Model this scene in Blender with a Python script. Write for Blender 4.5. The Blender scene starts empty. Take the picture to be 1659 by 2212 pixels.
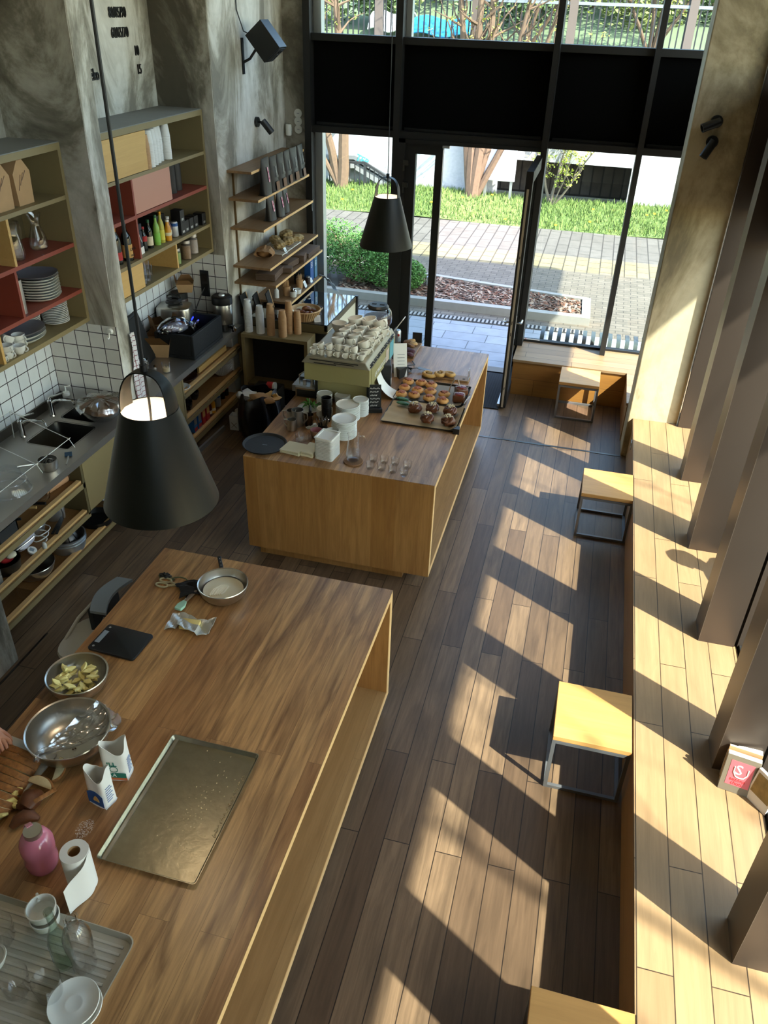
import bpy, bmesh, math, random
from mathutils import Vector, Matrix, Euler
PI = math.pi
R = random.Random(7)
sc = bpy.context.scene
COL = sc.collection
H = 4.05
RC = ((0.9670106620300571, 0.25297158425122257, 0.0299292011523419),
      (0.16155225487388145, -0.518184876287535, -0.8398721944034322),
      (-0.196954940190276, 0.8170004966634347, -0.5419584301275754))
FPX, IW, IH = 1726.36, 1659, 2212


def Q(px, py, x=None, y=None, z=None):
    """point of the room seen at a photo pixel, on the plane x=, y= or z="""
    u, v = (px - IW / 2) / FPX, (py - IH / 2) / FPX
    d = [RC[0][i] * u + RC[1][i] * v + RC[2][i] for i in range(3)]
    s = (z - H) / d[2] if z is not None else (x / d[0] if x is not None else y / d[1])
    return Vector((s * d[0], s * d[1], H + s * d[2]))


def hexc(h):
    h = h.lstrip('#')
    o = []
    for i in (0, 2, 4):
        v = int(h[i:i + 2], 16) / 255
        o.append(v / 12.92 if v <= .04045 else ((v + .055) / 1.055) ** 2.4)
    return (o[0], o[1], o[2], 1)


# ---------------------------------------------------------------- materials
def newmat(name):
    m = bpy.data.materials.new(name)
    m.use_nodes = True
    nt = m.node_tree
    b = nt.nodes['Principled BSDF']
    return m, nt, b


def nd(nt, t, **kw):
    n = nt.nodes.new(t)
    for k, v in kw.items():
        setattr(n, k, v)
    return n


def mat(name, col, rough=.5, metal=0, emit=None, estr=1, noise=0, nscale=20, spec=None, trans=0, coat=0, sss=0):
    m, nt, b = newmat(name)
    c = hexc(col) if isinstance(col, str) else col
    b.inputs['Base Color'].default_value = c
    b.inputs['Roughness'].default_value = rough
    b.inputs['Metallic'].default_value = metal
    if spec is not None:
        b.inputs['Specular IOR Level'].default_value = spec
    if coat:
        b.inputs['Coat Weight'].default_value = coat
    if emit:
        b.inputs['Emission Color'].default_value = hexc(emit)
        b.inputs['Emission Strength'].default_value = estr
    if noise:
        n = nd(nt, 'ShaderNodeTexNoise')
        n.inputs['Scale'].default_value = nscale
        n.inputs['Detail'].default_value = 5
        tc = nd(nt, 'ShaderNodeNewGeometry')
        nt.links.new(tc.outputs['Position'], n.inputs['Vector'])
        mx = nd(nt, 'ShaderNodeMix', data_type='RGBA')
        mx.inputs[6].default_value = tuple(x * (1 - noise) for x in c[:3]) + (1,)
        mx.inputs[7].default_value = tuple(min(1, x * (1 + noise)) for x in c[:3]) + (1,)
        nt.links.new(n.outputs['Fac'], mx.inputs[0])
        nt.links.new(mx.outputs[2], b.inputs['Base Color'])
        bp = nd(nt, 'ShaderNodeBump')
        bp.inputs['Strength'].default_value = .15
        bp.inputs['Distance'].default_value = .01
        nt.links.new(n.outputs['Fac'], bp.inputs['Height'])
        nt.links.new(bp.outputs['Normal'], b.inputs['Normal'])
    return m


def glass(name, tint='#ffffff', rough=.02, ior=1.45, strength=1.0):
    m = bpy.data.materials.new(name)
    m.use_nodes = True
    nt = m.node_tree
    nt.nodes.clear()
    out = nd(nt, 'ShaderNodeOutputMaterial')
    mx = nd(nt, 'ShaderNodeMixShader')
    tr = nd(nt, 'ShaderNodeBsdfTransparent')
    gl = nd(nt, 'ShaderNodeBsdfGlossy')
    fr = nd(nt, 'ShaderNodeFresnel')
    ge = nd(nt, 'ShaderNodeNewGeometry')
    io = nd(nt, 'ShaderNodeMix', data_type='FLOAT')
    io.inputs[2].default_value = ior
    io.inputs[3].default_value = 1 / ior
    nt.links.new(ge.outputs['Backfacing'], io.inputs[0])
    nt.links.new(io.outputs[0], fr.inputs['IOR'])
    tr.inputs['Color'].default_value = hexc(tint)
    gl.inputs['Roughness'].default_value = rough
    mu = nd(nt, 'ShaderNodeMath', operation='MULTIPLY')
    mu.inputs[1].default_value = strength
    nt.links.new(fr.outputs[0], mu.inputs[0])
    nt.links.new(mu.outputs[0], mx.inputs[0])
    nt.links.new(tr.outputs[0], mx.inputs[1])
    nt.links.new(gl.outputs[0], mx.inputs[2])
    nt.links.new(mx.outputs[0], out.inputs[0])
    return m


def axes(nt, along, across, sa=1, sc_=1, sd=1):
    g = nd(nt, 'ShaderNodeNewGeometry')
    s = nd(nt, 'ShaderNodeSeparateXYZ')
    nt.links.new(g.outputs['Position'], s.inputs[0])
    c = nd(nt, 'ShaderNodeCombineXYZ')
    third = [a for a in 'XYZ' if a not in (along, across)][0]
    for i, (a, k) in enumerate(((along, sa), (across, sc_), (third, sd))):
        mu = nd(nt, 'ShaderNodeMath', operation='MULTIPLY')
        mu.inputs[1].default_value = k
        nt.links.new(s.outputs[a], mu.inputs[0])
        nt.links.new(mu.outputs[0], c.inputs[i])
    return c.outputs[0]


def wood(name, c1, c2, dark, along='Y', across='X', pw=.15, pl=1.8, gap=.004, rough=.45, streak=.5, knots=.35, offs=(0, 0), gapcol='#1c120b', third=1.0):
    m, nt, b = newmat(name)
    L = nt.links.new
    v = axes(nt, along, across)
    mp = nd(nt, 'ShaderNodeMapping')
    mp.inputs['Location'].default_value = (offs[1], offs[0], 0)
    L(v, mp.inputs[0])
    br = nd(nt, 'ShaderNodeTexBrick', offset=.37, offset_frequency=2)
    br.inputs['Scale'].default_value = 1
    br.inputs['Brick Width'].default_value = pl
    br.inputs['Row Height'].default_value = pw
    br.inputs['Mortar Size'].default_value = gap
    br.inputs['Mortar Smooth'].default_value = .2
    br.inputs['Color1'].default_value = hexc(c1)
    br.inputs['Color2'].default_value = hexc(c2)
    br.inputs['Mortar'].default_value = hexc(gapcol)
    L(mp.outputs[0], br.inputs['Vector'])
    # grain, shifted per plank by its colour
    v2 = axes(nt, along, across, 2.2, 34, 34 * third)
    ad = nd(nt, 'ShaderNodeVectorMath', operation='ADD')
    sc2 = nd(nt, 'ShaderNodeVectorMath', operation='SCALE')
    sc2.inputs['Scale'].default_value = 25
    L(br.outputs['Color'], sc2.inputs[0])
    L(v2, ad.inputs[0])
    L(sc2.outputs[0], ad.inputs[1])
    n = nd(nt, 'ShaderNodeTexNoise')
    n.inputs['Scale'].default_value = 1
    n.inputs['Detail'].default_value = 8
    n.inputs['Roughness'].default_value = .65
    n.inputs['Distortion'].default_value = .6
    L(ad.outputs[0], n.inputs['Vector'])
    r = nd(nt, 'ShaderNodeValToRGB')
    r.color_ramp.elements[0].position = .35
    r.color_ramp.elements[1].position = .68
    L(n.outputs['Fac'], r.inputs[0])
    mx = nd(nt, 'ShaderNodeMix', data_type='RGBA', blend_type='MIX')
    ml = nd(nt, 'ShaderNodeMath', operation='MULTIPLY')
    ml.inputs[1].default_value = streak
    L(r.outputs[0], ml.inputs[0])
    L(ml.outputs[0], mx.inputs[0])
    L(br.outputs['Color'], mx.inputs[6])
    mx.inputs[7].default_value = hexc(dark)
    # broad dark figure and knots
    v3 = axes(nt, along, across, .9, 4.5, 4.5 * third)
    n2 = nd(nt, 'ShaderNodeTexNoise')
    n2.inputs['Scale'].default_value = 1.3
    n2.inputs['Detail'].default_value = 4
    n2.inputs['Distortion'].default_value = 1.5
    L(v3, n2.inputs['Vector'])
    r2 = nd(nt, 'ShaderNodeValToRGB')
    r2.color_ramp.elements[0].position = .50
    r2.color_ramp.elements[1].position = .74
    L(n2.outputs['Fac'], r2.inputs[0])
    ml2 = nd(nt, 'ShaderNodeMath', operation='MULTIPLY')
    ml2.inputs[1].default_value = knots
    L(r2.outputs[0], ml2.inputs[0])
    mx2 = nd(nt, 'ShaderNodeMix', data_type='RGBA')
    L(ml2.outputs[0], mx2.inputs[0])
    L(mx.outputs[2], mx2.inputs[6])
    mx2.inputs[7].default_value = hexc(dark)
    L(mx2.outputs[2], b.inputs['Base Color'])
    b.inputs['Roughness'].default_value = rough
    bp = nd(nt, 'ShaderNodeBump')
    bp.inputs['Strength'].default_value = .25
    bp.inputs['Distance'].default_value = .003
    L(br.outputs['Fac'], bp.inputs['Height'])
    bp.invert = True
    L(bp.outputs['Normal'], b.inputs['Normal'])
    return m


def plaster(name, cols, sc1=1.1, stretch=.45, rough=.75, bump=.25):
    m, nt, b = newmat(name)
    L = nt.links.new
    g = nd(nt, 'ShaderNodeNewGeometry')
    mp = nd(nt, 'ShaderNodeMapping')
    mp.inputs['Scale'].default_value = (1, 1, stretch)
    L(g.outputs['Position'], mp.inputs[0])
    n = nd(nt, 'ShaderNodeTexNoise')
    n.inputs['Scale'].default_value = sc1
    n.inputs['Detail'].default_value = 9
    n.inputs['Roughness'].default_value = .66
    n.inputs['Distortion'].default_value = .7
    L(mp.outputs[0], n.inputs['Vector'])
    r = nd(nt, 'ShaderNodeValToRGB')
    e = r.color_ramp.elements
    ps = (.40, .47, .52, .61)
    e[0].position, e[0].color = ps[0], hexc(cols[0])
    e[1].position, e[1].color = ps[3], hexc(cols[3])
    for p, c in ((ps[1], cols[1]), (ps[2], cols[2])):
        x = e.new(p)
        x.color = hexc(c)
    L(n.outputs['Fac'], r.inputs[0])
    n2 = nd(nt, 'ShaderNodeTexNoise')
    n2.inputs['Scale'].default_value = 14
    n2.inputs['Detail'].default_value = 6
    L(g.outputs['Position'], n2.inputs['Vector'])
    mx = nd(nt, 'ShaderNodeMix', data_type='RGBA', blend_type='MULTIPLY')
    mx.inputs[0].default_value = .35
    L(r.outputs[0], mx.inputs[6])
    r3 = nd(nt, 'ShaderNodeValToRGB')
    r3.color_ramp.elements[0].position = .3
    r3.color_ramp.elements[0].color = (.45, .45, .45, 1)
    L(n2.outputs['Fac'], r3.inputs[0])
    L(r3.outputs[0], mx.inputs[7])
    L(mx.outputs[2], b.inputs['Base Color'])
    b.inputs['Roughness'].default_value = rough
    bp = nd(nt, 'ShaderNodeBump')
    bp.inputs['Strength'].default_value = bump
    bp.inputs['Distance'].default_value = .02
    L(n.outputs['Fac'], bp.inputs['Height'])
    L(bp.outputs['Normal'], b.inputs['Normal'])
    return m


def bricks(name, c1, c2, mortar, along, across, w, h, gap, rough=.5, offset=.5, loc=(0, 0), noise=.2, smooth=.1):
    m, nt, b = newmat(name)
    L = nt.links.new
    v = axes(nt, along, across)
    mp = nd(nt, 'ShaderNodeMapping')
    mp.inputs['Location'].default_value = (loc[0], loc[1], 0)
    L(v, mp.inputs[0])
    br = nd(nt, 'ShaderNodeTexBrick', offset=offset, offset_frequency=2)
    for k, x in (('Scale', 1), ('Brick Width', w), ('Row Height', h), ('Mortar Size', gap), ('Mortar Smooth', smooth), ('Color1', hexc(c1)), ('Color2', hexc(c2)), ('Mortar', hexc(mortar))):
        br.inputs[k].default_value = x
    L(mp.outputs[0], br.inputs['Vector'])
    n = nd(nt, 'ShaderNodeTexNoise')
    n.inputs['Scale'].default_value = 6
    n.inputs['Detail'].default_value = 6
    g = nd(nt, 'ShaderNodeNewGeometry')
    L(g.outputs['Position'], n.inputs['Vector'])
    r = nd(nt, 'ShaderNodeValToRGB')
    r.color_ramp.elements[0].color = (1 - noise * 2, 1 - noise * 2, 1 - noise * 2, 1)
    r.color_ramp.elements[0].position = .3
    r.color_ramp.elements[1].position = .6
    L(n.outputs['Fac'], r.inputs[0])
    mx = nd(nt, 'ShaderNodeMix', data_type='RGBA', blend_type='MULTIPLY')
    mx.inputs[0].default_value = 1
    L(br.outputs['Color'], mx.inputs[6])
    L(r.outputs[0], mx.inputs[7])
    L(mx.outputs[2], b.inputs['Base Color'])
    b.inputs['Roughness'].default_value = rough
    bp = nd(nt, 'ShaderNodeBump', invert=True)
    bp.inputs['Strength'].default_value = .4
    bp.inputs['Distance'].default_value = .004
    L(br.outputs['Fac'], bp.inputs['Height'])
    L(bp.outputs['Normal'], b.inputs['Normal'])
    return m


# ---------------------------------------------------------------- geometry
class G:
    def __init__(s):
        s.bm = bmesh.new()
        s.mi = 0
        s.mk = 0

    def _f(s, vs):
        try:
            f = s.bm.faces.new(vs)
            f.material_index = s.mi
            return f
        except ValueError:
            return None

    def v(s, *p):
        return s.bm.verts.new(p if len(p) == 3 else p[0])

    def mark(s):
        s.bm.verts.index_update()
        s.mk = len(s.bm.verts)
        return s

    def xf(s, M):
        s.bm.verts.ensure_lookup_table()
        for v in list(s.bm.verts)[s.mk:]:
            v.co = M @ v.co
        return s

    def mat(s, i):
        s.mi = i
        return s

    def box(s, x0, x1, y0, y1, z0, z1):
        p = [s.v(x, y, z) for z in (z0, z1) for y in (y0, y1) for x in (x0, x1)]
        for q in ((0, 2, 3, 1), (4, 5, 7, 6), (0, 1, 5, 4), (2, 6, 7, 3), (0, 4, 6, 2), (1, 3, 7, 5)):
            s._f([p[i] for i in q])
        return s

    def cbox(s, c, d):
        return s.box(c[0] - d[0] / 2, c[0] + d[0] / 2, c[1] - d[1] / 2, c[1] + d[1] / 2, c[2], c[2] + d[2])

    def lathe(s, prof, n=24, at=(0, 0, 0), sx=1, sy=1, sq=0):
        rings = []
        for r, z in prof:
            if r < 1e-6:
                rings.append([s.v(at[0], at[1], at[2] + z)])
            else:
                ring = []
                for i in range(n):
                    a = 2 * PI * i / n
                    ca, sa = math.cos(a), math.sin(a)
                    k = 1
                    if sq:
                        k = (abs(ca) ** sq + abs(sa) ** sq) ** (-1 / sq)
                    ring.append(s.v(at[0] + r * k * ca * sx, at[1] + r * k * sa * sy, at[2] + z))
                rings.append(ring)
        for a, b in zip(rings, rings[1:]):
            if len(a) == 1 and len(b) == 1:
                continue
            for i in range(n):
                j = (i + 1) % n
                if len(a) == 1:
                    s._f((a[0], b[j], b[i]))
                elif len(b) == 1:
                    s._f((a[i], a[j], b[0]))
                else:
                    s._f((a[i], a[j], b[j], b[i]))
        return s

    def cyl(s, r, z0, z1, n=20, at=(0, 0, 0), r2=None):
        r2 = r if r2 is None else r2
        return s.lathe([(0, z0), (r, z0), (r2, z1), (0, z1)], n, at)

    def tube(s, pts, r, n=8, closed=False, cap=True):
        pts = [Vector(p) for p in pts]
        rs = r if isinstance(r, (list, tuple)) else [r] * len(pts)
        rings = []
        m = len(pts)
        up = None
        for i, p in enumerate(pts):
            a = pts[(i - 1) % m] if (closed or i > 0) else p
            b = pts[(i + 1) % m] if (closed or i < m - 1) else p
            t = (b - a).normalized()
            if up is None:
                up = Vector((0, 0, 1)) if abs(t.z) < .9 else Vector((1, 0, 0))
            sd = t.cross(up)
            if sd.length < 1e-5:
                sd = t.orthogonal()
            sd.normalize()
            up = sd.cross(t).normalized()
            rings.append([s.v(p + (sd * math.cos(2 * PI * k / n) + up * math.sin(2 * PI * k / n)) * rs[i]) for k in range(n)])
        prs = list(zip(rings, rings[1:])) + ([(rings[-1], rings[0])] if closed else [])
        for a, b in prs:
            for k in range(n):
                j = (k + 1) % n
                s._f((a[k], b[k], b[j], a[j]))
        if cap and not closed:
            s._f(rings[0])
            s._f(list(reversed(rings[-1])))
        return s

    def bar(s, a, b, w, h=None, up=(0, 0, 1)):
        h = w if h is None else h
        a, b = Vector(a), Vector(b)
        t = (b - a).normalized()
        u = Vector(up)
        if abs(t.dot(u)) > .95:
            u = Vector((1, 0, 0))
        sd = t.cross(u).normalized()
        u = sd.cross(t).normalized()
        q = []
        for p in (a, b):
            q += [s.v(p + sd * (i * w / 2) + u * (j * h / 2)) for i, j in ((-1, -1), (1, -1), (1, 1), (-1, 1))]
        for f in ((0, 1, 2, 3), (7, 6, 5, 4), (0, 4, 5, 1), (1, 5, 6, 2), (2, 6, 7, 3), (3, 7, 4, 0)):
            s._f([q[i] for i in f])
        return s

    def prism(s, poly, z0, z1):
        a = [s.v(x, y, z0) for x, y in poly]
        b = [s.v(x, y, z1) for x, y in poly]
        n = len(poly)
        s._f(list(reversed(a)))
        s._f(b)
        for i in range(n):
            j = (i + 1) % n
            s._f((a[i], a[j], b[j], b[i]))
        return s

    def rprism(s, w, d, r, z0, z1, at=(0, 0), k=4):
        s.prism(rrect(w, d, r, at, k), z0, z1)
        return s

    def sheet(s, fn, nu, nv, th=.001):
        P = [[Vector(fn(i / nu, j / nv)) for j in range(nv + 1)] for i in range(nu + 1)]
        A, B = [], []
        for i in range(nu + 1):
            ra, rb = [], []
            for j in range(nv + 1):
                du = P[min(i + 1, nu)][j] - P[max(i - 1, 0)][j]
                dv = P[i][min(j + 1, nv)] - P[i][max(j - 1, 0)]
                nn = du.cross(dv)
                nn = nn.normalized() if nn.length > 1e-9 else Vector((0, 0, 1))
                ra.append(s.v(P[i][j] + nn * th / 2))
                rb.append(s.v(P[i][j] - nn * th / 2))
            A.append(ra)
            B.append(rb)
        for i in range(nu):
            for j in range(nv):
                s._f((A[i][j], A[i + 1][j], A[i + 1][j + 1], A[i][j + 1]))
                s._f((B[i][j + 1], B[i + 1][j + 1], B[i + 1][j], B[i][j]))
        for i in range(nu):
            s._f((A[i][0], B[i][0], B[i + 1][0], A[i + 1][0]))
            s._f((A[i + 1][nv], B[i + 1][nv], B[i][nv], A[i][nv]))
        for j in range(nv):
            s._f((A[0][j + 1], B[0][j + 1], B[0][j], A[0][j]))
            s._f((A[nu][j], B[nu][j], B[nu][j + 1], A[nu][j + 1]))
        return s

    def blob(s, c, r, amp=.08, sub=3, seed=0, freq=3., flat=None):
        rr = random.Random(seed)
        ph = [rr.uniform(0, 6.28) for _ in range(6)]
        k = len(s.bm.verts)
        res = bmesh.ops.create_icosphere(s.bm, subdivisions=sub, radius=1)
        for v in res['verts']:
            p = v.co
            q = 1 + amp * (math.sin(freq * p.x + ph[0]) * math.sin(freq * 1.3 * p.y + ph[1]) + .6 * math.sin(freq * 2.1 * p.z + ph[2] + freq * p.x) + .4 * math.sin(freq * 2.7 * p.y + ph[3]))
            z = p.z * r[2] * q
            if flat is not None and z < flat * r[2]:
                z = flat * r[2]
            v.co = Vector((c[0] + p.x * r[0] * q, c[1] + p.y * r[1] * q, c[2] + z))
            for f in v.link_faces:
                f.material_index = s.mi
        return s

    def poly(s, pts):
        s._f([s.v(*p) for p in pts])
        return s

    def build(s, name, m, parent=None, smooth=True, bev=0, seg=2, ang=35):
        bm = s.bm
        bmesh.ops.recalc_face_normals(bm, faces=bm.faces)
        if bev:
            es = [e for e in bm.edges if len(e.link_faces) == 2 and e.calc_face_angle(0) > math.radians(ang)]
            bmesh.ops.bevel(bm, geom=es, offset=bev, segments=seg, profile=.5, affect='EDGES', clamp_overlap=True)
        me = bpy.data.meshes.new(name)
        bm.to_mesh(me)
        bm.free()
        for x in (m if isinstance(m, (list, tuple)) else [m]):
            me.materials.append(x)
        if smooth:
            me.polygons.foreach_set('use_smooth', [True] * len(me.polygons))
            me.set_sharp_from_angle(angle=math.radians(38))
        o = bpy.data.objects.new(name, me)
        COL.objects.link(o)
        if parent is not None:
            o.parent = parent
        return o


def rrect(w, d, r, at=(0, 0), k=4):
    out = []
    for cx, cy, a0 in ((w / 2 - r, d / 2 - r, 0), (-w / 2 + r, d / 2 - r, 90), (-w / 2 + r, -d / 2 + r, 180), (w / 2 - r, -d / 2 + r, 270)):
        for i in range(k + 1):
            a = math.radians(a0 + 90 * i / k)
            out.append((at[0] + cx + r * math.cos(a), at[1] + cy + r * math.sin(a)))
    return out


def tag(o, label, cat, group=None, kind=None):
    o['label'] = label
    o['category'] = cat
    if group:
        o['group'] = group
    if kind:
        o['kind'] = kind
    return o


def thing(name, label, cat, loc=(0, 0, 0), rz=0, group=None, rot=None):
    o = bpy.data.objects.new(name, None)
    o.empty_display_size = .1
    COL.objects.link(o)
    o.location = loc
    o.rotation_euler = rot if rot else (0, 0, rz)
    return tag(o, label, cat, group)


def one(g, name, m, label, cat, loc=(0, 0, 0), rz=0, group=None, rot=None, kind=None, **kw):
    o = g.build(name, m, None, **kw)
    o.location = loc
    o.rotation_euler = rot if rot else (0, 0, rz)
    return tag(o, label, cat, group, kind)


def dup(root, label, loc, rz=None, rot=None, group=None, scale=None):
    r = root.copy()
    COL.objects.link(r)
    r.location = loc
    if rot:
        r.rotation_euler = rot
    elif rz is not None:
        r.rotation_euler = (0, 0, rz)
    if scale:
        r.scale = (scale,) * 3 if not isinstance(scale, (tuple, list)) else scale
    r['label'] = label
    if group:
        r['group'] = group
    for ch in list(root.children):
        c = ch.copy()
        COL.objects.link(c)
        c.parent = r
        for gc in list(ch.children):
            d = gc.copy()
            COL.objects.link(d)
            d.parent = c
    return r


def struct(g, name, m, parent=None, **kw):
    kw.setdefault('smooth', False)
    o = g.build(name, m, parent, **kw)
    if parent is None:
        o['kind'] = 'structure'
    return o


def sthing(name):
    o = bpy.data.objects.new(name, None)
    COL.objects.link(o)
    o['kind'] = 'structure'
    return o


def lettering(txt, size, m, parent, loc, rot, ext=.002, name='lettering', align='LEFT', bold=0, sx=1, label=None):
    cu = bpy.data.curves.new(name, 'FONT')
    cu.body = txt
    cu.size = size
    cu.extrude = ext
    cu.offset = bold
    cu.align_x = align
    cu.resolution_u = 2
    t = bpy.data.objects.new(name, cu)
    COL.objects.link(t)
    dg = bpy.context.evaluated_depsgraph_get()
    me = bpy.data.meshes.new_from_object(t.evaluated_get(dg))
    bpy.data.objects.remove(t)
    me.materials.clear()
    me.materials.append(m)
    o = bpy.data.objects.new(name, me)
    COL.objects.link(o)
    o.parent = parent
    o.location = loc
    o.rotation_euler = rot if not isinstance(rot, Matrix) else rot.to_euler()
    o.scale = (sx, 1, 1)
    return o


ORD = ['first', 'second', 'third', 'fourth', 'fifth', 'sixth', 'seventh', 'eighth', 'ninth', 'tenth', 'eleventh', 'twelfth']

M = {}
M['floor'] = wood('floor_oak', '#584534', '#7f6850', '#31251a', 'Y', 'X', .15, 1.7, .003, .42, .55, .4, gapcol='#150d08')
M['ledge'] = wood('ledge_oak', '#8c7152', '#9d805d', '#6f573c', 'Y', 'X', .16, 1.5, .003, .45, .4, .3, offs=(-.714 + .64, .3))
M['ledge_f'] = wood('ledge_front_oak', '#a07c50', '#ac8759', '#7d5f3b', 'Y', 'Z', .5, 3, .001, .45, .4, .3)
M['bench'] = wood('bench_oak', '#8c7152', '#9d805d', '#6f573c', 'X', 'Y', .16, 1.5, .003, .45, .4, .3)
M['bar_v'] = wood('bar_oak_upright', '#946835', '#a67a45', '#704923', 'Z', 'X', .19, 4, .0008, .42, .55, .35, gapcol='#8e5f2b')
M['bar_side'] = wood('bar_oak_side', '#ab7e46', '#c0945a', '#84592c', 'Z', 'Y', .19, 4, .0008, .42, .55, .35, gapcol='#8e5f2b')
M['bar_t'] = wood('bar_oak_top', '#a4784e', '#c39868', '#5c3c22', 'Y', 'X', .15, 2.6, .0008, .36, .65, .9, gapcol='#5a361d')
M['bar_in'] = wood('bar_oak_inner', '#94744a', '#a58457', '#6e5230', 'Y', 'X', .15, 5, .0008, .45, .5, .4, gapcol='#6e5230')
M['tab_t'] = wood('table_oak_top', '#a3754a', '#c79a66', '#54331a', 'Y', 'X', .13, 2.4, .0006, .36, .7, .8, gapcol='#50301a')
M['edge'] = wood('oak_edge', '#d8ae74', '#e2bb82', '#c0935a', 'Y', 'X', .3, 9, .0002, .5, .3, .2, gapcol='#c0935a')
M['stool'] = wood('stool_oak', '#b98b50', '#c49559', '#9a703d', 'X', 'Y', .25, 2, .0003, .42, .4, .3, gapcol='#9a6a30')
M['shelf'] = wood('shelf_oak', '#8a6338', '#9a7143', '#6a4724', 'Y', 'X', .4, 5, .0003, .45, .5, .4, gapcol='#6a4724')
M['oakdoor'] = wood('door_oak', '#c9a15f', '#d2ab69', '#b48b4c', 'Y', 'Z', .2, 3, .0002, .5, .35, .2, gapcol='#b48b4c')
M['board'] = wood('board_oak', '#8a6a48', '#9a7853', '#6b4f33', 'Y', 'X', .3, 3, .0002, .5, .5, .4, gapcol='#6b4f33')
M['conc'] = plaster('grey_plaster', ('#544e42', '#7d776a', '#aaa498', '#c8c4ba'))
M['conc2'] = plaster('pale_plaster', ('#857f72', '#aca698', '#cbc7bc', '#dedbd2'), 1.6)
M['conc3'] = plaster('brown_plaster', ('#82745a', '#a09170', '#b8a888', '#c8bb9c'), 1.3)
M['ceil'] = mat('white_ceiling', '#e4e2dc', .85)
M['tileY'] = bricks('white_tile_back', '#dfe2e4', '#d4d8da', '#3c3438', 'Y', 'Z', .133, .133, .004, .18, 0, (0, .0), .04)
M['tileX'] = bricks('white_tile_side', '#dcd9d4', '#d2cfc9', '#3c3438', 'X', 'Z', .133, .133, .004, .18, 0, (0, .0), .04)  # duller, warmer tile for the pier sides, their shade put into the colour
M['olive'] = mat('olive_lacquer', '#857551', .5, noise=.06, nscale=4)
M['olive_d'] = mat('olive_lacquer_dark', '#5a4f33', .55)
M['cabtop'] = mat('grey_cabinet_top', '#7d7d7a', .7, noise=.1, nscale=8)
M['brick_red'] = mat('brick_red_lacquer', '#8a4030', .5)
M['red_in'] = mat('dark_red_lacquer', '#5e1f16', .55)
M['salmon'] = mat('salmon_lacquer', '#c08a74', .5)
M['steel'] = mat('brushed_steel', '#c4c0b8', .3, 1)
M['steel_w'] = mat('worktop_steel', '#b8b2aa', .38, .9)
M['steel_d'] = mat('dark_steel', '#5a5854', .35, 1)
M['steel_t'] = mat('tray_steel', '#928c79', .34, 1, noise=.2, nscale=25)
M['chrome'] = mat('chrome', '#d0d0d0', .08, 1)
M['alu'] = mat('aluminium', '#b9bcbd', .4, .9)
M['black'] = mat('black_plastic', '#101010', .45)
M['black_m'] = mat('black_matte', '#131210', .8)
M['frame'] = mat('window_frame_black', '#0c0a09', .6)
M['blind'] = mat('blind_black', '#050505', .95, spec=.1)
M['fin'] = mat('bronze_fin', '#564b43', .34, .7)
M['fin_e'] = mat('bronze_fin_edge', '#6e6256', .4, .4)
M['white'] = mat('white_china', '#dcdcd6', .22, coat=.2)
M['whitep'] = mat('white_paper', '#e2e0da', .8)
M['cream'] = mat('cream_paper', '#d8cfb2', .85)
M['grey_glaze'] = mat('grey_glaze', '#77757b', .3)
M['cup'] = mat('stoneware_cup', '#e0ddd2', .3, coat=.15)
M['kraft'] = mat('kraft_paper', '#b28d63', .85, noise=.08, nscale=14)
M['kraft_d'] = mat('kraft_paper_dark', '#7d6350', .85, noise=.08, nscale=14)
M['lamp'] = mat('lamp_black', '#101109', .38, .35)
M['lamp_in'] = mat('lamp_white_inside', '#f4efe4', .6)
M['bulb'] = mat('bulb_glow', '#fff1d8', .5, emit='#ffe9cc', estr=110)
M['screen'] = mat('blue_display', '#2030ff', .4, emit='#2a3cff', estr=2)
M['red'] = mat('red_print', '#a81f22', .5)
M['blue'] = mat('blue_print', '#1d4f8f', .5)
M['pink'] = mat('pink_label', '#d9a3b4', .7)
M['bag'] = mat('black_foil_bag', '#0e0e10', .45)
M['rubber'] = mat('dark_rubber', '#1a1c1f', .65)
M['tray_b'] = mat('black_tray', '#15181d', .5, noise=.1, nscale=60)
M['grey_p'] = mat('grey_plastic', '#b0aea4', .55)
M['grey_b'] = mat('grey_blue_plastic', '#79828a', .5)
M['glass'] = glass('clear_glass', '#ffffff', .0, 1.5, 1.7)
M['pane'] = glass('window_pane', '#eef3f0', .0, 1.45, .8)
M['water'] = glass('water', '#f8fbff', .0, 1.33, 1.2)
M['film'] = glass('cling_film', '#f4f4f4', .12, 1.6, 2.6)
M['acryl'] = glass('clear_acrylic', '#fafbfc', .05, 1.5, 1.2)
M['bread'] = mat('bread_crust', '#8a5a2c', .7, noise=.8, nscale=70)
M['bread_d'] = mat('dark_crust', '#5a3116', .55, noise=.4, nscale=45)
M['crumb'] = mat('bread_crumb', '#d8c8a0', .9, noise=.15, nscale=60)
M['dough'] = mat('golden_dough', '#c58d4a', .55, noise=.25, nscale=30)
M['choc'] = mat('chocolate_bun', '#5a3018', .35, noise=.4, nscale=50)
M['tomato'] = mat('tomato_filling', '#8f4a26', .55, noise=.8, nscale=70)
M['parch'] = mat('baking_parchment', '#a8906b', .7, noise=.15, nscale=12)
M['cloth'] = mat('black_cloth', '#121214', .9, noise=.3, nscale=60)
M['green'] = mat('green_leaf', '#3f7a2a', .5)
M['greenp'] = mat('green_silicone', '#1f5a33', .5)
M['apple'] = mat('apple_flesh', '#e8da90', .6, noise=.15, nscale=40)
M['batter'] = mat('cream_batter', '#f4ecd2', .45)
M['skin'] = mat('skin', '#c08a70', .5)
M['maroon'] = mat('maroon_cloth', '#7c3f4c', .85, noise=.1, nscale=30)
M['denim'] = mat('dark_trousers', '#2a2c33', .85)
M['hair'] = mat('brown_hair', '#2e2018', .6)
M['pinkb'] = glass('pink_bottle', '#d88aa0', .05, 1.5, 1.2)
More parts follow.
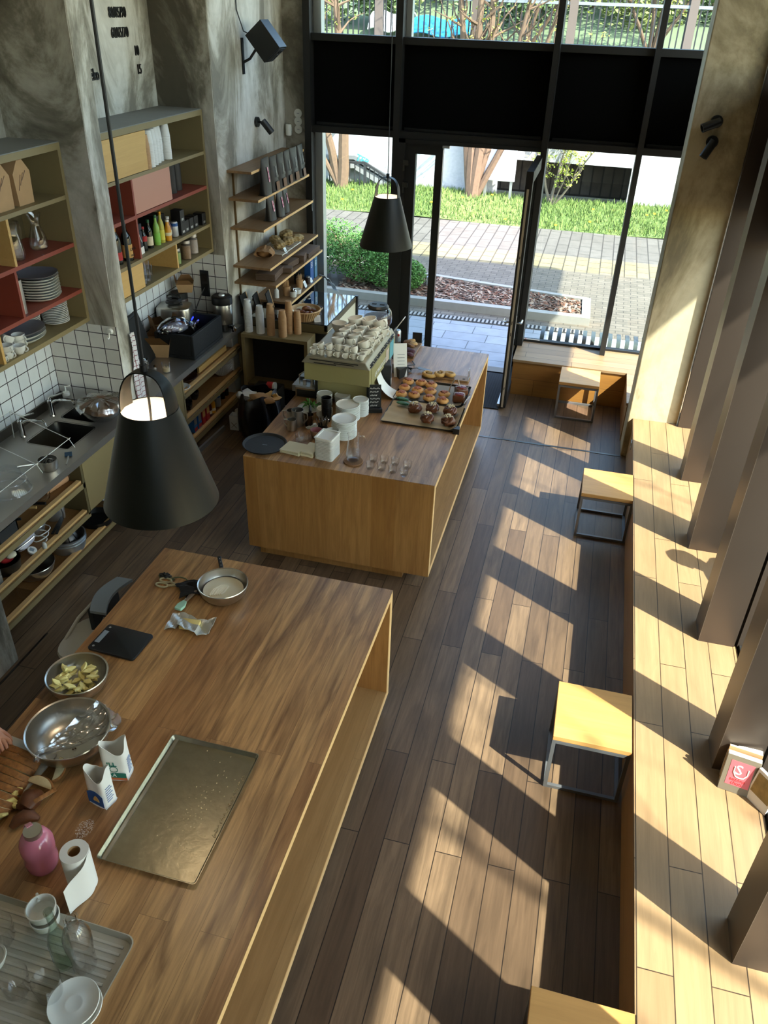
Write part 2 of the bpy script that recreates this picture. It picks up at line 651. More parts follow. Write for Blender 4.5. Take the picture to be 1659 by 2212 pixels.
M['mint'] = mat('mint_silicone', '#9cc9b4', .5)
M['wicker'] = bricks('wicker', '#b59468', '#a08055', '#5f4528', 'Z', 'X', .03, .008, .001, .7, .5, (0, 0), .15)
# ================================================================ the room
struct(G().box(-4.6, 1.5, -4, 9.9, -.15, 0), 'floor', M['floor'])
struct(G().box(-.86, .66, 7.905, 7.935, 0, .004), 'trim_1', M['steel_d'])
struct(G().box(-3.445, -3.435, 2.2, 3.75, 0, .004), 'trim_2', M['steel_d'])
struct(G().box(-4.7, 1.6, -4.2, 10.0, 6.0, 6.2), 'ceiling', M['ceil'])
struct(G().box(-4.7, 1.6, -4.2, -4, 0, 6), 'wall_back', M['ceil'])
struct(G().box(-4.6, 1.42, -4, -.25, 2.25, 2.45), 'floor_mezzanine', M['conc2'])
# left side: two niches between three plaster piers
struct(G().box(-4.7, -3.47, -4, 3.455, 0, 6), 'pillar_1', M['conc'], bev=.01)
struct(G().box(-4.7, -3.72, 5.68, 5.87, 0, 6), 'pillar_2', M['conc2'], bev=.008)
struct(G().box(-4.7, -3.72, 7.88, 9.78, 0, 6), 'pillar_3', M['conc2'], bev=.008)
struct(G().box(-4.7, -4.40, 3.455, 5.68, 0, 6), 'wall_left_1', M['conc'])
struct(G().box(-4.7, -4.31, 5.87, 7.88, 0, 6), 'wall_left_2', M['conc2'])
struct(G().box(-4.7, -3.44, 9.78, 9.95, 0, 6), 'wall_front_1', M['conc'])
# near-facing pier sides: sheets of darker plaster, their shade put into the colour
struct(G().box(-4.40, -3.725, 5.672, 5.681, 1.667, 6), 'pier_shade_1', M['conc'])
struct(G().box(-4.31, -3.725, 7.872, 7.881, 1.70, 6), 'pier_shade_2', M['conc'])
# tiles
struct(G().box(-4.40, -4.392, 3.455, 5.67, .92, 1.9), 'wall_left_5', M['tileY'])
struct(G().box(-4.40, -3.725, 5.67, 5.681, .92, 1.667), 'wall_left_6', M['tileX'])
struct(G().box(-4.31, -4.302, 5.87, 7.87, .92, 1.9), 'wall_left_7', M['tileY'])
struct(G().box(-4.31, -3.725, 7.87, 7.881, .92, 1.70), 'wall_left_8', M['tileX'])
# concrete column on the right, with a dark reveal beside it
struct(G().box(.66, 1.15, 7.93, 8.3, 0, 6), 'column_right', M['conc3'], bev=.01)
# right side: glazing behind deep bronze fins
struct(G().box(1.38, 1.5, -4, 9.9, -.1, .44), 'wall_right_1', M['frame'])
struct(G().box(1.42, 1.56, -4, 9.9, 2.62, 3.65), 'wall_right_2', M['blind'])
struct(G().box(1.56, 4.5, -7, 12, 6.0, 6.3), 'roof', M['ceil'])
struct(G().box(1.418, 1.426, -4, 9.75, 3.65, 6), 'window_30', M['pane'])  # unseen upper glazing, added to let more skylight into the room
struct(G().box(1.42, 1.56, -4, -1.1, 0, 2.62), 'wall_right_3', M['conc2'])
FINY = [7.864, 6.74, 5.626, 4.507, 3.40, 2.275, 1.15, .03, -1.1]
for i, y in enumerate(FINY):
    w = sthing('window_post' if i == 0 else 'window_post.%03d' % i)
    struct(G().box(1.152 if i == 0 else 1.133, 1.36, y, y + (.06 if i == 0 else .22), .45, 6), 'fin', M['fin'], w)
    if i:
        struct(G().box(1.36, 1.378, y + .03, y + .19, .45, 6), 'groove', M['black_m'], w)
        struct(G().box(1.378, 1.5, y, y + .22, .45, 6), 'mullion', M['fin'], w)
        struct(G().box(1.131, 1.1335, y, y + .22, .45, 6), 'edge_strip', M['fin_e'], w)
wi = 20
for a, b in zip(FINY[1:], FINY):
    w = sthing('window_%d' % wi)
    wi += 1
    struct(G().box(1.418, 1.426, a + .2, b + .02, .46, 2.62), 'glass', M['pane'], w)
    struct(G().box(1.39, 1.46, a + .22, b, .44, .475), 'bottom_rail', M['frame'], w)
    struct(G().box(1.39, 1.46, a + .22, b, 2.57, 2.62), 'top_rail', M['frame'], w)
w = sthing('window_%d' % wi)
struct(G().box(1.418, 1.426, 8.3, 9.75, .46, 2.62), 'glass', M['pane'], w)
struct(G().box(1.38, 1.47, 9.68, 9.9, .0, 6), 'corner_post', M['frame'], w)
struct(G().box(1.39, 1.46, 8.3, 9.7, .44, .475), 'bottom_rail', M['frame'], w)

# front: glazed wall with the door
YG = 9.83
ZB, ZT = 2.70, 3.69
fr = sthing('window_1')
for nm, x0, x1, y0 in (('mullion', -3.44, -3.36, 9.66), ('mullion', -2.385, -2.31, 9.66), ('mullion', -.70, -.635, 9.62), ('mullion', .31, .37, 9.62)):
    struct(G().box(x0, x1, y0, 9.88, 0 if x0 < -.8 else .45, 6), nm, M['frame'], fr)
struct(G().box(-3.36, -3.27, 9.80, 9.92, 0, 6), 'outer_frame', M['alu'], fr)
struct(G().box(-2.31, -2.25, 9.82, 9.92, ZT, 6), 'outer_frame', M['alu'], fr)
for z0, z1, y0 in ((ZT - .07, ZT, 9.70), (ZB, ZB + .07, 9.68)):
    struct(G().box(-3.44, 1.38, y0, 9.87, z0, z1), 'transom', M['frame'], fr)
for k, (x0, x1) in enumerate(((-3.36, -2.385), (-2.31, -.70), (-.635, .31), (.37, 1.38))):
    w = sthing('window_%d' % (k + 2))
    struct(G().box(x0, x1, YG, YG + .008, ZT, 6), 'glass', M['pane'], w)
    w = sthing('wall_front_%d' % (k + 2))
    struct(G().box(x0, x1, 9.79, 9.86, ZB + .07, ZT - .07), 'panel', M['blind'], w)
    struct(G().box(x0 + .03, x1 - .03, 9.765, 9.785, ZB + .075, ZB + .10), 'hem_bar', M['frame'], w)
w = sthing('window_6')
struct(G().box(-3.36, -2.385, YG, YG + .008, .08, ZB), 'glass', M['pane'], w)
struct(G().box(-3.44, -2.31, 9.72, 9.88, 0, .08), 'bottom_rail', M['frame'], w)
for k, (x0, x1) in enumerate(((-.635, .31), (.37, 1.38))):
    w = sthing('window_%d' % (k + 7))
    struct(G().box(x0, x1, YG, YG + .008, .46, ZB), 'glass', M['pane'], w)
    struct(G().box(x0, x1, 9.80, 9.88, 0, .475), 'bottom_rail', M['frame'], w)
# the door: narrow leaf shut, wide leaf standing open into the room
d1 = sthing('door_1')
struct(G().box(-2.31, -2.235, 9.66, 9.86, 0, ZB), 'frame', M['frame'], d1)
struct(G().box(-2.31, -.70, 9.66, 9.86, 2.66, ZB), 'frame', M['frame'], d1)
struct(G().box(-2.235, -2.115, 9.70, 9.78, .02, 2.66).box(-1.885, -1.80, 9.70, 9.78, .02, 2.66).box(-2.115, -1.885, 9.70, 9.78, 2.545, 2.66).box(-2.115, -1.885, 9.70, 9.78, .02, .12), 'sash', M['frame'], d1)
struct(G().box(-2.12, -1.88, 9.735, 9.743, .1, 2.55), 'glass', M['pane'], d1)
for z in (2.42, 2.18):
    struct(G().box(-2.25, -2.19, 9.655, 9.70, z, z + .055).box(-2.25, -2.23, 9.65, 9.66, z - .06, z), 'hinge', M['steel_d'], d1)
struct(G().box(-1.80, -1.72, 9.655, 9.70, 2.63, 2.655), 'closer_plate', M['alu'], d1)
struct(G().box(-1.803, -1.798, 9.70, 9.76, .05, 2.6), 'lock_strip', M['steel_d'], d1)
struct(G().box(-1.79, -.70, 9.74, 9.90, 0, .02), 'threshold', M['steel_d'], d1)
d2 = sthing('door_2')
XA, XB, YA, YB = -.745, -.672, 8.68, 9.74
struct(G().box(XA, XB, YA, YA + .10, .02, 2.62).box(XA, XB, YB - .10, YB, .02, 2.62).box(XA, XB, YA + .1, YB - .1, 2.50, 2.62).box(XA, XB, YA + .1, YB - .1, .02, .17), 'sash', M['frame'], d2, bev=.004)
struct(G().box(-.712, -.704, YA + .09, YB - .09, .15, 2.52), 'glass', M['pane'], d2)
struct(G().box(XA + .022, XB - .028, YA - .004, YA, .03, 2.45), 'lock_strip', mat('lock_strip', '#b9ae9a', .4, .4), d2)
struct(G().box(XA + .03, XB - .035, YA - .006, YA - .004, .9, .94).box(XA + .03, XB - .035, YA - .006, YA - .004, 1.03, 1.07).box(XA + .03, XB - .035, YA - .006, YA - .004, 1.75, 1.78).box(XA + .03, XB - .035, YA - .006, YA - .004, .25, .28), 'latch_slots', M['black'], d2)
for s, x in ((-1, XA), (1, XB)):
    struct(G().box(x - .004, x + .004, YA + .02, YA + .06, .86, 1.12), 'escutcheon', M['steel'], d2)
    struct(G().tube([(x, YA + .04, 1.04), (x + s * .055, YA + .04, 1.04), (x + s * .06, YA + .06, 1.04), (x + s * .06, YA + .17, 1.035)], .011, 8), 'door_handle', M['chrome'], d2, smooth=True)
struct(G().box(XA - .03, XA, YA + .02, YB - .05, .02, .055), 'door_seal', M['alu'], d2)

o = one(G().box(-2.2, -.75, 8.655, 9.72, 0, .012), 'entrance_mat', bricks('mat_ribs', '#17171a', '#1d1d20', '#09090a', 'Y', 'X', 3, .03, .008, .9, .5, (0, 0), .2), 'black ribbed entrance mat on the floor inside the glass door', 'mat', smooth=False)

# long oak bench under the right windows
t = thing('window_bench', 'long oak plank bench running under the right windows', 'bench', (0, 0, 0))
G().box(.705, 1.38, -1.2, 7.93, .42, .45).build('seat_boards', M['ledge'], t, False, bev=.002)
G().box(.72, .74, -1.2, 7.93, 0, .42).build('front_panel', M['ledge_f'], t, False)
G().box(.74, 1.36, -1.2, -1.18, 0, .42).build('end_panel', M['ledge_f'], t, False)
t = thing('window_bench', 'short oak plank bench below the window right of the open door', 'bench')
G().box(-.69, 1.38, 9.15, 9.80, .42, .45).box(.64, 1.38, 8.3, 9.15, .42, .45).build('seat_boards', M['bench'], t, False, bev=.002)
G().box(-.68, .66, 9.165, 9.185, 0, .42).build('front_panel', wood('bench_front', '#94672f', '#a5763b', '#7a5228', 'X', 'Z', .21, 1.1, .002, .45, .45, .4), t, False)
G().box(.65, .67, 8.3, 9.165, 0, .42).build('side_panel', M['ledge_f'], t, False)
t = thing('power_socket', 'small steel power socket on the front of the long bench beside the column', 'socket', (.718, 7.62, .30))
G().box(-.004, .003, -.04, .04, -.04, .04).build('plate', M['alu'], t, False, bev=.002)
G().cyl(.018, 0, .004, 14).xf(Matrix.Translation((-.005, 0, 0)) @ Matrix.Rotation(PI / 2, 4, 'Y')).build('socket_face', M['black'], t)

# cube stools
def stool(label, x0, x1, y0, y1, src=None):
    if src:
        return dup(src, label, ((x0 + x1) / 2, (y0 + y1) / 2, 0), 0)
    t = thing('cube_stool', label, 'stool', ((x0 + x1) / 2, (y0 + y1) / 2, 0), 0, 'oak topped cube stools')
    w, d, r = .224, .232, .022
    G().box(-w, w, -d, d, .415, .45).build('seat', M['stool'], t, False, bev=.003)
    mt = mat('stool_grey_steel', '#75777a', .45, .55)
    for sx in (-1, 1):
        for sy in (-1, 1):
            G().box(min(sx * w, sx * (w - r)), max(sx * w, sx * (w - r)), min(sy * d, sy * (d - r)), max(sy * d, sy * (d - r)), 0, .413).build('leg', mt, t, False)
    for z, nm_ in ((0, 'bottom_rail'), (.391, 'top_rail')):
        g = G()
        for s in (-1, 1):
            a, b = sorted((s * w, s * (w - r)))
            g.box(a, b, -d + r, d - r, z, z + r)
            a, b = sorted((s * d, s * (d - r)))
            g.box(-w + r, w - r, a, b, z, z + r)
            g.box(s * (w - r) - .001, s * (w - r) + .001, -d, d, z, z + r)
        g.build(nm_, mt, t, False)
    return t
s1 = stool('cube stool against the long bench, third from the door', .247, .697, 3.39, 3.852)
stool('cube stool against the long bench, second from the door', .268, .716, 6.237, 6.71, s1)
s3 = stool('cube stool standing before the short bench beside the open door', -.09, .33, 8.66, 9.1, s1)
stool('cube stool at the near end of the long bench, cut by the photo edge', .28, .705, 1.48, 1.935, s1)

# wall things on the front piers
t = thing('spotlight', 'single black spotlight on the pale pier below the loudspeaker', 'spotlight', (-3.72, 8.89, 2.87))
def spot(t, dx, dy, dz, up):
    G().cyl(.05, 0, .03, 20).xf(Matrix.Rotation(up[0], 4, 'X') @ Matrix.Rotation(up[1], 4, 'Y')).build('wall_plate', M['black'], t)
    n = Matrix.Rotation(up[0], 3, 'X') @ Matrix.Rotation(up[1], 3, 'Y') @ Vector((0, 0, 1))
    j = n * .09
    G().tube([n * .02, j], .011).build('arm', M['black'], t)
    d = Vector((dx, dy, dz)).normalized()
    q = d.to_track_quat('Z', 'Y').to_matrix().to_4x4()
    G().lathe([(0, -.02), (.036, -.02), (.036, .13), (.03, .13), (.028, .11), (0, .11)], 20).xf(Matrix.Translation(j) @ q).build('lamp_head', M['black'], t)
spot(t, .55, .25, -.75, (0, PI / 2))
t = thing('spotlight', 'upper of the two black spotlights on the right concrete column', 'spotlight', Q(1548, 262, y=7.93), 0, 'spotlights on the right column')
spot(t, -.85, -.25, -.35, (PI / 2, 0))
t = thing('spotlight', 'lower of the two black spotlights on the right concrete column', 'spotlight', Q(1538, 306, y=7.93), 0, 'spotlights on the right column')
spot(t, -.45, -.2, -.9, (PI / 2, 0))
# loudspeaker
t = thing('wall_loudspeaker', 'black box loudspeaker tilted down on a bracket high on the pale pier', 'loudspeaker', (-3.47, 8.66, 3.64))
Mx = Matrix.Rotation(math.radians(50), 4, 'Y')
G().box(-.15, .15, -.105, .105, -.11, .11).xf(Mx).build('cabinet', M['black'], t, False, bev=.004)
G().box(.151, .156, -.085, .085, -.09, .09).xf(Mx).build('grille', mat('grille', '#2c2a28', .6, .3), t, False)
g = G()
for z, r in ((-.03, .05), (.055, .025)):
    g.mark().lathe([(r, 0), (r * .9, .006), (r * .3, -.004), (0, .002)], 18).xf(Mx @ Matrix.Translation((.158, 0, z)) @ Matrix.Rotation(PI / 2, 4, 'Y'))
g.build('driver', M['black_m'], t)
G().tube([(-.25, -.04, -.2), (-.17, -.03, -.16), (-.1, 0, -.06)], .013).box(-.25, -.235, -.06, -.02, -.30, .02).build('bracket', M['black'], t)
one(G().tube([(-3.70, 8.52, 5.95), (-3.71, 8.52, 3.9), (-3.66, 8.55, 3.72), (-3.58, 8.6, 3.68)], .006, 6), 'speaker_cable', M['black'], 'thin black cable running down the pier to the loudspeaker', 'cable')
# sensor and switches on the end wall
t = thing('wall_sensor', 'small white cylinder sensor in the corner beside the switches', 'sensor', (-3.66, 9.72, 2.70))
G().lathe([(0, -.06), (.032, -.06), (.036, -.05), (.036, .05), (.03, .06), (0, .06)], 18).build('housing', M['white'], t)
G().box(-.02, .02, .0, .06, -.02, .02).build('mount', M['white'], t, False)
t = thing('wall_switch', 'white triple round switch plate on the wall left of the windows', 'switch', (-3.555, 9.775, 2.79))
for z in (.085, 0, -.085):
    c = G().cyl(.047, 0, .012, 24).xf(Matrix.Translation((0, 0, z)) @ Matrix.Rotation(PI / 2, 4, 'X')).build('switch_disc', M['white'], t)
    G().box(-.015, .015, -.0145, -.011, z - .003, z + .003).build('switch_mark', M['grey_b'], c, False)
# notice at the bottom of the window
t = thing('paper_notice', 'small white notice stuck low on the glass right of the open door', 'notice', Q(1135, 742, y=9.81))
G().box(-.17, .17, 0, .003, -.07, .07).build('sheet', mat('notice_white', '#e6e8f0', .7), t, False)
lettering('OTEVŘENO', .06, M['red'], t, (-.14, -.002, .01), (PI / 2, 0, 0), sx=.8)
# price letters on the back of the second niche
blk = M['black']
def wl(txt, px, py, size, lab):
    p = Q(px, py, x=-4.31)
    t = thing('wall_lettering', lab, 'lettering', (-4.305, p.y, p.z), 0, 'black price letters on the niche wall')
    for k, ch in enumerate(txt):
        pass
    lettering(txt, size, blk, t, (.002, 0, 0), (PI / 2, 0, PI / 2), .006, 'characters', bold=0, sx=.70)
wl('80/85/90', 234, 38, .115, 'black raised characters 80/85/90, top line on the niche wall')
wl('60/65/70', 240, 82, .115, 'black raised characters 60/65/70 on the niche wall')
wl('10', 290, 120, .115, 'black raised number 10 on the niche wall')
wl('15', 296, 160, .115, 'black raised number 15, lowest number on the niche wall')
wl('léko', 192, 175, .13, 'black raised word ending léko on the niche wall')
wl('a', 172, 40, .11, 'single black raised letter a, beside the top price line')
# pendant lamps
def pendant(label, x, y, z, zt, src=None):
    t = thing('pendant_lamp', label, 'lamp', (x, y, z), 0, 'black cone pendant lamps')
    n = 64
    prof = []
    g = G()
    # outer and inner cone; the sides rise on into a bail handle
    g.lathe([(.225, 0), (.108, .40), (.104, .40), (.221, 0)], n)
    g.build('lamp_shade', M['lamp'], t)
    G().lathe([(.2195, .003), (.1035, .398)], n).build('shade_lining', M['lamp_in'], t)
    # handle band
    pts = []
    for i in range(25):
        a = PI * i / 24
        ca, sa = math.cos(a), math.sin(a)
        pts.append((.107 * (abs(ca) ** .8) * (1 if ca > 0 else -1), .395 + .155 * sa ** .9))
    g = G()
    N = len(pts)
    ring = []
    for i, (px, pz) in enumerate(pts):
        cc = abs(math.cos(PI * i / (N - 1)))
        w = .024 + .020 * cc ** 3
        q = 1 - (1 - math.sqrt(1 - (w / .107) ** 2)) * min(1, cc * 1.4)
        ring.append([g.v(px * q, -w, pz), g.v(px, 0, pz), g.v(px * q, w, pz), g.v(px * q * .96, w, pz - .005), g.v(px * .96, 0, pz - .005), g.v(px * q * .96, -w, pz - .005)])
    for a, b in zip(ring, ring[1:]):
        for k in range(6):
            g._f((a[k], b[k], b[(k + 1) % 6], a[(k + 1) % 6]))
    g._f(ring[0]); g._f(ring[-1])
    g.build('handle', M['lamp'], t)
    G().lathe([(0, .30), (.02, .30), (.022, .26), (.028, .25), (.028, .21), (0, .21)], 18).build('bulb_socket', M['cream'], t)
    G().blob((0, 0, .17), (.035, .035, .045), 0, 2).build('bulb', M['bulb'], t)
    G().tube([(0, 0, zt - z), (0, 0, .55)], .006 if y < 5 else .0035).tube([(0, 0, .55), (.004, 0, .43), (.0, 0, .30)], .005).build('cord', M['black'], t)
    G().cyl(.014, .545, .575, 12).build('cord_grip', M['black'], t)
    return t
pendant('near black cone pendant lamp hanging over the work table', -1.5, 2.42, 2.33, 6)
pendant('far black cone pendant lamp hanging over the bar in front of the door', -1.7, 6.77, 2.26, 6)
# ================================================================ left kitchen
OL = [M['olive'], M['olive_d'], M['cabtop']]
XC1, XC2 = -3.95, -3.845
# ---- first wall cabinet (near niche)
def wallcab(name, label, xb, xf, y0, y1, shelves, zb=1.70, zt=3.07):
    t = thing(name, label, 'cabinet', (0, 0, 0))
    f = .035
    g = G()
    g.box(xb, xf, y0, y1, zt - .05, zt - .002).box(xb, xf, y0, y1, zb, zb + f)
    g.box(xb, xf, y0, y0 + f, zb + f, zt - .05).box(xb, xf, y1 - f, y1, zb + f, zt - .05)
    g.build('body', M['olive'], t, False)
    G().box(xb, xf - .004, y0, y1, zt - .002, zt + .004).build('top_panel', M['cabtop'], t, False)
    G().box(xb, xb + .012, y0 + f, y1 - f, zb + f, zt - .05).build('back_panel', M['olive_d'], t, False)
    for z, m in shelves:
        G().box(xb + .012, xf - .002, y0 + f, y1 - f, z - .03, z).build('shelf', m, t, False)
    return t
c1 = wallcab('hanging_cabinet', 'olive open wall cabinet full of dishes in the near niche', -4.39, XC1, 3.46, 5.665, ((2.70, M['olive']), (2.345, M['brick_red']), (1.98, M['brick_red'])))
def divider(t, y, z0, z1, xb, xf, m):
    G().box(xb + .012, xf - .003, y - .012, y + .012, z0, z1).build('divider', m, t, False)
divider(c1, 4.92, 2.345, 2.67, -4.39, XC1, M['oakdoor'])
divider(c1, 4.89, 1.98, 2.315, -4.39, XC1, M['brick_red'])
divider(c1, 4.58, 1.735, 1.95, -4.39, XC1, M['oakdoor'])
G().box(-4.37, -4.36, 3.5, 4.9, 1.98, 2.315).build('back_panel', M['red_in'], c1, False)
# ---- second wall cabinet
c2 = wallcab('hanging_cabinet', 'olive wall cabinet with oak and salmon doors in the far niche', -4.30, XC2, 5.88, 7.865, ((2.715, M['olive']), (2.395, M['brick_red']), (2.025, M['olive'])), 1.735, 3.085)
divider(c2, 6.43, 2.025, 2.685, -4.30, XC2, M['brick_red'])
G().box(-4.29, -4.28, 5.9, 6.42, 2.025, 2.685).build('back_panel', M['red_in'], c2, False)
divider(c2, 7.08, 1.77, 1.995, -4.30, XC2, M['oakdoor'])
G().box(XC2 - .02, XC2 - .003, 5.92, 6.75, 2.72, 3.03).build('door', M['oakdoor'], c2, False)
G().box(XC2 - .022, XC2 - .005, 6.445, 7.11, 2.40, 2.684).build('door', M['salmon'], c2, False)
G().box(XC2 - .02, XC2 - .003, 5.92, 6.435, 1.775, 1.993).build('door', M['oakdoor'], c2, False)

# ---- kraft boxes, row one of the near cabinet
def kraftbox(label, y, w=.17, m=None, tilt=0, src=None, x=-4.12, z=2.70, h=.30):
    if src:
        return dup(src, label, (x, y, z), tilt)
    t = thing('kraft_box', label, 'box', (x, y, z), tilt, 'kraft boxes in the wall cabinet')
    k = w / 2
    g = G()
    P = [(-k, 0), (k, 0), (k * 1.12, h * .72), (k * .35, h), (-k * .35, h), (-k * 1.12, h * .72)]
    a = [g.v(.10, p[0], p[1]) for p in P]
    b = [g.v(-.10, p[0], p[1]) for p in P]
    g._f(a); g._f(list(reversed(b)))
    for i in range(6):
        g._f((a[i], b[i], b[(i + 1) % 6], a[(i + 1) % 6]))
    g.build('carton', M['kraft'], t, False)
    g = G()
    for q in range(3):
        g.bar((.102, -k * .7 + q * .025, h * .35 + q * .03), (.102, -k * .2 + q * .03, h * .68 + q * .01), .003, .004)
    g.build('folds', M['kraft_d'], t, False)
    return t
kb = kraftbox('kraft box on the top shelf of the near cabinet, nearest the olive side', 5.26)
kraftbox('creased kraft box in the middle of the three on the top shelf', 5.03, src=kb)
kraftbox('kraft box on the top cabinet shelf, cut by the left photo edge', 4.80, src=kb)

# ---- generic makers
def plate_mesh(r, h, th=.006, foot=.55):
    return [(0, 0), (r * foot, 0), (r * foot, .004), (r * .92, h - .002), (r, h), (r - .004, h + .003), (r * .88, h * .75 + .001), (r * .62, .009), (0, .009)]
def bowlprof(r, h, th, rb):
    o = [(0, 0), (rb, 0)]
    for i in range(1, 7):
        a = i / 6 * PI / 2
        o.append((rb + (r - rb) * math.sin(a), h * (1 - math.cos(a))))
    o += [(r + .006, h + .002), (r + .004, h + .007), (r - th, h + .003)]
    for i in range(5, -1, -1):
        a = i / 6 * PI / 2
        o.append((max(rb - th, 0) + (r - rb) * math.sin(a), th + (h - th) * (1 - math.cos(a))))
    o.append((0, th))
    return o
def cupprof(r, h):
    return [(0, 0), (r * .55, 0), (r * .62, .006), (r * .9, h * .45), (r, h), (r - .004, h + .001), (r * .86, h * .45), (r * .5, .012), (0, .01)]
def mkcup(name, label, r, h, loc, rz=0, m=None, group=None, rot=None):
    t = thing(name, label, 'cup', loc, rz, group, rot)
    G().lathe(cupprof(r, h), 22).build('bowl', m or M['cup'], t)
    k = r * .34
    pts = [(-r * .86 - k * 1.35 * math.sin(PI * i / 8), 0, h * .55 + k * 1.15 * math.cos(PI * i / 8)) for i in range(9)]
    G().tube(pts, r * .1, 6).build('handle', m or M['cup'], t)
    return t
def stack(name, cat, lab_top, lab_rest, prof, m, x, y, z, n, dz, group, sx=1, sy=1, sq=0, rz=0, seg=32, top_m=None):
    g = G().lathe(prof, seg, (0, 0, 0), sx, sy, sq)
    o = one(g, name, m, lab_rest if n > 1 else lab_top, cat, (x, y, z), rz, group)
    last = o
    for i in range(1, n):
        last = dup(o, lab_rest, (x + R.uniform(-.002, .002), y + R.uniform(-.002, .002), z + i * dz), rz)
    if n > 1:
        last['label'] = lab_top
    if top_m:
        me = last.data.copy()
        me.materials.clear()
        me.materials.append(top_m)
        last.data = me
    return last

# glass jug, carafe and steel cylinder, second row
def jug(label, loc, r, h, rz=0, water=0, scale=1, name='glass_jug'):
    t = thing(name, label, 'jug', loc, rz)
    pr = [(0, 0), (r * .8, 0), (r * .98, h * .06), (r, h * .2), (r * .78, h * .62), (r * .68, h * .75), (r * .8, h * .98), (r * .84, h), (r * .8, h * .985), (r * .66, h * .75), (r * .76, h * .62), (r * .96, h * .2), (r * .9, .012), (0, .01)]
    G().lathe(pr, 28).build('body', M['glass'], t)
    G().tube([(r * .72, 0, h * .93), (r * 1.3, 0, h * .9), (r * 1.5, 0, h * .75), (r * 1.45, 0, h * .5), (r * 1.4, 0, h * .42)], r * .11, 8).build('handle', M['glass'], t)
    if water:
        G().lathe([(0, .012), (r * .9, .014), (r * .95, h * .2), (r * .84, h * water), (0, h * water)], 24).build('water', M['water'], t)
    return t
jug('clear glass jug with handle on the red shelf beside the oak divider', (-4.06, 5.06, 2.347), .075, .27, PI / 2)
one(G().lathe([(0, 0), (.055, 0), (.07, .02), (.062, .09), (.035, .17), (.034, .19), (.052, .26), (.049, .26), (.031, .19), (.032, .17), (.058, .09), (.06, .012), (0, .01)], 28), 'glass_carafe', M['glass'], 'clear glass carafe with flared neck on the red shelf', 'carafe', (-4.08, 5.38, 2.347))
def tumbler(label, loc, r=.045, h=.2, src=None):
    if src:
        return dup(src, label, loc)
    return one(G().lathe([(0, 0), (r, 0), (r, h), (r - .004, h), (r - .004, .01), (0, .01)], 24), 'steel_tumbler', M['steel'], label, 'tumbler', loc, 0, 'steel tumblers in the near cabinet')
tb = tumbler('steel cylinder standing behind the glass jug on the red shelf', (-4.27, 5.22, 2.347), .045, .25)
tumbler('front steel tumbler beside the platter stack', (-4.03, 4.96, 1.982), src=tb)
tumbler('steel tumbler half hidden behind the front one', (-4.13, 5.06, 1.982), src=tb)
tumbler('steel tumbler deep in the red bay, its open mouth showing', (-4.27, 4.98, 1.982), src=tb)
# platters
PG = 'white platters in the near cabinet'
stack('platter', 'platter', 'grey glazed rounded-square platter on top of the tall stack', 'white platter inside the tall stack on the lower red shelf', [(0, 0), (.11, 0), (.155, .022), (.16, .03), (.15, .026), (.10, .008), (0, .008)], [M['white']], -4.12, 5.32, 1.982, 9, .021, PG, 1, 1, 2.6, .3, 36, M['grey_glaze'])
stack('platter', 'platter', 'grey topped oval platter on the bottom shelf', 'white platter under the grey one on the bottom shelf', [(0, 0), (.11, 0), (.165, .03), (.172, .04), (.163, .036), (.10, .008), (0, .008)], [M['white']], -4.12, 5.03, 1.737, 3, .028, PG, .9, 1.15, 0, 0, 36, M['grey_glaze'])
PP = plate_mesh(.105, .016)
stack('side_plate', 'plate', 'topmost plate of the tall stack by the olive cabinet side', 'white plate inside the tall stack by the olive cabinet side', PP, M['white'], -4.12, 5.46, 1.737, 15, .0135, 'plates on the bottom shelf')
stack('side_plate', 'plate', 'topmost plate of the shorter stack behind the oval platters', 'white plate inside the shorter stack behind the oval platters', PP, M['white'], -4.25, 5.27, 1.737, 11, .0135, 'plates on the bottom shelf')
CG = 'cups on the bottom shelf of the near cabinet'
cu = mkcup('white_cup', 'white cup lying tilted on top of another by the platters', .05, .062, (-4.08, 4.78, 1.80), 0, M['white'], CG, (.25, .5, PI * .6))
dup(cu, 'white cup with its handle showing, under the tilted cup', (-4.07, 4.79, 1.737), PI * .55)
dup(cu, 'handleless-looking white cup at the front edge, left one', (-4.0, 4.68, 1.737), PI)
dup(cu, 'white cup stacked on the left front cup', (-4.0, 4.68, 1.777), PI * .9)
dup(cu, 'white cup alone at the front edge, right one', (-3.985, 4.79, 1.737), PI * 1.1)
dup(cu, 'white cup nested on the one beside the oval platters', (-4.06, 4.90, 1.775), PI)
dup(cu, 'white cup standing right beside the oval platters', (-4.06, 4.90, 1.737), PI)
dup(cu, 'white cup deep on the bottom shelf, cut by the photo edge', (-4.2, 4.68, 1.737), PI)
dup(cu, 'small white cup against the oak divider at the photo edge', (-3.99, 4.605, 1.737), PI, scale=.75)

# ---- far cabinet contents
CS = [(0, 0), (.044, 0), (.046, .01), (.036, .11), (.034, .11), (.042, .012), (0, .012)]
def cupstack(label, loc, n, m, group, tag_m=None, hh=.11, r=.044, dz=.012, src=None):
    if src:
        return dup(src, label, loc, R.uniform(0, 6))
    t = thing('cup_stack', label, 'paper cups', loc, 0, group)
    g = G()
    for i in range(n):
        z = i * dz
        g.lathe([(r, z), (r + .002, z + .004), (r - .0008, z + dz)], 22)
    g.lathe([(r, n * dz), (r * .76, n * dz + hh * .85), (0, n * dz + hh * .85)], 22)
    g.build('cups', m, t)
    if tag_m:
        G().box(r * .80, r * .84, -.009, .009, n * dz + hh * .5, n * dz + hh * .68).build('printed_mark', tag_m, t, False)
    return t
WM = mat('cup_white_paper', '#dfddd6', .7)
KM = mat('cup_kraft_paper', '#b58d62', .75)
MK = mat('dark_print', '#4a2a26', .6)
g1 = 'upside down paper cup stacks on the top shelf of the far cabinet'
